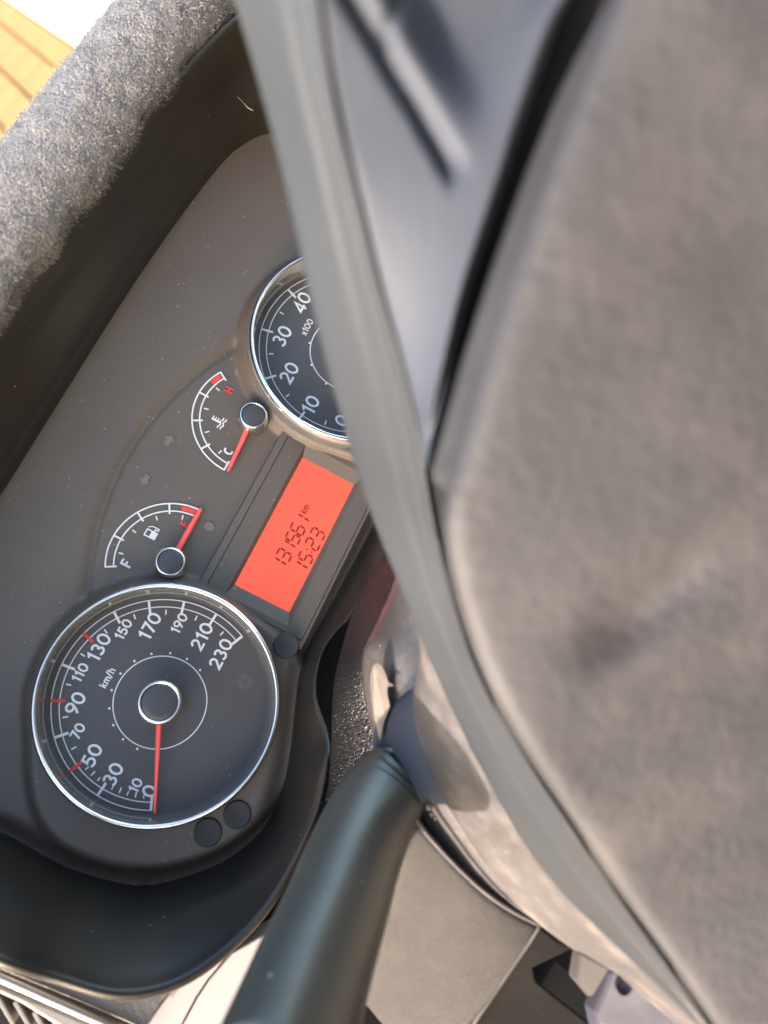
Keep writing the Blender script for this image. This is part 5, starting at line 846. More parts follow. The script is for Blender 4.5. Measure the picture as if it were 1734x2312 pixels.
 [(91.2,3.3,210.3),(91.4,2.7,210.7),(91.5,2.1,211.2),(91.8,1.6,211.4),(92.1,1.0,211.6),(92.4,0.5,211.8),(92.7,-0.1,212.0),(93.0,-0.6,212.2),(93.3,-1.2,212.4),(93.6,-1.7,212.6),(93.9,-2.3,212.8),(94.3,-2.8,213.0),(94.6,-3.4,213.2),(94.9,-3.9,213.4),(95.2,-4.5,213.6),(95.5,-5.0,213.7),(95.8,-5.6,213.9),(96.1,-6.1,214.1),(96.4,-6.7,214.3),(96.7,-7.2,214.5),(97.0,-7.8,214.7),(97.3,-8.3,214.9),(97.6,-8.9,215.1),(97.9,-9.4,215.3),(98.2,-9.9,215.5),(98.5,-10.5,215.7),(98.8,-11.0,215.9),(99.1,-11.6,216.1),(99.4,-12.1,216.3),(99.7,-12.7,216.5),(100.0,-13.2,216.7),(100.3,-13.8,216.9),(100.6,-14.3,217.1),(101.4,-14.9,216.7),(103.9,-15.6,214.1),(105.6,-16.3,212.6)],
 [(90.2,1.9,208.9),(90.3,1.4,209.4),(90.4,0.8,209.9),(90.7,0.3,210.1),(91.0,-0.2,210.3),(91.2,-0.7,210.5),(91.5,-1.3,210.7),(91.8,-1.8,210.9),(92.1,-2.3,211.2),(92.4,-2.8,211.4),(92.6,-3.4,211.6),(92.9,-3.9,211.8),(93.2,-4.4,212.0),(93.5,-4.9,212.2),(93.7,-5.5,212.4),(94.0,-6.0,212.6),(94.3,-6.5,212.8),(94.6,-7.0,213.0),(94.9,-7.5,213.2),(95.1,-8.1,213.5),(95.4,-8.6,213.7),(95.7,-9.1,213.9),(96.0,-9.6,214.1),(96.2,-10.1,214.3),(96.5,-10.7,214.5),(96.8,-11.2,214.7),(97.1,-11.7,214.9),(97.3,-12.2,215.1),(97.6,-12.7,215.3),(97.9,-13.2,215.5),(98.2,-13.7,215.7),(98.4,-14.3,215.9),(98.7,-14.8,216.1),(99.6,-15.3,215.5),(102.0,-16.0,213.1),(103.5,-16.7,211.7)],
 [(89.1,0.6,207.6),(89.2,0.0,208.0),(89.3,-0.5,208.6),(89.5,-1.0,208.8),(89.8,-1.5,209.0),(90.0,-2.0,209.3),(90.3,-2.5,209.5),(90.5,-3.0,209.7),(90.8,-3.5,209.9),(91.1,-4.0,210.1),(91.3,-4.5,210.4),(91.6,-5.0,210.6),(91.8,-5.5,210.8),(92.1,-6.0,211.0),(92.3,-6.5,211.3),(92.6,-6.9,211.5),(92.8,-7.4,211.7),(93.1,-7.9,211.9),(93.3,-8.4,212.1),(93.6,-8.9,212.4),(93.8,-9.4,212.6),(94.0,-9.9,212.8),(94.3,-10.4,213.0),(94.5,-10.9,213.2),(94.8,-11.4,213.5),(95.0,-11.8,213.7),(95.3,-12.3,213.9),(95.5,-12.8,214.1),(95.8,-13.3,214.3),(96.0,-13.8,214.6),(96.3,-14.3,214.8),(96.5,-14.8,215.0),(96.7,-15.2,215.2),(97.8,-15.8,214.3),(100.0,-16.4,212.0),(101.3,-17.0,210.8)],
 [(88.0,-0.9,206.3),(88.1,-1.3,206.7),(88.2,-1.8,207.2),(88.4,-2.3,207.5),(88.6,-2.8,207.7),(88.8,-3.3,208.0),(89.1,-3.7,208.2),(89.3,-4.2,208.5),(89.5,-4.7,208.7),(89.7,-5.1,208.9),(90.0,-5.6,209.2),(90.2,-6.1,209.4),(90.4,-6.5,209.6),(90.6,-7.0,209.9),(90.9,-7.5,210.1),(91.1,-7.9,210.3),(91.3,-8.4,210.6),(91.5,-8.9,210.8),(91.7,-9.3,211.0),(92.0,-9.8,211.3),(92.2,-10.2,211.5),(92.4,-10.7,211.7),(92.6,-11.2,212.0),(92.8,-11.6,212.2),(93.1,-12.1,212.4),(93.3,-12.5,212.7),(93.5,-13.0,212.9),(93.7,-13.4,213.1),(93.9,-13.9,213.4),(94.1,-14.4,213.6),(94.4,-14.8,213.8),(94.6,-15.3,214.1),(94.8,-15.7,214.3),(96.0,-16.3,213.1),(98.0,-16.9,210.9),(99.2,-17.4,209.9)],
 [(86.9,-2.3,205.0),(87.0,-2.8,205.4),(87.1,-3.2,205.9),(87.2,-3.7,206.2),(87.4,-4.1,206.5),(87.6,-4.6,206.7),(87.8,-5.0,207.0),(88.0,-5.4,207.2),(88.2,-5.9,207.5),(88.4,-6.3,207.7),(88.6,-6.8,208.0),(88.8,-7.2,208.2),(89.0,-7.6,208.5),(89.2,-8.1,208.7),(89.4,-8.5,209.0),(89.6,-8.9,209.2),(89.8,-9.4,209.4),(90.0,-9.8,209.7),(90.2,-10.2,209.9),(90.4,-10.7,210.2),(90.5,-11.1,210.4),(90.7,-11.5,210.7),(90.9,-12.0,210.9),(91.1,-12.4,211.2),(91.3,-12.8,211.4),(91.5,-13.2,211.6),(91.7,-13.7,211.9),(91.9,-14.1,212.1),(92.1,-14.5,212.4),(92.3,-14.9,212.6),(92.4,-15.4,212.9),(92.6,-15.8,213.1),(92.9,-16.2,213.2),(94.2,-16.7,211.9),(96.0,-17.3,209.8),(97.0,-17.9,208.9)],
 [(85.8,-3.8,203.7),(85.9,-4.2,204.1),(85.9,-4.7,204.6),(86.0,-5.1,205.0),(86.2,-5.5,205.2),(86.4,-5.9,205.5),(86.5,-6.3,205.8),(86.7,-6.7,206.0),(86.9,-7.1,206.3),(87.0,-7.6,206.5),(87.2,-8.0,206.8),(87.4,-8.4,207.1),(87.6,-8.8,207.3),(87.7,-9.2,207.6),(87.9,-9.6,207.8),(88.1,-10.0,208.1),(88.2,-10.4,208.3),(88.4,-10.8,208.6),(88.6,-11.2,208.8),(88.7,-11.6,209.1),(88.9,-12.0,209.4),(89.1,-12.4,209.6),(89.2,-12.8,209.9),(89.4,-13.2,210.1),(89.6,-13.6,210.4),(89.7,-14.0,210.6),(89.9,-14.4,210.9),(90.0,-14.8,211.1),(90.2,-15.2,211.4),(90.4,-15.5,211.6),(90.5,-15.9,211.9),(90.7,-16.3,212.2),(91.1,-16.7,212.1),(92.4,-17.3,210.6),(94.0,-17.8,208.8),(94.9,-18.3,208.0)],
 [(84.7,-5.4,202.4),(84.7,-5.8,202.8),(84.7,-6.2,203.3),(84.8,-6.5,203.7),(84.9,-6.9,204.0),(85.1,-7.3,204.3),(85.2,-7.7,204.6),(85.4,-8.1,204.8),(85.5,-8.4,205.1),(85.7,-8.8,205.4),(85.8,-9.2,205.6),(86.0,-9.6,205.9),(86.1,-9.9,206.2),(86.3,-10.3,206.4),(86.4,-10.7,206.7),(86.5,-11.1,207.0),(86.7,-11.4,207.2),(86.8,-11.8,207.5),(87.0,-12.2,207.8),(87.1,-12.5,208.0),(87.2,-12.9,208.3),(87.4,-13.3,208.6),(87.5,-13.6,208.8),(87.7,-14.0,209.1),(87.8,-14.4,209.4),(87.9,-14.7,209.6),(88.1,-15.1,209.9),(88.2,-15.5,210.1),(88.3,-15.8,210.4),(88.5,-16.2,210.7),(88.6,-16.5,210.9),(88.7,-16.9,211.2),(89.3,-17.3,210.9),(90.6,-17.8,209.3),(92.0,-18.3,207.7),(92.8,-18.7,207.1)],
 [(83.5,-7.0,201.1),(83.6,-7.3,201.5),(83.5,-7.7,202.0),(83.6,-8.0,202.5),(83.7,-8.4,202.8),(83.8,-8.7,203.1),(83.9,-9.1,203.3),(84.1,-9.4,203.6),(84.2,-9.8,203.9),(84.3,-10.1,204.2),(84.4,-10.5,204.5),(84.5,-10.8,204.7),(84.6,-11.2,205.0),(84.8,-11.5,205.3),(84.9,-11.8,205.6),(85.0,-12.2,205.9),(85.1,-12.5,206.1),(85.2,-12.9,206.4),(85.3,-13.2,206.7),(85.5,-13.5,207.0),(85.6,-13.9,207.2),(85.7,-14.2,207.5),(85.8,-14.5,207.8),(85.9,-14.9,208.1),(86.0,-15.2,208.3),(86.1,-15.5,208.6),(86.2,-15.9,208.9),(86.4,-16.2,209.1),(86.5,-16.5,209.4),(86.6,-16.9,209.7),(86.7,-17.2,210.0),(86.8,-17.5,210.2),(87.5,-17.9,209.5),(88.8,-18.4,208.0),(90.0,-18.9,206.6),(90.6,-19.3,206.1)],
 [(82.3,-8.6,199.9),(82.4,-8.9,200.3),(82.3,-9.2,200.8),(82.3,-9.5,201.2),(82.4,-9.9,201.6),(82.5,-10.2,201.9),(82.6,-10.5,202.2),(82.7,-10.8,202.4),(82.8,-11.1,202.7),(82.9,-11.5,203.0),(83.0,-11.8,203.3),(83.1,-12.1,203.6),(83.2,-12.4,203.9),(83.3,-12.7,204.2),(83.4,-13.0,204.5),(83.5,-13.3,204.7),(83.5,-13.6,205.0),(83.6,-13.9,205.3),(83.7,-14.3,205.6),(83.8,-14.6,205.9),(83.9,-14.9,206.2),(84.0,-15.2,206.4),(84.1,-15.5,206.7),(84.2,-15.8,207.0),(84.3,-16.1,207.3),(84.3,-16.4,207.6),(84.4,-16.7,207.9),(84.5,-17.0,208.2),(84.6,-17.3,208.4),(84.7,-17.6,208.7),(84.8,-17.9,209.0),(85.0,-18.2,209.1),(85.8,-18.6,208.2),(86.9,-19.0,206.8),(88.0,-19.5,205.5),(88.5,-19.8,205.2)],
 [(81.1,-10.2,198.6),(81.2,-10.5,199.0),(81.1,-10.8,199.5),(81.1,-11.1,200.0),(81.1,-11.4,200.4),(81.2,-11.7,200.7),(81.3,-12.0,201.0),(81.3,-12.3,201.3),(81.4,-12.5,201.6),(81.5,-12.8,201.9),(81.6,-13.1,202.2),(81.6,-13.4,202.4),(81.7,-13.7,202.7),(81.8,-14.0,203.0),(81.8,-14.2,203.3),(81.9,-14.5,203.6),(82.0,-14.8,203.9),(82.0,-15.1,204.2),(82.1,-15.4,204.5),(82.2,-15.6,204.8),(82.2,-15.9,205.1),(82.3,-16.2,205.4),(82.4,-16.5,205.7),(82.4,-16.7,206.0),(82.5,-17.0,206.3),(82.5,-17.3,206.6),(82.6,-17.5,206.9),(82.7,-17.8,207.1),(82.7,-18.1,207.4),(82.8,-18.3,207.7),(82.8,-18.6,208.0),(83.2,-18.9,207.8),(84.1,-19.3,206.8),(85.1,-19.7,205.5),(85.9,-20.1,204.5),(86.3,-20.4,204.2)],
 [(79.9,-11.9,197.4),(79.9,-12.2,197.8),(79.9,-12.4,198.2),(79.9,-12.7,198.7),(79.8,-12.9,199.2),(79.9,-13.2,199.5),(79.9,-13.5,199.8),(80.0,-13.7,200.1),(80.0,-14.0,200.4),(80.1,-14.2,200.7),(80.1,-14.5,201.0),(80.2,-14.7,201.3),(80.2,-15.0,201.6),(80.2,-15.2,201.9),(80.3,-15.5,202.2),(80.3,-15.7,202.5),(80.4,-16.0,202.8),(80.4,-16.2,203.1),(80.5,-16.5,203.4),(80.5,-16.7,203.7),(80.5,-17.0,204.0),(80.6,-17.2,204.3),(80.6,-17.5,204.6),(80.7,-17.7,204.9),(80.7,-17.9,205.2),(80.7,-18.2,205.5),(80.8,-18.4,205.8),(80.8,-18.7,206.1),(80.8,-18.9,206.4),(80.9,-19.1,206.7),(81.0,-19.4,206.9),(81.5,-19.7,206.3),(82.3,-20.0,205.3),(83.2,-20.4,204.2),(83.9,-20.8,203.4),(84.2,-21.0,203.2)],
 [(78.7,-13.6,196.2),(78.7,-13.9,196.6),(78.6,-14.1,197.0),(78.6,-14.3,197.5),(78.5,-14.5,197.9),(78.5,-14.8,198.3),(78.6,-15.0,198.6),(78.6,-15.2,198.9),(78.6,-15.4,199.2),(78.6,-15.7,199.6),(78.6,-15.9,199.9),(78.7,-16.1,200.2),(78.7,-16.3,200.5),(78.7,-16.5,200.8),(78.7,-16.8,201.1),(78.7,-17.0,201.4),(78.8,-17.2,201.7),(78.8,-17.4,202.0),(78.8,-17.6,202.4),(78.8,-17.8,202.7),(78.8,-18.1,203.0),(78.9,-18.3,203.3),(78.9,-18.5,203.6),(78.9,-18.7,203.9),(78.9,-18.9,204.2),(78.9,-19.1,204.5),(78.9,-19.3,204.8),(78.9,-19.5,205.1),(78.9,-19.7,205.4),(79.0,-19.9,205.7),(79.3,-20.2,205.5),(79.9,-20.5,204.8),(80.6,-20.8,203.8),(81.3,-21.1,202.9),(81.8,-21.4,202.3),(82.0,-21.7,202.3)],
 [(77.4,-15.4,195.0),(77.4,-15.6,195.4),(77.4,-15.8,195.8),(77.3,-16.0,196.3),(77.2,-16.2,196.7),(77.2,-16.4,197.1),(77.2,-16.5,197.5),(77.2,-16.7,197.8),(77.2,-16.9,198.1),(77.2,-17.1,198.4),(77.2,-17.3,198.8),(77.2,-17.5,199.1),(77.2,-17.7,199.4),(77.2,-17.9,199.7),(77.2,-18.1,200.0),(77.2,-18.2,200.3),(77.1,-18.4,200.7),(77.1,-18.6,201.0),(77.1,-18.8,201.3),(77.1,-19.0,201.6),(77.1,-19.2,201.9),(77.1,-19.3,202.2),(77.1,-19.5,202.6),(77.1,-19.7,202.9),(77.1,-19.9,203.2),(77.1,-20.0,203.5),(77.1,-20.2,203.8),(77.1,-20.4,204.1),(77.1,-20.6,204.4),(77.3,-20.8,204.4),(77.7,-21.0,203.9),(78.2,-21.3,203.1),(78.8,-21.6,202.3),(79.3,-21.9,201.7),(79.7,-22.1,201.3),(79.9,-22.3,201.3)],
 [(76.2,-17.2,193.9),(76.2,-17.4,194.3),(76.1,-17.6,194.7),(76.0,-17.7,195.1),(75.9,-17.9,195.5),(75.9,-18.0,196.0),(75.8,-18.2,196.4),(75.8,-18.3,196.7),(75.7,-18.5,197.0),(75.7,-18.6,197.4),(75.7,-18.8,197.7),(75.7,-18.9,198.0),(75.6,-19.1,198.3),(75.6,-19.2,198.7),(75.6,-19.4,199.0),(75.5,-19.5,199.3),(75.5,-19.7,199.6),(75.5,-19.8,199.9),(75.5,-20.0,200.3),(75.4,-20.1,200.6),(75.4,-20.3,200.9),(75.4,-20.4,201.2),(75.3,-20.6,201.6),(75.3,-20.7,201.9),(75.3,-20.9,202.2),(75.2,-21.0,202.5),(75.2,-21.1,202.8),(75.2,-21.3,203.1),(75.4,-21.5,203.0),(75.7,-21.7,202.6),(76.1,-21.9,202.1),(76.6,-22.2,201.4),(77.0,-22.4,200.9),(77.4,-22.6,200.4),(77.6,-22.8,200.2),(77.7,-23.0,200.3)],
 [(74.9,-19.0,192.7),(74.9,-19.2,193.0),(74.8,-19.3,193.4),(74.7,-19.4,193.8),(74.6,-19.5,194.2),(74.5,-19.6,194.7),(74.4,-19.7,195.1),(74.3,-19.9,195.5),(74.3,-20.0,195.9),(74.2,-20.1,196.2),(74.2,-20.2,196.5),(74.1,-20.3,196.9),(74.1,-20.5,197.2),(74.0,-20.6,197.5),(74.0,-20.7,197.9),(73.9,-20.8,198.2),(73.9,-20.9,198.5),(73.8,-21.0,198.8),(73.8,-21.2,199.2),(73.7,-21.3,199.5),(73.6,-21.4,199.8),(73.6,-21.5,200.2),(73.5,-21.6,200.5),(73.5,-21.7,200.8),(73.4,-21.8,201.1),(73.4,-21.9,201.4),(73.5,-22.1,201.5),(73.6,-22.2,201.3),(73.9,-22.4,201.0),(74.2,-22.6,200.6),(74.5,-22.8,200.2),(74.9,-23.0,199.8),(75.1,-23.2,199.4),(75.4,-23.3,199.2),(75.5,-23.5,199.1),(75.5,-23.6,199.3)],
 [(73.6,-20.7,191.1),(73.6,-20.8,191.5),(73.5,-20.9,191.9),(73.4,-21.0,192.3),(73.3,-21.1,192.7),(73.2,-21.2,193.1),(73.0,-21.3,193.5),(72.9,-21.3,193.9),(72.8,-21.4,194.4),(72.7,-21.5,194.8),(72.6,-21.6,195.1),(72.6,-21.7,195.5),(72.5,-21.8,195.8),(72.4,-21.8,196.2),(72.3,-21.9,196.5),(72.3,-22.0,196.9),(72.2,-22.1,197.2),(72.1,-22.2,197.6),(72.0,-22.3,197.9),(72.0,-22.3,198.3),(71.9,-22.4,198.6),(71.8,-22.5,199.0),(71.7,-22.6,199.3),(71.7,-22.7,199.5),(71.7,-22.8,199.6),(71.8,-22.9,199.6),(72.0,-23.0,199.4),(72.2,-23.2,199.2),(72.4,-23.3,198.9),(72.6,-23.5,198.7),(72.8,-23.6,198.4),(73.0,-23.8,198.2),(73.2,-23.9,198.0),(73.3,-24.0,198.0),(73.3,-24.1,198.1),(73.3,-24.2,198.3)],
 [(72.3,-22.4,189.3),(72.2,-22.4,189.7),(72.1,-22.5,190.1),(72.0,-22.5,190.5),(71.9,-22.6,190.9),(71.8,-22.7,191.3),(71.6,-22.7,191.8),(71.5,-22.8,192.2),(71.4,-22.8,192.6),(71.3,-22.9,193.1),(71.1,-22.9,193.5),(71.0,-23.0,193.9),(70.9,-23.0,194.3),(70.8,-23.1,194.7),(70.7,-23.1,195.1),(70.6,-23.2,195.4),(70.5,-23.3,195.8),(70.4,-23.3,196.2),(70.3,-23.4,196.5),(70.2,-23.4,196.9),(70.2,-23.5,197.1),(70.2,-23.6,197.3),(70.2,-23.6,197.4),(70.3,-23.7,197.4),(70.3,-23.8,197.3),(70.5,-23.9,197.2),(70.6,-24.0,197.1),(70.7,-24.2,197.0),(70.8,-24.3,196.9),(70.9,-24.4,196.8),(71.0,-24.5,196.7),(71.1,-24.6,196.7),(71.2,-24.7,196.7),(71.2,-24.7,196.8),(71.2,-24.8,197.0),(71.1,-24.9,197.4)],
 [(71.0,-24.0,187.3),(70.8,-24.0,187.7),(70.7,-24.1,188.1),(70.6,-24.1,188.6),(70.5,-24.1,189.0),(70.3,-24.1,189.4),(70.2,-24.2,189.9),(70.0,-24.2,190.3),(69.9,-24.2,190.8),(69.8,-24.2,191.2),(69.6,-24.3,191.7),(69.5,-24.3,192.1),(69.3,-24.3,192.5),(69.2,-24.3,193.0),(69.1,-24.4,193.4),(69.0,-24.4,193.8),(68.9,-24.4,194.0),(68.9,-24.5,194.3),(68.8,-24.5,194.4),(68.8,-24.6,194.5),(68.9,-24.7,194.6),(68.9,-24.7,194.7),(68.9,-24.8,194.7),(69.0,-24.9,194.8),(69.0,-24.9,194.8),(69.0,-25.0,194.8),(69.1,-25.1,194.8),(69.1,-25.1,194.9),(69.2,-25.2,194.9),(69.2,-25.3,195.0),(69.2,-25.3,195.1),(69.2,-25.4,195.3),(69.1,-25.4,195.5),(69.1,-25.5,195.7),(69.0,-25.5,196.0),(68.9,-25.5,196.4)],
 [(69.6,-25.6,185.3),(69.4,-25.6,185.7),(69.3,-25.6,186.2),(69.2,-25.6,186.6),(69.0,-25.6,187.1),(68.9,-25.6,187.5),(68.7,-25.6,187.9),(68.6,-25.7,188.3),(68.5,-25.7,188.7),(68.4,-25.7,189.0),(68.3,-25.7,189.3),(68.2,-25.7,189.6),(68.1,-25.7,189.9),(68.1,-25.8,190.1),(68.0,-25.8,190.4),(68.0,-25.8,190.6),(67.9,-25.8,190.8),(67.9,-25.9,191.0),(67.8,-25.9,191.2),(67.8,-25.9,191.4),(67.7,-26.0,191.6),(67.7,-26.0,191.7),(67.7,-26.0,191.9),(67.6,-26.0,192.1),(67.6,-26.1,192.3),(67.5,-26.1,192.5),(67.5,-26.1,192.7),(67.4,-26.2,192.9),(67.4,-26.2,193.1),(67.3,-26.2,193.3),(67.2,-26.2,193.6),(67.1,-26.2,193.9),(67.1,-26.2,194.2),(66.9,-26.2,194.6),(66.8,-26.3,194.9),(66.7,-26.2,195.4)],
 [(68.6,-27.4,182.1),(68.5,-27.4,182.5),(68.4,-27.4,182.8),(68.3,-27.4,183.1),(68.2,-27.4,183.4),(68.1,-27.4,183.7),(68.0,-27.4,184.0),(67.9,-27.4,184.3),(67.8,-27.4,184.6),(67.7,-27.4,184.9),(67.6,-27.4,185.3),(67.5,-27.4,185.6),(67.4,-27.4,185.9),(67.3,-27.4,186.2),(67.2,-27.4,186.5),(67.1,-27.4,186.8),(67.0,-27.3,187.1),(66.9,-27.3,187.4),(66.8,-27.3,187.8),(66.7,-27.3,188.1),(66.6,-27.3,188.4),(66.4,-27.3,188.8),(66.3,-27.3,189.1),(66.2,-27.3,189.5),(66.1,-27.3,189.8),(66.0,-27.3,190.2),(65.8,-27.2,190.5),(65.7,-27.2,190.9),(65.6,-27.2,191.3),(65.4,-27.2,191.7),(65.3,-27.2,192.1),(65.1,-27.1,192.5),(65.0,-27.1,193.0),(64.8,-27.1,193.4),(64.7,-27.1,193.9),(64.5,-27.0,194.3)],
 [(68.4,-29.5,176.8),(68.2,-29.5,177.2),(68.1,-29.5,177.6),(67.9,-29.4,178.1),(67.8,-29.4,178.5),(67.6,-29.3,179.0),(67.4,-29.3,179.4),(67.3,-29.3,179.8),(67.1,-29.2,180.3),(67.0,-29.2,180.7),(66.8,-29.1,181.2),(66.6,-29.1,181.6),(66.5,-29.0,182.1),(66.3,-29.0,182.5),(66.1,-28.9,183.0),(66.0,-28.9,183.4),(65.8,-28.9,183.9),(65.6,-28.8,184.3),(65.5,-28.8,184.8),(65.3,-28.7,185.2),(65.1,-28.7,185.7),(64.9,-28.6,186.2),(64.8,-28.6,186.6),(64.6,-28.5,187.1),(64.4,-28.5,187.6),(64.2,-28.4,188.1),(64.1,-28.4,188.5),(63.9,-28.3,189.0),(63.7,-28.3,189.5),(63.5,-28.2,190.0),(63.4,-28.2,190.5),(63.2,-28.1,191.0),(63.0,-28.1,191.5),(62.8,-28.0,192.0),(62.6,-28.0,192.5),(62.4,-27.9,193.0)]], 'spoke', t, sub=1, toward=(0, 0, 1))
    o = grid('airbag_cover', [[(143.4,-17.0,240.6),(143.6,-17.2,246.5),(143.9,-17.3,251.2),(144.0,-17.3,253.6),(141.0,-17.3,255.5),(138.2,-17.5,257.3),(136.1,-17.8,258.9),(135.1,-18.7,259.9),(135.3,-20.0,260.6),(136.2,-21.9,261.0),(137.5,-24.0,261.5),(138.8,-26.2,261.8),(139.9,-28.0,262.2),(140.8,-29.5,262.4),(141.7,-31.0,262.7),(142.7,-32.4,262.9),(143.6,-33.9,263.1),(144.6,-35.4,263.4),(145.7,-36.9,263.5),(146.8,-38.5,263.7),(147.9,-40.0,263.9),(149.1,-41.6,264.0),(150.4,-43.2,264.1),(151.6,-44.8,264.2),(153.0,-46.4,264.3),(154.3,-48.0,264.4),(155.6,-49.7,264.5),(156.9,-51.4,264.6),(160.5,-56.3,265.0),(164.7,-62.3,265.8),(170.6,-71.5,267.2),(180.7,-85.0,268.4),(191.3,-99.2,269.7)],
 [(140.5,-16.7,239.6),(140.8,-16.8,245.5),(141.0,-16.9,250.2),(141.1,-17.0,252.6),(138.2,-17.0,254.5),(135.5,-17.1,256.3),(133.4,-17.5,257.9),(132.5,-18.4,259.0),(132.8,-19.8,259.6),(133.8,-21.6,260.0),(135.1,-23.7,260.4),(136.4,-25.9,260.7),(137.6,-27.8,261.0),(138.5,-29.3,261.3),(139.4,-30.7,261.5),(140.3,-32.2,261.8),(141.2,-33.7,262.0),(142.2,-35.2,262.3),(143.2,-36.7,262.5),(144.2,-38.2,262.7),(145.3,-39.8,262.8),(146.5,-41.3,263.0),(147.7,-42.9,263.1),(148.9,-44.5,263.2),(150.2,-46.1,263.3),(151.5,-47.8,263.4),(152.9,-49.4,263.5),(154.2,-51.1,263.5),(158.0,-56.0,263.9),(162.2,-62.2,264.7),(168.1,-71.4,266.1),(177.8,-84.7,267.4),(188.6,-99.1,268.5)],
 [(137.6,-16.4,238.6),(137.9,-16.5,244.5),(138.1,-16.6,249.2),(138.3,-16.7,251.6),(135.4,-16.7,253.5),(132.8,-16.8,255.3),(130.7,-17.2,256.9),(129.9,-18.1,258.0),(130.2,-19.5,258.6),(131.2,-21.3,259.0),(132.5,-23.5,259.3),(134.0,-25.6,259.6),(135.2,-27.5,259.9),(136.1,-29.0,260.2),(137.0,-30.5,260.4),(137.9,-32.0,260.7),(138.9,-33.5,260.9),(139.8,-35.0,261.1),(140.8,-36.5,261.4),(141.8,-38.0,261.6),(142.8,-39.5,261.7),(143.9,-41.1,261.9),(145.1,-42.6,262.0),(146.3,-44.2,262.2),(147.5,-45.9,262.3),(148.8,-47.5,262.4),(150.1,-49.1,262.5),(151.4,-50.8,262.5),(155.2,-55.8,262.9),(159.6,-62.0,263.5),(165.6,-71.3,264.9),(175.0,-84.5,266.3),(185.9,-98.9,267.4)],
 [(134.7,-16.1,237.6),(135.0,-16.2,243.5),(135.3,-16.3,248.2),(135.4,-16.3,250.5),(132.6,-16.4,252.5),(130.0,-16.5,254.3),(128.0,-16.9,256.0),(127.2,-17.8,257.1),(127.5,-19.2,257.7),(128.5,-21.0,258.0),(129.9,-23.2,258.4),(131.4,-25.4,258.6),(132.7,-27.3,258.9),(133.6,-28.8,259.1),(134.6,-30.3,259.3),(135.5,-31.7,259.5),(136.5,-33.2,259.8),(137.4,-34.7,260.0),(138.4,-36.3,260.2),(139.4,-37.8,260.4),(140.4,-39.3,260.6),(141.5,-40.9,260.8),(142.6,-42.4,260.9),(143.7,-44.0,261.1),(144.9,-45.6,261.2),(146.1,-47.2,261.3),(147.4,-48.9,261.4),(148.7,-50.5,261.5),(152.5,-55.5,261.8),(157.0,-61.8,262.4),(163.1,-71.2,263.7),(172.2,-84.3,265.2),(183.0,-98.7,266.2)],
 [(132.0,-15.8,236.5),(132.2,-15.9,242.4),(132.5,-16.0,247.1),(132.6,-16.1,249.4),(129.9,-16.1,251.4),(127.4,-16.3,253.3),(125.4,-16.7,255.0),(124.6,-17.5,256.1),(124.9,-18.9,256.7),(125.9,-20.8,257.1),(127.3,-22.9,257.4),(128.7,-25.1,257.6),(130.1,-27.0,257.9),(131.1,-28.5,258.0),(132.1,-30.0,258.2),(133.0,-31.5,258.4),(134.0,-33.0,258.6),(135.0,-34.6,258.8),(136.0,-36.1,259.0),(137.0,-37.6,259.2),(138.0,-39.1,259.4),(139.1,-40.7,259.6),(140.2,-42.3,259.8),(141.3,-43.8,259.9),(142.4,-45.4,260.1),(143.6,-47.1,260.2),(144.8,-48.7,260.4),(146.0,-50.3,260.5),(149.7,-55.3,260.8),(154.2,-61.6,261.4),(160.6,-71.1,262.5),(169.6,-84.2,264.0),(180.0,-98.5,265.1)],
 [(129.2,-15.6,235.3),(129.5,-15.7,241.2),(129.8,-15.8,245.9),(129.9,-15.8,248.3),(127.2,-15.9,250.3),(124.8,-16.1,252.2),(122.9,-16.5,253.9),(122.0,-17.3,255.0),(122.3,-18.7,255.7),(123.2,-20.6,256.1),(124.6,-22.7,256.4),(126.1,-24.9,256.7),(127.4,-26.8,256.9),(128.4,-28.3,257.0),(129.4,-29.8,257.2),(130.5,-31.4,257.4),(131.5,-32.9,257.5),(132.5,-34.4,257.7),(133.6,-35.9,257.9),(134.6,-37.5,258.1),(135.6,-39.0,258.3),(136.7,-40.6,258.4),(137.8,-42.2,258.6),(138.9,-43.7,258.8),(140.0,-45.3,258.9),(141.1,-46.9,259.1),(142.3,-48.6,259.2),(143.4,-50.2,259.4),(146.9,-55.1,259.8),(151.4,-61.4,260.3),(158.0,-71.0,261.3),(167.0,-84.3,262.7),(177.1,-98.4,264.0)],
 [(126.6,-15.4,234.1),(126.9,-15.6,240.0),(127.1,-15.7,244.7),(127.2,-15.7,247.1),(124.7,-15.8,249.1),(122.3,-15.9,251.1),(120.4,-16.3,252.7),(119.5,-17.2,253.9),(119.8,-18.6,254.6),(120.7,-20.4,255.1),(122.0,-22.6,255.4),(123.4,-24.8,255.7),(124.7,-26.7,255.9),(125.7,-28.2,256.1),(126.8,-29.7,256.2),(127.8,-31.2,256.4),(128.9,-32.8,256.5),(129.9,-34.3,256.7),(131.0,-35.8,256.8),(132.1,-37.4,256.9),(133.2,-39.0,257.1),(134.3,-40.5,257.2),(135.4,-42.1,257.4),(136.5,-43.7,257.5),(137.6,-45.3,257.7),(138.7,-46.9,257.9),(139.8,-48.6,258.0),(140.9,-50.2,258.2),(144.3,-55.1,258.7),(148.6,-61.3,259.3),(155.3,-71.0,260.2),(164.6,-84.4,261.5),(174.2,-98.4,262.8)],
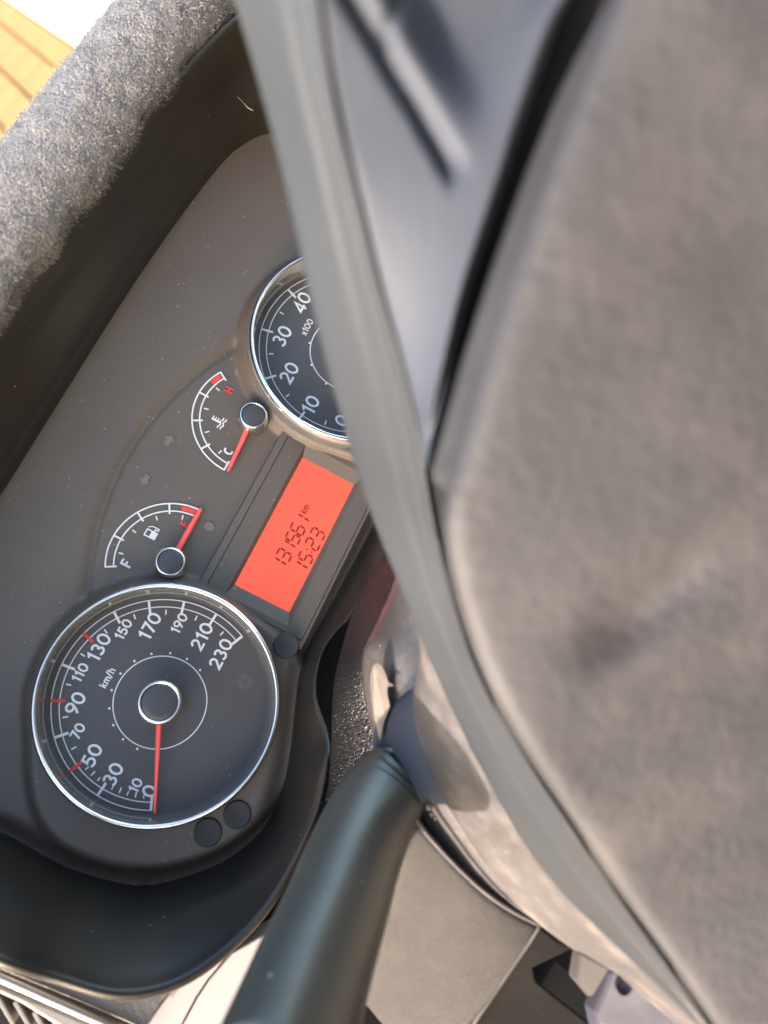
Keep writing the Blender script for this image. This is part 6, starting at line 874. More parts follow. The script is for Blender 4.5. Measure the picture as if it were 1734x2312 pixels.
 [(124.0,-15.4,232.8),(124.3,-15.5,238.7),(124.5,-15.6,243.5),(124.7,-15.6,245.8),(122.1,-15.7,247.9),(119.8,-15.9,249.8),(118.0,-16.3,251.5),(117.2,-17.2,252.7),(117.4,-18.6,253.5),(118.2,-20.4,254.0),(119.5,-22.6,254.4),(120.8,-24.7,254.7),(122.1,-26.7,254.9),(123.1,-28.2,255.1),(124.1,-29.7,255.2),(125.1,-31.2,255.4),(126.2,-32.7,255.5),(127.3,-34.3,255.6),(128.4,-35.8,255.7),(129.5,-37.4,255.9),(130.6,-39.0,256.0),(131.8,-40.6,256.1),(132.9,-42.2,256.2),(134.1,-43.8,256.3),(135.2,-45.4,256.5),(136.3,-47.0,256.6),(137.4,-48.6,256.8),(138.5,-50.3,256.9),(141.8,-55.1,257.5),(145.9,-61.3,258.2),(152.5,-71.0,259.1),(162.1,-84.6,260.2),(171.5,-98.6,261.6)],
 [(121.4,-15.4,231.6),(121.7,-15.6,237.5),(122.0,-15.6,242.2),(122.1,-15.7,244.5),(119.6,-15.8,246.6),(117.3,-15.9,248.6),(115.6,-16.3,250.3),(114.8,-17.2,251.5),(115.0,-18.6,252.3),(115.8,-20.5,252.8),(117.0,-22.6,253.2),(118.3,-24.8,253.6),(119.5,-26.7,253.9),(120.5,-28.2,254.0),(121.5,-29.7,254.2),(122.5,-31.2,254.4),(123.5,-32.8,254.5),(124.6,-34.3,254.6),(125.8,-35.9,254.7),(126.9,-37.5,254.8),(128.1,-39.1,254.9),(129.2,-40.7,255.0),(130.4,-42.3,255.0),(131.6,-43.9,255.1),(132.7,-45.5,255.3),(133.9,-47.2,255.4),(135.0,-48.8,255.5),(136.1,-50.5,255.7),(139.3,-55.3,256.2),(143.2,-61.5,257.0),(149.7,-71.1,258.0),(159.5,-84.9,258.9),(168.9,-99.0,260.3)],
 [(118.8,-15.6,230.3),(119.1,-15.7,236.2),(119.3,-15.8,240.9),(119.4,-15.8,243.3),(117.1,-15.9,245.3),(114.9,-16.1,247.4),(113.1,-16.5,249.1),(112.4,-17.4,250.3),(112.7,-18.8,251.0),(113.5,-20.6,251.6),(114.6,-22.8,252.1),(115.9,-25.0,252.4),(117.0,-26.9,252.7),(117.9,-28.4,252.9),(118.9,-29.9,253.1),(119.9,-31.4,253.3),(120.9,-32.9,253.4),(122.0,-34.5,253.6),(123.1,-36.1,253.7),(124.3,-37.6,253.7),(125.4,-39.2,253.8),(126.6,-40.9,253.9),(127.8,-42.5,253.9),(129.0,-44.1,254.0),(130.2,-45.8,254.1),(131.4,-47.5,254.2),(132.6,-49.1,254.3),(133.7,-50.8,254.4),(136.9,-55.7,255.0),(140.7,-61.8,255.8),(147.0,-71.4,256.9),(156.9,-85.4,257.6),(166.4,-99.5,259.0)],
 [(116.1,-15.8,229.1),(116.4,-15.9,234.9),(116.6,-16.0,239.7),(116.8,-16.1,242.0),(114.4,-16.1,244.1),(112.3,-16.3,246.2),(110.7,-16.7,247.9),(110.0,-17.6,249.1),(110.3,-19.0,249.8),(111.1,-20.9,250.4),(112.2,-23.0,250.8),(113.5,-25.2,251.2),(114.6,-27.1,251.6),(115.5,-28.6,251.8),(116.4,-30.1,252.0),(117.4,-31.7,252.2),(118.4,-33.2,252.3),(119.4,-34.8,252.5),(120.5,-36.3,252.6),(121.6,-37.9,252.7),(122.8,-39.5,252.7),(124.0,-41.2,252.8),(125.2,-42.8,252.8),(126.4,-44.5,252.9),(127.7,-46.1,252.9),(128.9,-47.8,253.0),(130.0,-49.5,253.1),(131.2,-51.1,253.2),(134.4,-56.1,253.7),(138.2,-62.2,254.6),(144.3,-71.8,255.7),(154.3,-85.8,256.4),(163.8,-100.1,257.7)],
 [(113.4,-16.1,227.9),(113.7,-16.2,233.8),(113.9,-16.3,238.5),(114.0,-16.4,240.8),(111.8,-16.4,243.0),(109.7,-16.6,245.0),(108.1,-17.0,246.7),(107.5,-17.9,248.0),(107.8,-19.3,248.7),(108.7,-21.2,249.2),(109.8,-23.4,249.6),(111.1,-25.6,250.0),(112.2,-27.5,250.3),(113.1,-29.0,250.6),(114.0,-30.5,250.8),(114.9,-32.0,251.0),(115.9,-33.6,251.2),(116.9,-35.1,251.3),(118.0,-36.7,251.4),(119.1,-38.3,251.5),(120.2,-39.9,251.6),(121.4,-41.5,251.6),(122.6,-43.2,251.7),(123.8,-44.8,251.7),(125.0,-46.5,251.8),(126.3,-48.2,251.8),(127.5,-49.9,251.9),(128.6,-51.6,252.0),(131.9,-56.6,252.4),(135.8,-62.8,253.3),(141.7,-72.3,254.5),(151.6,-86.4,255.2),(161.3,-100.9,256.3)],
 [(110.6,-16.5,226.7),(110.8,-16.6,232.6),(111.1,-16.7,237.3),(111.2,-16.7,239.7),(109.0,-16.8,241.8),(107.0,-16.9,243.9),(105.5,-17.3,245.6),(104.9,-18.2,246.8),(105.3,-19.6,247.5),(106.2,-21.5,248.0),(107.4,-23.7,248.4),(108.7,-25.9,248.8),(109.8,-27.9,249.1),(110.7,-29.4,249.3),(111.6,-30.9,249.5),(112.5,-32.4,249.7),(113.5,-34.0,249.9),(114.5,-35.5,250.1),(115.5,-37.1,250.2),(116.6,-38.7,250.3),(117.7,-40.3,250.4),(118.8,-41.9,250.5),(120.0,-43.6,250.5),(121.2,-45.2,250.6),(122.4,-46.9,250.6),(123.6,-48.6,250.7),(124.8,-50.3,250.8),(126.0,-52.0,250.8),(129.4,-57.1,251.2),(133.3,-63.3,252.0),(139.2,-73.0,253.2),(148.9,-87.0,254.0),(158.7,-101.6,255.0)],
 [(107.7,-16.8,225.6),(108.0,-16.9,231.5),(108.2,-17.0,236.2),(108.3,-17.1,238.5),(106.2,-17.1,240.7),(104.3,-17.3,242.8),(102.8,-17.7,244.6),(102.3,-18.6,245.8),(102.7,-20.0,246.4),(103.6,-21.9,246.9),(104.9,-24.1,247.3),(106.2,-26.3,247.6),(107.4,-28.3,247.9),(108.3,-29.8,248.1),(109.2,-31.3,248.3),(110.1,-32.9,248.5),(111.1,-34.4,248.6),(112.1,-36.0,248.8),(113.1,-37.6,248.9),(114.2,-39.2,249.1),(115.2,-40.8,249.2),(116.3,-42.4,249.3),(117.5,-44.1,249.3),(118.6,-45.7,249.4),(119.8,-47.4,249.5),(121.0,-49.1,249.5),(122.1,-50.8,249.6),(123.3,-52.5,249.7),(126.7,-57.6,250.1),(130.7,-63.9,250.7),(136.8,-73.6,251.8),(146.1,-87.6,252.7),(156.0,-102.4,253.7)],
 [(104.9,-17.2,224.4),(105.2,-17.3,230.3),(105.4,-17.4,235.0),(105.5,-17.5,237.4),(103.5,-17.5,239.6),(101.6,-17.7,241.7),(100.2,-18.0,243.5),(99.6,-18.9,244.7),(100.0,-20.4,245.4),(101.0,-22.3,245.8),(102.3,-24.5,246.2),(103.6,-26.7,246.5),(104.9,-28.7,246.7),(105.8,-30.2,246.8),(106.8,-31.8,247.0),(107.7,-33.3,247.2),(108.7,-34.9,247.3),(109.7,-36.5,247.5),(110.7,-38.1,247.6),(111.8,-39.7,247.8),(112.8,-41.3,247.9),(113.9,-42.9,248.0),(115.0,-44.6,248.1),(116.1,-46.2,248.2),(117.2,-47.9,248.3),(118.3,-49.6,248.4),(119.5,-51.3,248.5),(120.6,-53.0,248.6),(124.0,-58.1,248.9),(128.1,-64.5,249.5),(134.3,-74.4,250.4),(143.5,-88.3,251.4),(153.2,-103.1,252.4)],
 [(102.0,-17.6,223.2),(102.3,-17.8,229.1),(102.6,-17.8,233.8),(102.7,-17.9,236.2),(100.7,-17.9,238.4),(98.9,-18.1,240.5),(97.5,-18.4,242.4),(97.0,-19.3,243.6),(97.4,-20.8,244.3),(98.3,-22.7,244.8),(99.6,-24.9,245.1),(101.0,-27.2,245.3),(102.3,-29.1,245.5),(103.3,-30.7,245.7),(104.3,-32.3,245.8),(105.3,-33.8,245.9),(106.3,-35.4,246.0),(107.3,-37.0,246.2),(108.3,-38.6,246.3),(109.4,-40.2,246.4),(110.4,-41.8,246.5),(111.5,-43.5,246.7),(112.5,-45.1,246.8),(113.6,-46.8,246.9),(114.7,-48.4,247.0),(115.8,-50.1,247.1),(116.8,-51.8,247.3),(117.9,-53.5,247.4),(121.2,-58.6,247.8),(125.4,-65.1,248.3),(131.8,-75.1,249.0),(140.8,-89.1,250.1),(150.3,-103.8,251.2)],
 [(99.2,-18.1,222.0),(99.5,-18.2,227.9),(99.8,-18.3,232.6),(99.9,-18.3,235.0),(98.0,-18.4,237.2),(96.2,-18.5,239.4),(94.9,-18.9,241.2),(94.4,-19.7,242.5),(94.8,-21.2,243.2),(95.7,-23.1,243.7),(97.0,-25.3,244.0),(98.4,-27.6,244.3),(99.7,-29.6,244.4),(100.7,-31.2,244.5),(101.7,-32.7,244.6),(102.7,-34.3,244.7),(103.8,-35.9,244.8),(104.8,-37.5,244.9),(105.9,-39.2,245.0),(106.9,-40.8,245.1),(108.0,-42.4,245.2),(109.0,-44.1,245.3),(110.1,-45.7,245.4),(111.1,-47.4,245.6),(112.2,-49.0,245.7),(113.2,-50.7,245.9),(114.3,-52.4,246.0),(115.3,-54.1,246.2),(118.5,-59.2,246.6),(122.7,-65.7,247.1),(129.3,-75.9,247.7),(138.3,-90.0,248.7),(147.5,-104.6,249.9)],
 [(96.5,-18.6,220.7),(96.8,-18.7,226.6),(97.0,-18.8,231.3),(97.1,-18.8,233.7),(95.3,-18.8,235.9),(93.6,-19.0,238.1),(92.3,-19.3,240.0),(91.8,-20.2,241.3),(92.2,-21.6,242.1),(93.1,-23.5,242.6),(94.3,-25.8,243.0),(95.7,-28.1,243.2),(97.0,-30.1,243.3),(98.0,-31.7,243.4),(99.1,-33.2,243.4),(100.2,-34.9,243.5),(101.2,-36.5,243.5),(102.3,-38.1,243.6),(103.4,-39.7,243.6),(104.5,-41.4,243.7),(105.5,-43.0,243.8),(106.6,-44.7,243.9),(107.6,-46.4,244.0),(108.7,-48.0,244.2),(109.7,-49.7,244.4),(110.7,-51.4,244.5),(111.7,-53.0,244.7),(112.7,-54.7,244.9),(115.8,-59.8,245.4),(119.9,-66.3,245.9),(126.7,-76.7,246.3),(135.7,-90.9,247.3),(144.6,-105.4,248.7)],
 [(93.7,-19.1,219.4),(94.0,-19.2,225.3),(94.2,-19.3,230.0),(94.4,-19.3,232.3),(92.6,-19.3,234.6),(90.9,-19.4,236.8),(89.7,-19.8,238.7),(89.2,-20.7,240.1),(89.6,-22.1,240.9),(90.5,-24.0,241.4),(91.7,-26.3,241.8),(93.1,-28.6,242.0),(94.4,-30.6,242.2),(95.4,-32.2,242.2),(96.4,-33.8,242.3),(97.5,-35.4,242.3),(98.6,-37.0,242.3),(99.7,-38.7,242.3),(100.8,-40.3,242.4),(101.9,-42.0,242.4),(103.0,-43.7,242.5),(104.1,-45.3,242.6),(105.1,-47.0,242.7),(106.2,-48.7,242.8),(107.2,-50.4,243.0),(108.2,-52.0,243.2),(109.2,-53.7,243.4),(110.1,-55.4,243.6),(113.1,-60.4,244.1),(117.2,-67.0,244.7),(124.0,-77.4,245.0),(133.1,-91.8,245.8),(141.8,-106.3,247.3)],
 [(91.0,-19.6,218.0),(91.3,-19.7,223.9),(91.5,-19.8,228.6),(91.6,-19.9,231.0),(89.9,-19.9,233.3),(88.3,-20.0,235.5),(87.1,-20.3,237.4),(86.7,-21.2,238.8),(87.1,-22.6,239.6),(87.9,-24.6,240.2),(89.1,-26.8,240.6),(90.5,-29.1,240.9),(91.7,-31.1,241.0),(92.7,-32.7,241.1),(93.8,-34.3,241.1),(94.9,-35.9,241.1),(96.0,-37.6,241.1),(97.1,-39.3,241.1),(98.2,-40.9,241.1),(99.3,-42.6,241.1),(100.4,-44.3,241.2),(101.5,-46.0,241.2),(102.6,-47.7,241.3),(103.6,-49.4,241.5),(104.6,-51.1,241.6),(105.6,-52.8,241.8),(106.6,-54.4,242.0),(107.6,-56.1,242.2),(110.5,-61.2,242.8),(114.4,-67.7,243.4),(121.3,-78.2,243.7),(130.5,-92.8,244.4),(139.1,-107.3,245.9)],
 [(88.2,-20.2,216.6),(88.5,-20.3,222.5),(88.7,-20.4,227.2),(88.8,-20.5,229.6),(87.2,-20.4,231.9),(85.7,-20.5,234.2),(84.6,-20.9,236.1),(84.2,-21.7,237.5),(84.5,-23.2,238.3),(85.4,-25.1,238.9),(86.6,-27.4,239.3),(87.9,-29.7,239.6),(89.1,-31.7,239.8),(90.1,-33.3,239.8),(91.2,-34.9,239.9),(92.2,-36.5,239.9),(93.3,-38.2,239.9),(94.4,-39.9,239.9),(95.5,-41.6,239.9),(96.6,-43.2,239.9),(97.8,-44.9,239.9),(98.8,-46.7,240.0),(99.9,-48.4,240.0),(101.0,-50.1,240.1),(102.0,-51.8,240.3),(103.0,-53.5,240.4),(104.0,-55.2,240.6),(105.0,-56.9,240.8),(107.9,-61.9,241.5),(111.8,-68.5,242.1),(118.5,-79.0,242.4),(127.8,-93.8,243.0),(136.4,-108.3,244.5)],
 [(85.4,-20.8,215.3),(85.7,-20.9,221.2),(85.9,-21.0,225.9),(86.0,-21.1,228.2),(84.4,-21.0,230.6),(83.0,-21.1,232.8),(81.9,-21.5,234.8),(81.6,-22.3,236.2),(82.0,-23.8,237.0),(82.8,-25.7,237.6),(84.0,-28.0,238.0),(85.3,-30.3,238.3),(86.6,-32.3,238.5),(87.5,-33.9,238.6),(88.6,-35.5,238.6),(89.6,-37.2,238.6),(90.7,-38.8,238.7),(91.7,-40.5,238.7),(92.8,-42.2,238.7),(93.9,-43.9,238.7),(95.0,-45.6,238.7),(96.1,-47.3,238.7),(97.2,-49.1,238.8),(98.3,-50.8,238.9),(99.3,-52.5,239.0),(100.4,-54.2,239.1),(101.4,-55.9,239.3),(102.4,-57.7,239.5),(105.3,-62.8,240.1),(109.2,-69.4,240.7),(115.7,-79.9,241.1),(125.1,-94.7,241.6),(133.7,-109.5,243.0)],
 [(82.5,-21.4,214.0),(82.8,-21.5,219.9),(83.0,-21.6,224.6),(83.1,-21.7,226.9),(81.6,-21.6,229.3),(80.3,-21.7,231.5),(79.3,-22.0,233.5),(79.0,-22.9,234.9),(79.4,-24.4,235.7),(80.3,-26.3,236.2),(81.5,-28.6,236.6),(82.8,-30.9,236.9),(84.0,-33.0,237.1),(85.0,-34.6,237.2),(86.0,-36.2,237.3),(87.0,-37.9,237.3),(88.0,-39.5,237.4),(89.1,-41.2,237.4),(90.2,-42.9,237.4),(91.2,-44.6,237.4),(92.3,-46.3,237.5),(93.4,-48.0,237.5),(94.5,-49.8,237.6),(95.5,-51.5,237.6),(96.6,-53.2,237.7),(97.6,-55.0,237.8),(98.7,-56.7,238.0),(99.7,-58.5,238.1),(102.7,-63.6,238.6),(106.6,-70.3,239.2),(113.0,-80.8,239.7),(122.2,-95.7,240.2),(131.1,-110.7,241.5)],
 [(79.6,-22.1,212.7),(79.9,-22.2,218.6),(80.1,-22.3,223.3),(80.2,-22.3,225.7),(78.8,-22.3,228.0),(77.5,-22.3,230.3),(76.5,-22.7,232.3),(76.3,-23.5,233.6),(76.8,-25.0,234.4),(77.7,-27.0,234.9),(79.0,-29.3,235.3),(80.3,-31.6,235.5),(81.5,-33.7,235.7),(82.5,-35.3,235.8),(83.4,-36.9,235.9),(84.4,-38.6,235.9),(85.4,-40.2,236.0),(86.5,-41.9,236.1),(87.5,-43.6,236.1),(88.5,-45.3,236.2),(89.6,-47.0,236.2),(90.6,-48.8,236.3),(91.7,-50.5,236.3),(92.7,-52.2,236.4),(93.8,-54.0,236.5),(94.8,-55.7,236.6),(95.9,-57.5,236.7),(96.9,-59.3,236.8),(100.0,-64.5,237.2),(104.0,-71.3,237.7),(110.3,-81.8,238.3),(119.3,-96.7,238.9),(128.4,-112.0,239.9)],
 [(76.6,-22.7,211.5),(76.9,-22.9,217.3),(77.1,-23.0,222.1),(77.3,-23.0,224.4),(75.9,-22.9,226.8),(74.7,-23.0,229.1),(73.8,-23.3,231.1),(73.6,-24.2,232.4),(74.1,-25.7,233.1),(75.1,-27.7,233.6),(76.4,-30.0,233.9),(77.7,-32.3,234.1),(78.9,-34.4,234.2),(79.9,-36.1,234.3),(80.9,-37.7,234.4),(81.9,-39.4,234.5),(82.8,-41.0,234.6),(83.8,-42.7,234.7),(84.8,-44.4,234.8),(85.8,-46.1,234.8),(86.9,-47.8,234.9),(87.9,-49.5,235.0),(88.9,-51.2,235.1),(89.9,-53.0,235.2),(91.0,-54.7,235.3),(92.0,-56.5,235.4),(93.1,-58.3,235.5),(94.1,-60.1,235.6),(97.3,-65.4,235.9),(101.3,-72.3,236.2),(107.6,-82.9,236.8),(116.4,-97.7,237.6),(125.6,-113.3,238.4)],
 [(73.6,-23.4,210.2),(73.9,-23.6,216.1),(74.2,-23.7,220.8),(74.3,-23.7,223.2),(73.0,-23.6,225.6),(71.8,-23.7,227.9),(71.0,-24.0,229.9),(70.8,-24.8,231.2),(71.4,-26.3,231.9),(72.4,-28.3,232.3),(73.7,-30.7,232.5),(75.1,-33.1,232.7),(76.4,-35.2,232.8),(77.3,-36.9,232.8),(78.3,-38.5,232.9),(79.3,-40.2,233.0),(80.2,-41.8,233.1),(81.2,-43.5,233.2),(82.2,-45.2,233.3),(83.2,-46.9,233.5),(84.1,-48.6,233.6),(85.1,-50.3,233.7),(86.1,-52.1,233.8),(87.1,-53.8,233.9),(88.2,-55.5,234.0),(89.2,-57.3,234.1),(90.2,-59.1,234.2),(91.3,-60.9,234.3),(94.5,-66.3,234.5),(98.7,-73.3,234.7),(104.9,-84.0,235.3),(113.5,-98.7,236.2),(122.8,-114.6,236.9)],
 [(70.6,-24.2,209.0),(70.9,-24.3,214.9),(71.2,-24.4,219.6),(71.3,-24.4,221.9),(70.1,-24.3,224.4),(69.0,-24.4,226.7),(68.2,-24.7,228.7),(68.1,-25.5,230.0),(68.6,-27.0,230.7),(69.7,-29.1,231.0),(71.0,-31.4,231.2),(72.5,-33.9,231.3),(73.7,-36.0,231.3),(74.7,-37.7,231.4),(75.7,-39.3,231.5),(76.7,-41.0,231.5),(77.6,-42.7,231.6),(78.6,-44.4,231.8),(79.5,-46.1,231.9),(80.5,-47.8,232.0),(81.5,-49.5,232.2),(82.4,-51.2,232.3),(83.4,-52.9,232.5),(84.4,-54.6,232.6),(85.3,-56.4,232.8),(86.4,-58.2,232.9),(87.4,-60.0,233.0),(88.5,-61.8,233.0),(91.7,-67.3,233.2),(95.9,-74.4,233.3),(102.3,-85.2,233.7),(110.6,-99.9,234.8),(119.9,-115.8,235.4)],
 [(67.7,-24.9,207.7),(68.0,-25.0,213.6),(68.2,-25.1,218.3),(68.3,-25.2,220.7),(67.1,-25.1,223.1),(66.1,-25.1,225.4),(65.4,-25.4,227.4),(65.3,-26.3,228.8),(65.9,-27.8,229.5),(67.0,-29.8,229.8),(68.3,-32.2,229.9),(69.8,-34.6,229.9),(71.0,-36.8,229.9),(72.0,-38.5,230.0),(73.0,-40.2,230.0),(74.0,-41.9,230.1),(75.0,-43.6,230.2),(75.9,-45.3,230.3),(76.9,-47.0,230.4),(77.8,-48.7,230.6),(78.8,-50.4,230.7),(79.7,-52.1,230.9),(80.6,-53.8,231.1),(81.6,-55.5,231.3),(82.6,-57.3,231.4),(83.6,-59.1,231.5),(84.6,-60.9,231.7),(85.6,-62.7,231.7),(88.9,-68.2,231.8),(93.2,-75.4,231.8),(99.5,-86.4,232.1),(107.7,-101.0,233.4),(117.0,-117.2,233.9)],
 [(64.7,-25.7,206.3),(65.0,-25.8,212.2),(65.2,-25.9,217.0),(65.3,-26.0,219.3),(64.2,-25.8,221.8),(63.3,-25.8,224.1),(62.6,-26.1,226.2),(62.5,-27.0,227.5),(63.1,-28.5,228.2),(64.2,-30.5,228.5),(65.6,-33.0,228.6),(67.0,-35.4,228.6),(68.3,-37.6,228.6),(69.3,-39.3,228.6),(70.3,-41.0,228.6),(71.3,-42.7,228.6),(72.3,-44.5,228.7),(73.2,-46.2,228.8),(74.2,-47.9,228.9),(75.1,-49.6,229.1),(76.0,-51.3,229.3),(77.0,-53.0,229.5),(77.9,-54.8,229.7),(78.8,-56.5,229.8),(79.8,-58.2,230.0),(80.8,-60.0,230.2),(81.8,-61.8,230.3),(82.8,-63.6,230.4),(86.0,-69.2,230.5),(90.3,-76.5,230.4),(96.7,-87.6,230.6),(104.8,-102.3,231.9),(114.1,-118.5,232.4)],
 [(61.7,-26.5,204.9),(62.0,-26.6,210.8),(62.2,-26.7,215.5),(62.4,-26.7,217.9),(61.3,-26.6,220.4),(60.4,-26.6,222.8),(59.8,-26.9,224.8),(59.8,-27.7,226.2),(60.4,-29.2,226.9),(61.4,-31.3,227.2),(62.8,-33.7,227.3),(64.2,-36.2,227.3),(65.5,-38.4,227.3),(66.5,-40.1,227.2),(67.5,-41.9,227.2),(68.5,-43.6,227.3),(69.5,-45.3,227.3),(70.4,-47.0,227.4),(71.4,-48.8,227.5),(72.3,-50.5,227.7),(73.3,-52.2,227.8),(74.2,-54.0,228.0),(75.1,-55.7,228.2),(76.1,-57.4,228.4),(77.0,-59.2,228.5),(78.0,-61.0,228.7),(79.0,-62.8,228.8),(80.0,-64.6,228.9),(83.2,-70.2,229.0),(87.4,-77.5,228.9),(93.9,-88.7,229.1),(102.0,-103.6,230.3),(111.1,-119.8,230.9)],
 [(58.7,-27.3,203.5),(59.0,-27.4,209.4),(59.3,-27.5,214.1),(59.4,-27.5,216.4),(58.4,-27.4,218.9),(57.6,-27.4,221.3),(57.0,-27.6,223.4),(57.0,-28.5,224.8),(57.6,-30.0,225.5),(58.7,-32.1,225.8),(60.0,-34.5,226.0),(61.4,-37.0,226.0),(62.7,-39.2,225.9),(63.7,-40.9,225.9),(64.7,-42.7,225.9),(65.7,-44.4,225.9),(66.6,-46.2,226.0),(67.6,-47.9,226.0),(68.6,-49.7,226.1),(69.5,-51.4,226.2),(70.5,-53.1,226.4),(71.4,-54.9,226.5),(72.3,-56.7,226.7),(73.3,-58.4,226.9),(74.2,-60.2,227.0),(75.2,-62.0,227.2),(76.2,-63.8,227.3),(77.2,-65.6,227.4),(80.3,-71.2,227.6),(84.5,-78.6,227.5),(90.9,-89.9,227.6),(99.1,-104.9,228.7),(108.1,-121.2,229.3)],
 [(55.3,-28.0,207.0),(55.5,-28.1,211.3),(55.7,-28.1,214.8),(55.8,-28.2,216.5),(55.0,-28.1,218.6),(54.4,-28.1,220.6),(54.1,-28.4,222.3),(54.2,-29.3,223.5),(54.9,-30.8,224.1),(55.9,-32.9,224.4),(57.2,-35.4,224.6),(58.6,-37.9,224.6),(59.9,-40.1,224.6),(60.8,-41.8,224.6),(61.8,-43.6,224.6),(62.8,-45.3,224.6),(63.8,-47.1,224.6),(64.7,-48.8,224.7),(65.7,-50.6,224.8),(66.7,-52.4,224.9),(67.6,-54.1,225.0),(68.6,-55.9,225.1),(69.5,-57.7,225.2),(70.5,-59.5,225.4),(71.5,-61.3,225.5),(72.4,-63.1,225.6),(73.4,-64.9,225.7),(74.4,-66.8,225.8),(77.5,-72.4,226.0),(81.6,-79.7,226.0),(87.9,-91.1,226.2),(96.2,-106.4,227.0),(105.2,-122.7,227.7)],
 [(54.1,-29.9,212.1),(53.4,-29.6,213.9),(52.7,-29.3,215.8),(51.9,-28.8,217.6),(51.5,-28.8,219.0),(51.2,-28.9,220.3),(51.1,-29.3,221.5),(51.4,-30.3,222.3),(52.1,-31.8,222.7),(53.2,-34.0,223.0),(54.5,-36.4,223.1),(55.9,-38.9,223.2),(57.1,-41.2,223.2),(58.1,-42.9,223.2),(59.0,-44.6,223.3),(60.0,-46.4,223.3),(60.9,-48.1,223.3),(61.9,-49.9,223.4),(62.9,-51.7,223.4),(63.8,-53.5,223.5),(64.8,-55.3,223.6),(65.8,-57.1,223.7),(66.7,-58.9,223.8),(67.7,-60.7,223.9),(68.7,-62.5,224.0),(69.7,-64.4,224.0),(70.7,-66.2,224.1),(71.7,-68.1,224.2),(74.8,-73.8,224.4),(78.8,-81.1,224.5),(85.0,-92.5,224.7),(93.4,-108.0,225.4),(102.4,-124.6,225.9)],
 [(50.7,-31.0,211.9),(50.1,-30.7,213.8),(49.4,-30.4,215.7),(48.7,-29.8,217.5),(48.4,-29.9,218.5),(48.3,-30.1,219.5),(48.3,-30.5,220.3),(48.7,-31.5,220.9),(49.5,-33.2,221.2),(50.6,-35.3,221.5),(51.9,-37.8,221.6),(53.3,-40.3,221.7),(54.5,-42.5,221.8),(55.4,-44.3,221.8),(56.3,-46.0,221.9),(57.3,-47.8,222.0),(58.2,-49.5,222.0),(59.2,-51.3,222.1),(60.1,-53.1,222.1),(61.1,-54.9,222.2),(62.1,-56.7,222.2),(63.1,-58.6,222.3),(64.0,-60.4,222.3),(65.0,-62.3,222.4),(66.1,-64.1,222.4),(67.1,-66.0,222.4),(68.1,-67.9,222.5),(69.1,-69.8,222.5),(72.2,-75.5,222.7),(76.1,-82.9,222.9),(82.2,-94.2,223.3),(90.7,-110.1,223.7),(99.7,-126.8,224.2)],
 [(48.0,-32.8,210.3),(47.4,-32.4,212.2),(46.8,-32.1,214.1),(46.1,-31.5,215.9),(45.9,-31.6,216.9),(45.8,-31.7,217.9),(45.8,-32.2,218.8),(46.3,-33.2,219.3),(47.1,-34.8,219.6),(48.2,-37.0,219.9),(49.5,-39.5,220.0),(50.8,-42.0,220.2),(52.0,-44.3,220.3),(52.9,-46.0,220.4),(53.8,-47.7,220.5),(54.7,-49.5,220.6),(55.6,-51.3,220.7),(56.6,-53.1,220.7),(57.5,-54.9,220.8),(58.5,-56.7,220.8),(59.5,-58.5,220.8),(60.5,-60.4,220.9),(61.5,-62.3,220.8),(62.5,-64.2,220.8),(63.6,-66.2,220.7),(64.7,-68.2,220.5),(65.9,-70.2,220.3),(67.0,-72.2,220.3),(69.8,-77.7,221.0),(73.6,-85.0,221.3),(79.5,-96.4,221.8),(88.2,-112.6,222.1),(97.2,-129.6,222.4)],
 [(45.5,-34.9,208.7),(44.9,-34.5,210.6),(44.4,-34.1,212.5),(43.7,-33.5,214.3),(43.5,-33.6,215.4),(43.4,-33.7,216.3),(43.5,-34.2,217.2),(43.9,-35.2,217.7),(44.7,-36.9,218.1),(45.8,-39.0,218.3),(47.1,-41.6,218.5),(48.4,-44.1,218.7),(49.6,-46.3,218.9),(50.5,-48.1,219.0),(51.4,-49.8,219.1),(52.3,-51.6,219.2),(53.2,-53.4,219.3),(54.2,-55.2,219.4),(55.1,-57.0,219.4),(56.1,-58.9,219.4),(57.1,-60.8,219.4),(58.2,-62.7,219.3),(59.3,-64.8,219.0),(60.5,-66.9,218.5),(61.8,-69.2,217.9),(63.1,-71.4,217.5),(64.1,-73.3,217.5),(64.9,-75.1,218.0),(67.4,-80.3,219.3),(71.2,-87.6,219.7),(77.1,-99.0,220.4),(85.8,-115.5,220.4),(94.9,-132.9,220.6)],
 [(43.1,-37.3,207.1),(42.6,-36.9,209.0),(42.0,-36.5,210.9),(41.4,-35.9,212.8),(41.3,-35.9,213.8),(41.2,-36.0,214.8),(41.3,-36.5,215.6),(41.7,-37.5,216.2),(42.5,-39.2,216.5),(43.6,-41.4,216.8),(44.9,-43.9,217.0),(46.2,-46.5,217.2),(47.3,-48.7,217.4),(48.2,-50.5,217.6),(49.1,-52.2,217.7),(50.0,-54.0,217.8),(51.0,-55.8,217.9),(51.9,-57.7,218.0),(52.9,-59.6,217.9),(54.0,-61.5,217.7),(55.2,-63.7,217.1),(56.6,-66.1,216.2),(58.0,-68.6,215.1),(59.4,-70.9,214.4),(60.4,-72.9,214.5),(61.1,-74.4,215.3),(61.7,-75.9,216.3),(62.4,-77.5,217.0),(65.2,-83.1,217.7),(69.0,-90.5,218.2),(74.8,-102.0,218.8),(83.7,-118.9,218.7),(92.8,-136.5,218.9)],
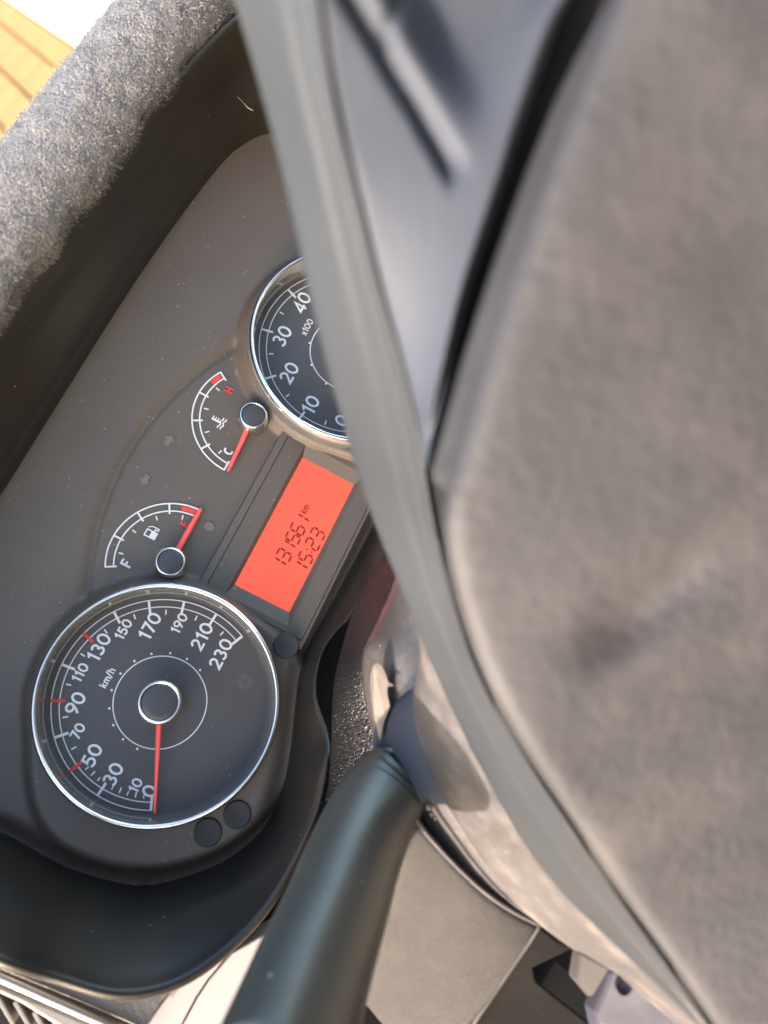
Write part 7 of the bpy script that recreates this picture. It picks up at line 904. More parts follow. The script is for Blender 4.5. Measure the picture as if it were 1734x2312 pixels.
 [(40.8,-40.0,205.6),(40.3,-39.5,207.5),(39.8,-39.0,209.4),(39.2,-38.4,211.2),(39.1,-38.4,212.3),(39.0,-38.5,213.3),(39.1,-39.0,214.1),(39.6,-40.0,214.7),(40.4,-41.7,215.0),(41.5,-43.9,215.3),(42.7,-46.4,215.5),(44.0,-49.0,215.8),(45.2,-51.3,216.0),(46.1,-53.1,216.2),(47.0,-54.9,216.3),(47.9,-56.7,216.4),(48.9,-58.6,216.3),(50.0,-60.6,215.9),(51.3,-63.0,215.0),(52.8,-65.5,213.5),(54.4,-68.2,212.1),(55.6,-70.5,211.5),(56.5,-72.3,212.0),(57.0,-73.7,213.2),(57.5,-75.0,214.6),(58.2,-76.5,215.4),(59.0,-78.3,215.8),(60.0,-80.2,215.9),(63.1,-86.2,216.1),(66.8,-93.7,216.6),(72.7,-105.3,217.2),(81.6,-122.6,216.9),(90.7,-140.4,217.2)],
 [(38.4,-42.7,204.1),(38.0,-42.2,206.0),(37.5,-41.7,207.9),(37.0,-41.0,209.8),(36.9,-41.0,210.8),(36.8,-41.1,211.8),(37.0,-41.6,212.7),(37.4,-42.6,213.2),(38.2,-44.3,213.6),(39.3,-46.5,213.9),(40.6,-49.1,214.1),(41.9,-51.7,214.4),(43.0,-54.0,214.6),(44.0,-55.8,214.7),(44.9,-57.7,214.6),(46.0,-59.8,214.0),(47.4,-62.3,212.8),(49.0,-65.0,211.0),(50.5,-67.8,209.4),(51.6,-69.9,209.2),(52.3,-71.4,210.3),(52.7,-72.6,211.9),(53.2,-73.8,213.3),(53.9,-75.4,214.1),(54.8,-77.3,214.3),(55.8,-79.3,214.4),(56.9,-81.3,214.4),(57.9,-83.4,214.4),(60.9,-89.4,214.6),(64.7,-97.0,215.1),(70.6,-108.8,215.6),(79.6,-126.4,215.2),(88.6,-144.4,215.5)],
 [(36.1,-45.5,202.6),(35.7,-45.0,204.5),(35.3,-44.4,206.5),(34.8,-43.7,208.3),(34.7,-43.7,209.4),(34.7,-43.8,210.4),(34.8,-44.2,211.2),(35.3,-45.3,211.8),(36.1,-46.9,212.2),(37.2,-49.2,212.5),(38.5,-51.8,212.7),(39.8,-54.5,212.9),(41.0,-56.9,212.9),(42.0,-59.0,212.5),(43.3,-61.3,211.5),(44.7,-63.9,210.0),(46.1,-66.4,208.7),(47.1,-68.5,208.5),(47.8,-70.0,209.5),(48.3,-71.3,211.1),(48.9,-72.7,212.2),(49.7,-74.4,212.8),(50.6,-76.3,213.0),(51.6,-78.3,213.0),(52.7,-80.4,212.9),(53.7,-82.4,212.9),(54.7,-84.5,212.9),(55.8,-86.6,212.9),(58.8,-92.7,213.1),(62.6,-100.4,213.5),(68.6,-112.5,213.9),(77.5,-130.3,213.5),(86.6,-148.5,213.8)],
 [(33.8,-48.4,201.2),(33.4,-47.8,203.2),(33.1,-47.3,205.1),(32.6,-46.5,207.0),(32.5,-46.4,208.0),(32.5,-46.6,209.0),(32.7,-47.0,209.9),(33.1,-48.0,210.5),(34.0,-49.7,210.8),(35.1,-52.0,211.1),(36.4,-54.7,211.3),(37.7,-57.4,211.3),(39.0,-60.1,210.9),(40.2,-62.3,210.1),(41.3,-64.6,209.3),(42.3,-66.6,209.2),(43.2,-68.3,209.7),(43.9,-69.9,210.5),(44.7,-71.6,211.2),(45.6,-73.4,211.5),(46.5,-75.4,211.5),(47.5,-77.4,211.5),(48.5,-79.4,211.5),(49.6,-81.5,211.4),(50.6,-83.6,211.4),(51.6,-85.7,211.4),(52.6,-87.8,211.4),(53.7,-89.9,211.4),(56.7,-96.1,211.6),(60.6,-104.0,211.9),(66.7,-116.4,212.1),(75.5,-134.3,211.8),(84.5,-152.8,212.1)],
 [(31.6,-51.5,199.9),(31.3,-50.8,201.8),(30.9,-50.2,203.7),(30.5,-49.4,205.6),(30.4,-49.4,206.7),(30.5,-49.4,207.7),(30.6,-49.8,208.6),(31.1,-50.9,209.2),(31.9,-52.6,209.5),(33.1,-55.0,209.7),(34.4,-57.7,209.8),(35.7,-60.5,209.9),(37.0,-63.1,209.5),(38.0,-65.1,209.4),(38.9,-67.0,209.4),(39.8,-68.9,209.7),(40.7,-70.7,209.9),(41.6,-72.7,210.0),(42.6,-74.6,210.0),(43.6,-76.7,210.0),(44.6,-78.7,210.0),(45.6,-80.8,209.9),(46.6,-82.8,209.9),(47.6,-84.9,209.9),(48.6,-87.0,209.9),(49.6,-89.1,209.9),(50.6,-91.2,209.9),(51.7,-93.3,209.9),(54.7,-99.7,210.0),(58.7,-107.8,210.2),(64.8,-120.5,210.3),(73.6,-138.5,210.2),(82.7,-157.4,210.4)],
 [(29.6,-54.7,198.6),(29.3,-54.1,200.5),(29.0,-53.4,202.4),(28.6,-52.5,204.3),(28.5,-52.5,205.4),(28.6,-52.5,206.4),(28.7,-52.9,207.2),(29.2,-54.0,207.8),(30.1,-55.8,208.1),(31.2,-58.1,208.2),(32.6,-60.9,208.3),(33.9,-63.8,208.3),(35.1,-66.3,208.3),(36.1,-68.2,208.3),(37.0,-70.2,208.3),(37.9,-72.2,208.4),(38.9,-74.2,208.4),(39.8,-76.2,208.4),(40.8,-78.2,208.4),(41.8,-80.2,208.4),(42.8,-82.3,208.4),(43.8,-84.3,208.5),(44.7,-86.4,208.5),(45.7,-88.5,208.5),(46.8,-90.6,208.5),(47.8,-92.7,208.5),(48.8,-94.9,208.5),(49.8,-97.0,208.5),(52.9,-103.6,208.5),(56.9,-111.9,208.5),(63.1,-124.9,208.5),(71.8,-143.0,208.6),(81.0,-162.3,208.7)],
 [(27.7,-58.2,197.2),(27.4,-57.5,199.2),(27.2,-56.8,201.1),(26.8,-55.9,203.0),(26.7,-55.8,204.0),(26.8,-55.9,205.0),(27.0,-56.2,205.9),(27.5,-57.3,206.4),(28.4,-59.1,206.7),(29.5,-61.6,206.8),(30.9,-64.4,206.8),(32.2,-67.3,206.7),(33.4,-69.9,206.7),(34.4,-71.9,206.7),(35.3,-73.8,206.7),(36.3,-75.9,206.8),(37.2,-77.9,206.8),(38.2,-79.9,206.8),(39.1,-81.9,206.9),(40.1,-84.0,206.9),(41.1,-86.0,207.0),(42.1,-88.1,207.0),(43.0,-90.2,207.1),(44.0,-92.3,207.1),(45.1,-94.4,207.1),(46.1,-96.6,207.1),(47.1,-98.8,207.1),(48.2,-101.0,207.0),(51.3,-107.7,206.9),(55.4,-116.3,206.8),(61.6,-129.4,206.8),(70.2,-147.7,207.1),(79.6,-167.6,206.9)],
 [(25.9,-61.8,195.8),(25.7,-61.1,197.7),(25.4,-60.3,199.7),(25.0,-59.4,201.6),(25.0,-59.3,202.6),(25.1,-59.3,203.6),(25.3,-59.7,204.5),(25.9,-60.8,205.0),(26.7,-62.6,205.2),(27.9,-65.1,205.2),(29.2,-68.1,205.2),(30.6,-71.0,205.1),(31.8,-73.6,205.1),(32.8,-75.6,205.1),(33.7,-77.6,205.2),(34.7,-79.7,205.2),(35.6,-81.7,205.3),(36.6,-83.7,205.4),(37.5,-85.8,205.4),(38.5,-87.8,205.5),(39.4,-89.9,205.6),(40.4,-92.0,205.6),(41.4,-94.1,205.7),(42.4,-96.3,205.7),(43.4,-98.5,205.7),(44.5,-100.7,205.6),(45.5,-102.9,205.6),(46.6,-105.2,205.5),(49.8,-112.1,205.2),(53.9,-120.9,205.0),(60.1,-134.2,205.2),(68.7,-152.6,205.5),(78.3,-173.2,205.0)],
 [(24.2,-65.6,194.3),(23.9,-64.8,196.2),(23.7,-64.0,198.2),(23.4,-63.0,200.1),(23.4,-62.9,201.1),(23.5,-62.9,202.1),(23.7,-63.3,202.9),(24.2,-64.4,203.4),(25.1,-66.3,203.6),(26.3,-68.9,203.6),(27.6,-71.8,203.5),(29.0,-74.8,203.5),(30.2,-77.5,203.5),(31.2,-79.5,203.6),(32.1,-81.5,203.6),(33.0,-83.5,203.7),(34.0,-85.6,203.8),(34.9,-87.6,203.9),(35.9,-89.7,204.0),(36.9,-91.8,204.1),(37.8,-93.9,204.2),(38.8,-96.0,204.2),(39.8,-98.2,204.2),(40.8,-100.4,204.2),(41.9,-102.6,204.1),(42.9,-104.9,204.1),(44.0,-107.2,204.0),(45.0,-109.6,203.9),(48.3,-116.7,203.5),(52.4,-125.6,203.3),(58.5,-139.0,203.6),(67.2,-157.8,203.8),(76.9,-179.0,203.1)],
 [(22.4,-69.5,192.7),(22.2,-68.7,194.7),(22.0,-67.9,196.6),(21.7,-66.8,198.5),(21.7,-66.7,199.5),(21.8,-66.7,200.5),(22.0,-67.1,201.3),(22.6,-68.2,201.8),(23.5,-70.1,202.0),(24.7,-72.7,202.0),(26.0,-75.7,202.0),(27.4,-78.7,202.0),(28.6,-81.4,202.0),(29.5,-83.4,202.1),(30.5,-85.5,202.2),(31.4,-87.5,202.3),(32.4,-89.6,202.4),(33.3,-91.6,202.5),(34.3,-93.7,202.6),(35.2,-95.8,202.7),(36.2,-98.0,202.7),(37.2,-100.2,202.7),(38.2,-102.4,202.7),(39.3,-104.7,202.6),(40.3,-107.0,202.5),(41.4,-109.3,202.4),(42.4,-111.7,202.3),(43.5,-114.1,202.2),(46.8,-121.4,201.8),(50.9,-130.4,201.6),(57.0,-143.9,202.1),(65.8,-163.2,202.1),(75.6,-184.9,201.2)],
 [(20.6,-73.5,191.1),(20.5,-72.7,193.0),(20.3,-71.8,195.0),(20.0,-70.7,196.9),(20.0,-70.5,197.9),(20.1,-70.5,198.9),(20.4,-70.9,199.7),(21.0,-72.0,200.2),(21.8,-74.0,200.4),(23.0,-76.6,200.4),(24.4,-79.6,200.4),(25.8,-82.7,200.5),(27.0,-85.3,200.6),(27.9,-87.4,200.6),(28.8,-89.4,200.8),(29.8,-91.5,200.9),(30.7,-93.6,201.0),(31.7,-95.7,201.1),(32.7,-97.9,201.1),(33.6,-100.0,201.2),(34.6,-102.2,201.2),(35.6,-104.5,201.1),(36.7,-106.8,201.1),(37.7,-109.1,201.0),(38.8,-111.5,200.8),(39.8,-113.9,200.7),(40.9,-116.3,200.5),(42.0,-118.8,200.4),(45.3,-126.2,200.1),(49.3,-135.3,200.0),(55.5,-148.9,200.4),(64.4,-168.9,200.2),(74.3,-190.9,199.4)],
 [(18.9,-77.6,189.4),(18.7,-76.7,191.4),(18.5,-75.8,193.3),(18.3,-74.6,195.2),(18.3,-74.5,196.3),(18.5,-74.4,197.3),(18.7,-74.8,198.1),(19.3,-75.9,198.6),(20.2,-77.9,198.8),(21.4,-80.5,198.9),(22.7,-83.6,198.9),(24.1,-86.6,199.0),(25.3,-89.3,199.1),(26.3,-91.4,199.2),(27.2,-93.5,199.3),(28.1,-95.6,199.4),(29.1,-97.8,199.5),(30.1,-99.9,199.5),(31.1,-102.1,199.5),(32.0,-104.4,199.5),(33.0,-106.6,199.5),(34.1,-109.0,199.4),(35.1,-111.3,199.3),(36.1,-113.7,199.2),(37.2,-116.1,199.1),(38.3,-118.6,198.9),(39.4,-121.1,198.8),(40.4,-123.6,198.6),(43.7,-131.0,198.4),(47.8,-140.2,198.4),(54.0,-154.1,198.8),(63.1,-174.7,198.3),(72.9,-197.0,197.6)],
 [(17.0,-81.8,187.8),(16.9,-80.8,189.8),(16.8,-79.8,191.7),(16.6,-78.7,193.6),(16.6,-78.4,194.7),(16.8,-78.4,195.7),(17.0,-78.8,196.5),(17.6,-79.9,197.0),(18.5,-81.8,197.3),(19.7,-84.5,197.4),(21.0,-87.6,197.5),(22.4,-90.7,197.6),(23.6,-93.4,197.7),(24.6,-95.6,197.7),(25.5,-97.7,197.8),(26.5,-99.9,197.8),(27.5,-102.1,197.9),(28.4,-104.3,197.9),(29.4,-106.6,197.9),(30.4,-108.9,197.8),(31.4,-111.2,197.8),(32.5,-113.6,197.7),(33.5,-116.0,197.6),(34.6,-118.4,197.4),(35.6,-120.9,197.3),(36.7,-123.4,197.2),(37.8,-125.9,197.0),(38.9,-128.4,196.9),(42.1,-135.9,196.7),(46.2,-145.2,196.8),(52.5,-159.5,197.0),(61.6,-180.6,196.3),(71.4,-203.2,195.7)],
 [(15.2,-86.0,186.3),(15.1,-85.0,188.2),(15.0,-83.9,190.2),(14.8,-82.7,192.1),(14.9,-82.5,193.1),(15.0,-82.4,194.2),(15.3,-82.8,195.0),(15.9,-83.9,195.5),(16.8,-85.8,195.8),(18.0,-88.5,195.9),(19.3,-91.7,196.0),(20.7,-94.8,196.1),(22.0,-97.6,196.1),(22.9,-99.8,196.2),(23.9,-102.0,196.2),(24.8,-104.3,196.2),(25.8,-106.5,196.2),(26.8,-108.8,196.1),(27.8,-111.2,196.1),(28.8,-113.5,196.0),(29.8,-115.9,195.9),(30.9,-118.3,195.8),(31.9,-120.8,195.7),(32.9,-123.2,195.6),(34.0,-125.7,195.5),(35.1,-128.2,195.4),(36.1,-130.8,195.3),(37.2,-133.3,195.2),(40.5,-140.8,195.1),(44.6,-150.3,195.1),(51.0,-165.1,195.1),(60.2,-186.6,194.4),(70.0,-209.4,193.9)],
 [(13.3,-90.2,184.8),(13.3,-89.2,186.7),(13.2,-88.1,188.7),(13.0,-86.8,190.6),(13.1,-86.6,191.6),(13.3,-86.5,192.7),(13.6,-86.8,193.5),(14.1,-87.9,194.1),(15.0,-89.9,194.3),(16.2,-92.7,194.4),(17.6,-95.9,194.5),(19.0,-99.1,194.5),(20.2,-102.0,194.5),(21.2,-104.3,194.5),(22.2,-106.5,194.5),(23.2,-108.8,194.4),(24.1,-111.2,194.4),(25.1,-113.5,194.3),(26.1,-115.9,194.3),(27.1,-118.3,194.2),(28.2,-120.7,194.1),(29.2,-123.1,194.0),(30.2,-125.6,194.0),(31.3,-128.1,193.9),(32.3,-130.6,193.8),(33.4,-133.1,193.7),(34.5,-135.7,193.6),(35.6,-138.2,193.6),(38.8,-145.9,193.4),(43.0,-155.6,193.3),(49.4,-170.9,193.1),(58.7,-192.8,192.5),(68.5,-215.9,192.0)],
 [(11.5,-94.6,183.3),(11.4,-93.4,185.2),(11.4,-92.3,187.2),(11.2,-91.0,189.1),(11.3,-90.7,190.2),(11.5,-90.6,191.2),(11.8,-90.9,192.0),(12.4,-92.1,192.6),(13.3,-94.1,192.8),(14.5,-96.9,192.9),(15.9,-100.2,192.9),(17.3,-103.5,192.8),(18.5,-106.5,192.8),(19.5,-108.8,192.7),(20.5,-111.2,192.6),(21.5,-113.5,192.6),(22.5,-115.9,192.5),(23.5,-118.3,192.5),(24.5,-120.7,192.4),(25.5,-123.1,192.4),(26.5,-125.6,192.3),(27.5,-128.0,192.3),(28.6,-130.5,192.2),(29.6,-133.0,192.2),(30.7,-135.5,192.1),(31.7,-138.1,192.0),(32.8,-140.7,192.0),(33.9,-143.3,191.9),(37.2,-151.1,191.7),(41.4,-161.2,191.5),(47.9,-176.9,191.1),(57.1,-199.0,190.6),(67.0,-222.6,190.0)],
 [(9.6,-99.0,181.7),(9.6,-97.8,183.7),(9.5,-96.6,185.7),(9.4,-95.3,187.6),(9.5,-95.0,188.6),(9.7,-94.9,189.7),(10.0,-95.2,190.5),(10.6,-96.3,191.0),(11.6,-98.4,191.2),(12.8,-101.3,191.2),(14.2,-104.7,191.2),(15.6,-108.1,191.0),(16.8,-111.2,190.9),(17.8,-113.6,190.8),(18.8,-115.9,190.8),(19.8,-118.3,190.7),(20.8,-120.8,190.7),(21.8,-123.2,190.6),(22.8,-125.6,190.6),(23.8,-128.0,190.6),(24.8,-130.5,190.6),(25.8,-133.0,190.5),(26.9,-135.5,190.5),(27.9,-138.0,190.5),(29.0,-140.6,190.4),(30.0,-143.2,190.4),(31.1,-145.8,190.3),(32.2,-148.4,190.2),(35.5,-156.5,189.9),(39.8,-166.9,189.5),(46.4,-183.0,189.1),(55.6,-205.3,188.7),(65.6,-229.7,187.9)],
 [(7.7,-103.5,180.1),(7.7,-102.3,182.1),(7.7,-101.1,184.1),(7.6,-99.7,186.0),(7.7,-99.4,187.0),(7.9,-99.2,188.1),(8.3,-99.5,188.9),(8.9,-100.7,189.4),(9.8,-102.9,189.5),(11.0,-105.8,189.5),(12.4,-109.3,189.3),(13.8,-112.9,189.2),(15.1,-116.0,189.0),(16.1,-118.4,189.0),(17.1,-120.8,188.9),(18.0,-123.3,188.9),(19.0,-125.7,188.8),(20.0,-128.1,188.8),(21.1,-130.6,188.8),(22.1,-133.0,188.8),(23.1,-135.5,188.8),(24.1,-138.0,188.8),(25.2,-140.5,188.8),(26.2,-143.1,188.8),(27.3,-145.7,188.7),(28.4,-148.4,188.7),(29.4,-151.1,188.6),(30.5,-153.8,188.4),(33.9,-162.1,188.0),(38.2,-172.9,187.5),(44.8,-189.2,187.1),(54.0,-211.7,186.8),(64.2,-237.0,185.7)],
 [(5.8,-108.2,178.4),(5.8,-107.0,180.4),(5.9,-105.7,182.4),(5.8,-104.2,184.3),(5.9,-103.9,185.3),(6.1,-103.8,186.3),(6.5,-104.1,187.1),(7.1,-105.3,187.6),(8.0,-107.5,187.7),(9.2,-110.6,187.6),(10.7,-114.1,187.5),(12.1,-117.7,187.3),(13.3,-120.9,187.2),(14.3,-123.3,187.1),(15.3,-125.8,187.1),(16.3,-128.2,187.1),(17.3,-130.7,187.1),(18.3,-133.1,187.1),(19.3,-135.6,187.1),(20.3,-138.1,187.1),(21.4,-140.6,187.1),(22.4,-143.1,187.1),(23.4,-145.7,187.1),(24.5,-148.4,187.0),(25.6,-151.0,187.0),(26.7,-153.8,186.8),(27.8,-156.6,186.7),(28.9,-159.4,186.5),(32.2,-168.0,186.0),(36.5,-179.0,185.4),(43.2,-195.4,185.1),(52.5,-218.4,184.8),(62.8,-244.6,183.4)],
 [(3.9,-113.1,176.6),(3.9,-111.8,178.6),(4.0,-110.5,180.6),(3.9,-108.9,182.5),(4.1,-108.6,183.5),(4.3,-108.5,184.5),(4.7,-108.8,185.3),(5.3,-110.0,185.7),(6.2,-112.3,185.8),(7.5,-115.4,185.7),(8.9,-119.0,185.6),(10.3,-122.7,185.4),(11.6,-125.9,185.3),(12.5,-128.3,185.3),(13.5,-130.8,185.3),(14.5,-133.3,185.3),(15.5,-135.7,185.3),(16.5,-138.2,185.4),(17.6,-140.7,185.4),(18.6,-143.2,185.4),(19.6,-145.8,185.4),(20.7,-148.4,185.4),(21.7,-151.1,185.3),(22.8,-153.8,185.2),(23.9,-156.5,185.1),(24.9,-159.4,184.9),(26.0,-162.3,184.7),(27.2,-165.2,184.5),(30.6,-174.0,183.9),(34.9,-185.2,183.3),(41.5,-201.8,183.1),(50.9,-225.4,182.7),(61.3,-252.4,181.1)],
 [(1.9,-118.1,174.7),(2.0,-116.7,176.7),(2.1,-115.4,178.6),(2.0,-113.8,180.6),(2.2,-113.4,181.6),(2.4,-113.3,182.6),(2.8,-113.6,183.4),(3.4,-114.9,183.8),(4.4,-117.2,183.9),(5.6,-120.3,183.8),(7.0,-124.0,183.7),(8.5,-127.7,183.6),(9.7,-130.9,183.5),(10.7,-133.4,183.5),(11.7,-135.9,183.5),(12.7,-138.4,183.5),(13.7,-140.9,183.6),(14.7,-143.4,183.6),(15.8,-145.9,183.6),(16.8,-148.5,183.6),(17.8,-151.2,183.6),(18.9,-153.8,183.5),(19.9,-156.6,183.4),(21.0,-159.4,183.2),(22.1,-162.3,183.1),(23.2,-165.2,182.9),(24.3,-168.2,182.6),(25.4,-171.2,182.4),(28.8,-180.2,181.8),(33.2,-191.5,181.3),(39.8,-208.3,181.1),(49.3,-232.7,180.4),(59.8,-260.3,178.7)],
 [(-0.1,-123.2,172.7),(0.0,-121.8,174.7),(0.1,-120.4,176.7),(0.1,-118.8,178.6),(0.3,-118.4,179.6),(0.5,-118.2,180.6),(0.9,-118.5,181.4),(1.5,-119.8,181.9),(2.5,-122.1,182.0),(3.7,-125.3,181.9),(5.1,-129.0,181.8),(6.6,-132.7,181.7),(7.9,-136.0,181.7),(8.8,-138.5,181.7),(9.8,-141.0,181.7),(10.8,-143.5,181.8),(11.9,-146.1,181.8),(12.9,-148.7,181.8),(13.9,-151.3,181.8),(14.9,-154.0,181.7),(16.0,-156.7,181.6),(17.0,-159.5,181.5),(18.1,-162.3,181.3),(19.2,-165.2,181.2),(20.3,-168.2,181.0),(21.4,-171.2,180.7),(22.5,-174.2,180.5),(23.6,-177.3,180.2),(27.0,-186.4,179.6),(31.4,-197.8,179.2),(38.1,-214.9,179.1),(47.7,-240.2,178.0),(58.2,-268.4,176.4)],
 [(-2.2,-128.4,170.7),(-2.1,-126.9,172.7),(-2.0,-125.5,174.7),(-2.0,-123.8,176.6),(-1.8,-123.4,177.7),(-1.5,-123.2,178.7),(-1.1,-123.5,179.5),(-0.5,-124.8,179.9),(0.5,-127.1,180.0),(1.7,-130.3,180.0),(3.2,-134.0,180.0),(4.6,-137.8,179.9),(5.9,-141.1,179.9),(6.9,-143.7,179.9),(7.9,-146.2,179.9),(8.9,-148.8,179.9),(9.9,-151.5,179.9),(10.9,-154.1,179.8),(12.0,-156.9,179.8),(13.0,-159.6,179.7),(14.1,-162.4,179.5),(15.1,-165.3,179.4),(16.2,-168.2,179.2),(17.3,-171.2,179.0),(18.4,-174.2,178.8),(19.5,-177.3,178.5),(20.6,-180.4,178.3),(21.7,-183.5,178.1),(25.2,-192.7,177.5),(29.5,-204.2,177.2),(36.3,-221.8,176.9),(46.0,-248.0,175.6),(56.5,-276.5,174.0)],
 [(-4.4,-133.5,168.8),(-4.3,-132.1,170.8),(-4.1,-130.6,172.7),(-4.1,-128.8,174.7),(-3.9,-128.4,175.7),(-3.6,-128.2,176.7),(-3.2,-128.5,177.5),(-2.5,-129.8,178.0),(-1.6,-132.1,178.2),(-0.3,-135.4,178.2),(1.1,-139.1,178.1),(2.6,-143.0,178.1),(3.8,-146.3,178.0),(4.8,-149.0,178.0),(5.8,-151.6,177.9),(6.9,-154.3,177.9),(7.9,-157.0,177.8),(8.9,-159.8,177.7),(9.9,-162.6,177.6),(11.0,-165.4,177.5),(12.0,-168.3,177.3),(13.1,-171.3,177.1),(14.2,-174.3,176.9),(15.3,-177.3,176.7),(16.4,-180.4,176.5),(17.5,-183.5,176.3),(18.6,-186.6,176.1),(19.7,-189.7,175.9),(23.2,-199.0,175.4),(27.5,-210.8,175.0),(34.3,-229.0,174.5),(44.1,-255.8,173.1),(54.7,-284.7,171.6)],
 [(-6.7,-138.8,166.8),(-6.5,-137.2,168.8),(-6.4,-135.7,170.8),(-6.3,-133.9,172.7),(-6.1,-133.5,173.8),(-5.8,-133.2,174.8),(-5.4,-133.5,175.6),(-4.7,-134.8,176.1),(-3.7,-137.2,176.3),(-2.5,-140.5,176.3),(-1.0,-144.3,176.2),(0.4,-148.2,176.1),(1.7,-151.7,176.0),(2.7,-154.4,175.9),(3.7,-157.2,175.9),(4.7,-160.0,175.8),(5.8,-162.8,175.6),(6.8,-165.6,175.5),(7.8,-168.5,175.4),(8.9,-171.4,175.2),(9.9,-174.4,175.0),(11.0,-177.4,174.9),(12.1,-180.4,174.7),(13.2,-183.5,174.5),(14.3,-186.6,174.3),(15.4,-189.7,174.1),(16.5,-192.8,173.9),(17.7,-196.0,173.7),(21.1,-205.5,173.3),(25.5,-217.5,172.8),(32.3,-236.4,172.1),(42.2,-263.8,170.5),(52.8,-293.2,169.1)]], 'pad', t, sub=1, toward=(0, 0, 1))
    thick(o, 2.0, -1)
    grid('gap_shade_strip', [[(67.2,-28.6,181.3),(70.5,-30.4,174.1),(64.1,-29.9,193.2),(56.3,-28.9,216.1)],  # near-black strip: painted shade along the edge between pad and band
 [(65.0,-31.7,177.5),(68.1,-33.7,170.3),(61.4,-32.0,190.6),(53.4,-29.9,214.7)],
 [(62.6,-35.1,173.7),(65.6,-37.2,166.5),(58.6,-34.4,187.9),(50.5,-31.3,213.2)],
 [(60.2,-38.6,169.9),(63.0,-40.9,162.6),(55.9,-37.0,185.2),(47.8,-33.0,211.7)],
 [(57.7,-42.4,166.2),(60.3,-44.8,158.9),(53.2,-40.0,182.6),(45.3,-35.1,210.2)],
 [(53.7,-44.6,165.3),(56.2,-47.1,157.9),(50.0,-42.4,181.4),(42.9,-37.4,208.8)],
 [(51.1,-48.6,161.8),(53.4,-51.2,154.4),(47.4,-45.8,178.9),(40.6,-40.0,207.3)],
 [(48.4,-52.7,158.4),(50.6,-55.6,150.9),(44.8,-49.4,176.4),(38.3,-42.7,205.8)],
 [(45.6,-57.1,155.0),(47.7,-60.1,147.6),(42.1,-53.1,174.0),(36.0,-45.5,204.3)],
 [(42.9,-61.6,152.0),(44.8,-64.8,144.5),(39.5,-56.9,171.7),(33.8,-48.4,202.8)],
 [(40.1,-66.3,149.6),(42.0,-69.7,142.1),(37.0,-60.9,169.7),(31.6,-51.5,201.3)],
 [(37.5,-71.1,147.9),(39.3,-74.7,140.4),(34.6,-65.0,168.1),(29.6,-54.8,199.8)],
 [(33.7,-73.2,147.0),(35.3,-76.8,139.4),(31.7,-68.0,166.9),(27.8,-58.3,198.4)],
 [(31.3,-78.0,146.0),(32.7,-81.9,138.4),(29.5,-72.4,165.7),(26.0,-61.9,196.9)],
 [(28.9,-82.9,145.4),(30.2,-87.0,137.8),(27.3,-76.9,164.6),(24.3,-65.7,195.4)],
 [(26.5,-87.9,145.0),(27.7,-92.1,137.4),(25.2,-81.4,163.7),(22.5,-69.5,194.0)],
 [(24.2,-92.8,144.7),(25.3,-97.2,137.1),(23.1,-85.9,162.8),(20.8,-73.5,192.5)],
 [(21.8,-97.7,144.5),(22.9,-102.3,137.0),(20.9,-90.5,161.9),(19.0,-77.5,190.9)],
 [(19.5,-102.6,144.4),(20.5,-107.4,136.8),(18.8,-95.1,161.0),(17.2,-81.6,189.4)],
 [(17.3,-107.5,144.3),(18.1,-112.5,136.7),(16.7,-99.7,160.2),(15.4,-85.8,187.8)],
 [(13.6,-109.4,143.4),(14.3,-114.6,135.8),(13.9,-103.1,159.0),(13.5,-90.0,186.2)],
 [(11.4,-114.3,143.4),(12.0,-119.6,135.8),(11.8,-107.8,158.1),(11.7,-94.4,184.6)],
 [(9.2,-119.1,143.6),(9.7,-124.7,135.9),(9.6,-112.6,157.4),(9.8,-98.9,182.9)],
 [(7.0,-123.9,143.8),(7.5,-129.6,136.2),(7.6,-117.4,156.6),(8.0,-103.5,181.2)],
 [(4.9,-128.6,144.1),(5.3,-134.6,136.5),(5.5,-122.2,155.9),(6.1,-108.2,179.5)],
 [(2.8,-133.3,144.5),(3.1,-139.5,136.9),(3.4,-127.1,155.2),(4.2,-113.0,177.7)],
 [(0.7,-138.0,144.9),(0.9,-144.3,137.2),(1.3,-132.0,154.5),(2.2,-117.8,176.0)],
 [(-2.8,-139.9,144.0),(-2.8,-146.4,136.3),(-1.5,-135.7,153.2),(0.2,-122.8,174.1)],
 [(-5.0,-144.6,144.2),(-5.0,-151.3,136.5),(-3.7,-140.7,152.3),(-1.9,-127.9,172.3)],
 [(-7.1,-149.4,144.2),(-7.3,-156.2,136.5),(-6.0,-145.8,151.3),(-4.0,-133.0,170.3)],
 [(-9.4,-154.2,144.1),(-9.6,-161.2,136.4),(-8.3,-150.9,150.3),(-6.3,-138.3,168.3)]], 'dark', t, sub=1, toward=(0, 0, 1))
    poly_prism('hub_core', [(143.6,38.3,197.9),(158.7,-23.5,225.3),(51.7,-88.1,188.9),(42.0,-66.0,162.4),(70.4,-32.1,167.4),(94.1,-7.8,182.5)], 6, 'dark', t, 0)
wheel()

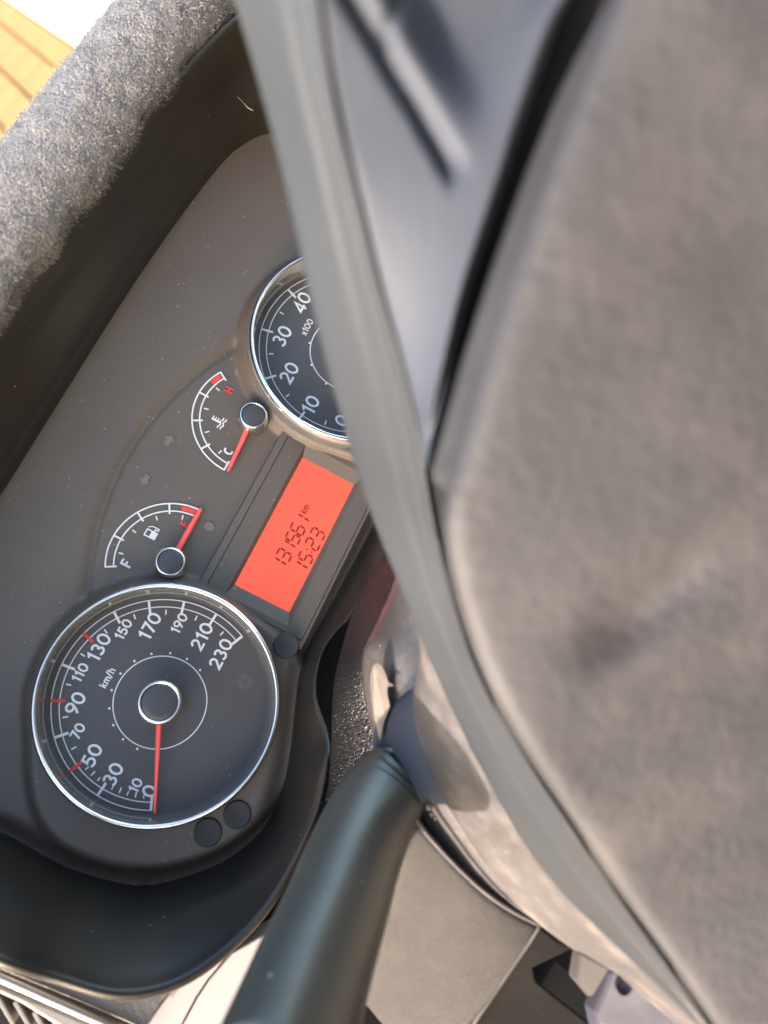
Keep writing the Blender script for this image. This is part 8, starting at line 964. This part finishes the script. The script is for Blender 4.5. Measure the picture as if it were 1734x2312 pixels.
# ================================================================ STEERING COLUMN
def loft(name, left, right, cols, mat, parent, n=26, sub=0, toward=(0, 0, 1), extra=None):
    """surface between two edge curves; cols = [(t, rise in mm towards the driver)]"""
    a = spline(left, n); b = spline(right, n); rows = []
    for i in range(n):
        k = 1.0 if extra is None else extra(i / (n - 1))
        rows.append([a[i] + (b[i] - a[i]) * t + np.array([0, 0, r * k]) for t, r in cols])
    return grid(name, rows, mat, parent, sub=sub, toward=toward)
def column():
    t = thing('steering_column', 'dusty grey plastic steering column shroud below the gauges', 'steering column', (20, -90, 70))
    o = loft('upper_shroud', [(80.7,-51.0,73.7),(67.9,-53.0,70.0),(56.0,-53.7,67.4),(47.9,-53.9,66.0),(40.9,-56.1,65.1),(33.4,-60.6,64.4),(27.6,-65.0,64.1),(21.5,-70.4,64.9),(14.9,-77.6,65.8)],
         [(95.2,-68.8,97.0),(79.5,-71.0,92.4),(64.5,-75.2,90.4),(54.8,-77.1,88.6),(46.9,-79.5,87.5),(40.3,-81.5,85.7),(34.1,-84.1,84.0),(26.5,-87.1,83.1),(20.6,-90.0,82.6)],
         [(-.01, -9), (0, -2.5), (.05, 0), (.14, 1.6), (.3, 3), (.6, 3.5), (1, 0)], 'shroud', t, 30, 1)
    thick(o, 2.0, -1)
    poly = [(37.8,-56.9,73.7),(40.2,-56.4,74.4),(41.4,-56.7,74.8),(41.2,-58.6,75.5),(39.6,-60.7,75.8),(37.6,-62.6,75.9),(37.1,-64.6,77.5),(36.0,-63.2,76.0),(33.9,-64.2,75.4),(31.5,-66.1,75.4),(30.8,-66.7,75.8),(27.4,-67.1,73.7),(24.4,-67.6,72.9),(21.6,-68.8,72.1),(20.0,-69.4,70.7),(23.7,-66.3,70.9),(26.5,-64.1,71.0),(30.9,-60.9,72.0),(34.7,-58.4,72.9)]
    o = poly_prism('torn_film', [np.array(p) for p in poly], .5, 'film', t, 0)
    o['label'] = 'torn beige film peeling off the shroud edge'
    o = loft('hub_collar', [(37.2,-69.3,74.9),(33.0,-68.0,72.4),(26.9,-68.1,70.5),(21.0,-69.9,68.9),(16.1,-73.1,68.8),(10.2,-79.3,70.8),(8.5,-85.5,74.2)],
         [(39.0,-67.9,88.0),(34.2,-71.7,88.0),(28.4,-76.5,87.8),(22.8,-81.3,87.6),(18.5,-86.0,87.8),(14.9,-90.3,88.3),(12.4,-93.8,88.9)],
         [(-.04, -10), (0, -2), (.08, 2), (.25, 5.5), (.5, 7), (.8, 6), (1, 4)], 'spoke', t, 24, 1)
    # left side of the shroud: one sunlit skin down to the seam
    top = np.array([(7.4,-80.8,78.6),(4.0,-86.4,79.2),(0.9,-92.8,80.0),(-2.3,-100.8,81.5),(-5.0,-108.6,82.6),(-7.0,-116.2,83.3),(-8.2,-125.2,83.4),(-8.6,-135.2,82.9)])
    bot = np.array([(-39.2,-77.8,45.9),(-44.8,-85.0,46.0),(-49.8,-93.7,46.5),(-54.7,-104.7,48.3),(-59.0,-115.8,51.4),(-60.8,-125.3,55.1),(-61.8,-132.6,58.7),(-49.6,-131.9,67.7)])
    loft('side_shroud', top, bot, [(-.004, -3), (0, -.6), (.012, 0), (.25, 1.2), (.6, 1.5), (1, 0)], 'column', t, 30, 1)
    tube('shroud_rim', [(6.0,-83.2,79.5),(4.3,-86.0,80.3),(1.1,-92.3,81.1),(-2.1,-100.3,82.5),(-4.7,-108.0,83.7),(-6.7,-115.6,84.4),(-7.9,-124.6,84.5),(-8.2,-134.8,84.5)], .75, 'hub', t, 10, 40)
    loft('rim_ledge', [(9.9,-82.7,67.9),(4.8,-88.5,71.2),(1.3,-94.8,73.0),(-2.0,-102.9,75.0),(-4.8,-110.7,76.6),(-6.7,-118.3,77.8),(-7.9,-127.0,79.0),(-8.5,-137.3,80.5)],
         [(15.8,-88.8,83.1),(13.4,-92.8,83.9),(8.6,-100.6,85.4),(3.4,-109.7,87.9),(0.0,-117.6,90.9),(-2.2,-125.2,93.2),(-4.5,-133.2,94.4),(-7.3,-142.8,95.7)],
         [(0, 0), (.2, -1), (.6, .5), (1, 0)], 'hub', t, 24, 1)
    tube('shroud_seam', [(-8.0,-135.1,84.1),(-15.3,-134.8,81.2),(-27.9,-133.7,76.4),(-44.3,-132.6,69.4),(-52.4,-132.4,65.3)], .62, 'hub', t, 10, 20)
    lw = [(-8.9,-136.7,81.9),(-10.2,-143.5,82.2),(-9.8,-149.0,83.0),(-20.6,-141.2,77.7),(-23.7,-143.8,77.0),(-25.6,-152.1,77.4),(-30.8,-177.9,80.7),(-53.9,-135.6,62.6),(-45.0,-134.1,67.2)]
    poly_prism('lower_shroud', lw, 3, 'lower', t, 1.0)
    poly_prism('opening_shade_sheet', [(-11.9,-131.1,71.9),(7.6,-194.9,34.5),(-36.9,-237.5,25.5),(-50.5,-152.0,62.3)], 4, 'dark', t, 0)  # near-black sheet painted as the shade inside the opening, tilted off the sun
    # bits of plaster dust caught in the gap
    for p, r in (([(8.4,-88.2,85.0)][0], .9), ([(7.0,-90.0,84.7)][0], .7), ([(6.4,-91.4,84.7)][0], .5)):
        v = [(p[0] + r * math.cos(k) * random.uniform(.6, 1.3), p[1] + r * math.sin(k) * random.uniform(.6, 1.6), p[2] + z) for z in (0, .7) for k in np.linspace(0, 2 * math.pi, 7, endpoint=False)]
        obj('crumb', v, grid_faces(2, 7, False, True) + [tuple(range(7)), tuple(range(7, 14))], 'film', t)
column()

def ignition():
    t = thing('switch_housing', 'blue grey switch block with a round screw recess under the wheel', 'switch', (-35, -140, 80))
    poly_prism('bracket', [(-9.6,-143.8,96.1),(-9.6,-151.7,101.2),(-20.6,-155.1,94.0),(-17.1,-148.0,91.1)], 6, 'grey', t, .8)
    poly_prism('housing', [(-9.3,-150.7,103.3),(-8.1,-156.3,106.4),(-8.5,-164.2,109.3),(-10.3,-179.2,116.7),(-16.5,-185.2,115.5),(-29.4,-159.1,95.9),(-22.2,-153.4,96.5)], 8, 'blue', t, 1.6)
    c = [(-11.8,-154.1,104.5)][0]
    a = np.linspace(0, 2 * math.pi, 32, endpoint=False)
    lathe('screw_recess', [(2.9, 0), (2.7, .6), (2.3, .6), (2.0, -.2), (.01, -.3)], 'blue', t, c, 32)
    tube('wiring', [(-1.1,-152.2,103.9),(-4.8,-155.9,107.4),(-6.7,-161.3,111.6),(-8.5,-166.2,117.9)], 2.6, 'grey', t, 10, 20)
ignition()

def gaiter():
    t = thing('column_gaiter', 'black grained leather roll filling the gap between display and column', 'gaiter', (40, -55, 35))
    L = [(101.2,-48.6,49.3),(86.0,-48.6,44.6),(69.8,-48.3,39.5),(55.4,-50.0,35.2),(44.8,-52.3,32.2),(34.3,-54.7,29.2),(24.5,-58.4,27.6),(13.6,-63.5,27.0),(1.9,-67.8,27.0),(-5.8,-69.3,27.9)]
    Rr = [(91.0,-56.7,68.1),(77.9,-57.4,64.1),(62.1,-57.9,60.3),(51.9,-57.4,58.1),(43.6,-58.2,56.7),(36.6,-62.1,56.0),(29.5,-67.8,56.6),(22.7,-73.7,58.3),(17.0,-79.8,60.3),(11.8,-85.2,61.5)]
    o = loft('leather_roll', L, Rr, [(.0, -9), (.01, -3), (.03, 0), (.1, 4), (.25, 9.5), (.42, 12), (.58, 11), (.75, 7), (.9, 1.5), (1, -3), (1.05, -9)], 'gaiter', t, 44, 1,
             extra=lambda u: 1.1 - .85 * float(sstep(.40, .72, u)))
gaiter()

# ================================================================ TURN SIGNAL STALK
def stalk():
    t = thing('turn_signal_stalk', 'black rounded turn signal stalk pointing down beside the steering column', 'stalk', (-20, -75, 90))
    ax = np.array([(15.6,-80.8,69.5),(11.6,-79.5,69.2),(5.8,-77.9,70.4),(-3.2,-75.4,75.7),(-14.8,-73.3,84.5),(-27.7,-71.7,95.1),(-40.1,-69.7,105.8),(-50.6,-68.1,116.0),(-59.9,-66.3,126.6)])
    rad = [10.5, 12.6, 13.5, 13.9, 14.2, 14.7, 15.4, 16.0, 16.6]
    a2 = spline(ax, 60); rr = np.interp(np.linspace(0, 8, 60), range(9), rad)
    tube('stalk_body', a2, rr, 'stalk', t, 56)
    d = a2[0] - a2[3]; d /= np.linalg.norm(d)
    d = d * .75 + np.array([.35, .15, -.55]); d /= np.linalg.norm(d)
    p0 = a2[0]
    tube('stalk_ring', [p0 - d * .1, p0 + d * .35, p0 + d * .4, p0 + d * .8, p0 + d * 1.6, p0 + d * 1.9], [10.4, 10.0, 10.5, 10.6, 10.5, 9.8], 'stalk', t, 56)
    tube('stalk_neck', [p0 + d * 1.5, p0 + d * 8, p0 + d * 22], [8.5, 7, 6.5], 'stalk', t, 32)
stalk()

# ================================================================ DASH FASCIA, VENT
def fascia():
    t = thing('dash_fascia', 'pale sunlit dashboard panels below the hood, leather grained next to the vent', 'dashboard', (-90, -40, 25))
    poly_prism('grained_panel', [(-84.7,28.2,27.0),(-83.6,1.0,27.0),(-78.2,-34.0,27.0),(-74.2,-51.4,27.0),(-84.7,-48.0,27.0),(-94.3,-47.0,27.0),(-93.8,-42.6,27.0),(-94.0,-22.1,27.0),(-94.8,3.7,27.0),(-94.6,22.1,27.0)], 14, 'dash', t, .8)
    poly_prism('smooth_panel', [(-73.5,-51.3,24.5),(-63.2,-62.3,24.5),(-73.3,-59.3,24.5),(-79.4,-58.3,24.5),(-89.5,-57.7,24.5),(-95.6,-57.3,24.5),(-99.3,-47.5,24.5),(-93.2,-47.2,24.5),(-85.5,-48.6,24.5)], 14, 'panel', t, .7)
    poly_prism('smooth_panel', [(-63.0,-63.1,24.2),(-40.0,-81.7,24.2),(-55.8,-100.2,24.2),(-79.1,-101.3,24.2),(-95.5,-57.8,24.2),(-89.7,-58.3,24.2),(-79.4,-58.9,24.2),(-73.2,-59.9,24.2)], 14, 'panel', t, .7)
    poly_prism('fascia_base', [(-86, 70, 8), (-340, 70, -20), (-340, -260, -10), (-60, -260, 20), (-50, -90, 14), (-80, -40, 12)], 8, 'lower', t, 1.0)
fascia()
def vent():
    t = thing('air_vent', 'side air vent with pale trim and thin vertical vanes at the corner of the dash', 'air vent', (-110, -10, 25))
    o = tube('trim_strip', [(-95.7,22.2,29.0),(-95.6,2.7,29.0),(-95.7,-14.2,29.0),(-95.8,-37.7,29.0),(-95.9,-48.8,29.0)], 1.55, 'trim', t, 12, 24)
    poly_prism('vent_frame', [(-98.6,22.3,28.0),(-98.1,1.4,28.0),(-98.0,-17.0,28.0),(-97.8,-33.2,28.0),(-100.0,-38.4,28.0),(-102.9,-30.7,28.0),(-101.9,-18.9,28.0),(-100.4,-6.8,28.0),(-100.3,0.1,28.0),(-102.1,20.1,28.0)], 10, 'vent', t, 1.0)
    poly_prism('vent_recess', [(-107.9,26.0,8.0),(-102.1,-37.6,8.0),(-115.3,-45.1,8.0),(-135.3,8.9,8.0)], 3, 'dark', t, 0)
    for (x, y) in ((-10, 2246), (33, 2262), (76, 2285), (120, 2308), (160, 2332)):
        a = np.array([(-102.0,1.3,25.0),(-101.7,-5.1,25.0),(-102.2,-12.1,25.0),(-102.6,-19.2,25.0),(-103.4,-25.9,25.0)][[-10, 33, 76, 120, 160].index(x)])
        b = a + np.array([-5.5, -9.5, 0]) * 1.0
        n = np.array([.55, -.32, 0])
        q = [a + n, b + n, b - n, a - n]
        poly_prism('vent_vane', q, 12, 'vent', t, .25)
vent()

for lab, pts in (('short pale curl of lint lying on the frame below the display', [(75.2,-33.1,3.2),(74.6,-34.1,3.6),(73.5,-34.5,3.7),(72.7,-33.9,3.3)]),
                 ('tiny bent white thread lying beside the round plug under the display', [(35.6,-35.8,5.9),(35.0,-36.7,6.3),(34.0,-37.0,6.4),(33.3,-37.8,6.0)]),
                 ('thin pale fluff strand stuck inside the top of the dark hood', [(228.8,89.7,38.0),(227.1,86.4,39.0),(225.6,83.2,39.5),(226.0,80.9,39.0)])):
    q = pts[0]
    t = thing('lint', lab, 'lint', q)
    tube('thread', pts, .11 if pts[0][2] < 20 else .13, 'lint', t, 6, 14)
# ================================================================ DASHBOARD BODY behind and below
def dash_body():
    me = bpy.data.meshes.new('dashboard_body')
    P0 = [(-330, -48, -22), (420, -48, -22), (420, -160, -30), (420, -420, 10), (-330, -420, 10), (-330, -160, -30)]
    rows = [[(x, y, w) for x in np.linspace(-360, 460, 20)] for y, w in ((190, -60), (60, -34), (-20, -26), (-120, -30), (-220, -18), (-420, 20))]
    v = np.array(rows).reshape(-1, 3)
    me.from_pydata([tuple(world(*p)) for p in v], [], grid_faces(len(rows), 20)); me.materials.append(MAT['dark'])
    o = bpy.data.objects.new('dashboard_body', me); col.objects.link(o); o['kind'] = 'structure'
    thick(o, 6, 0)
dash_body()
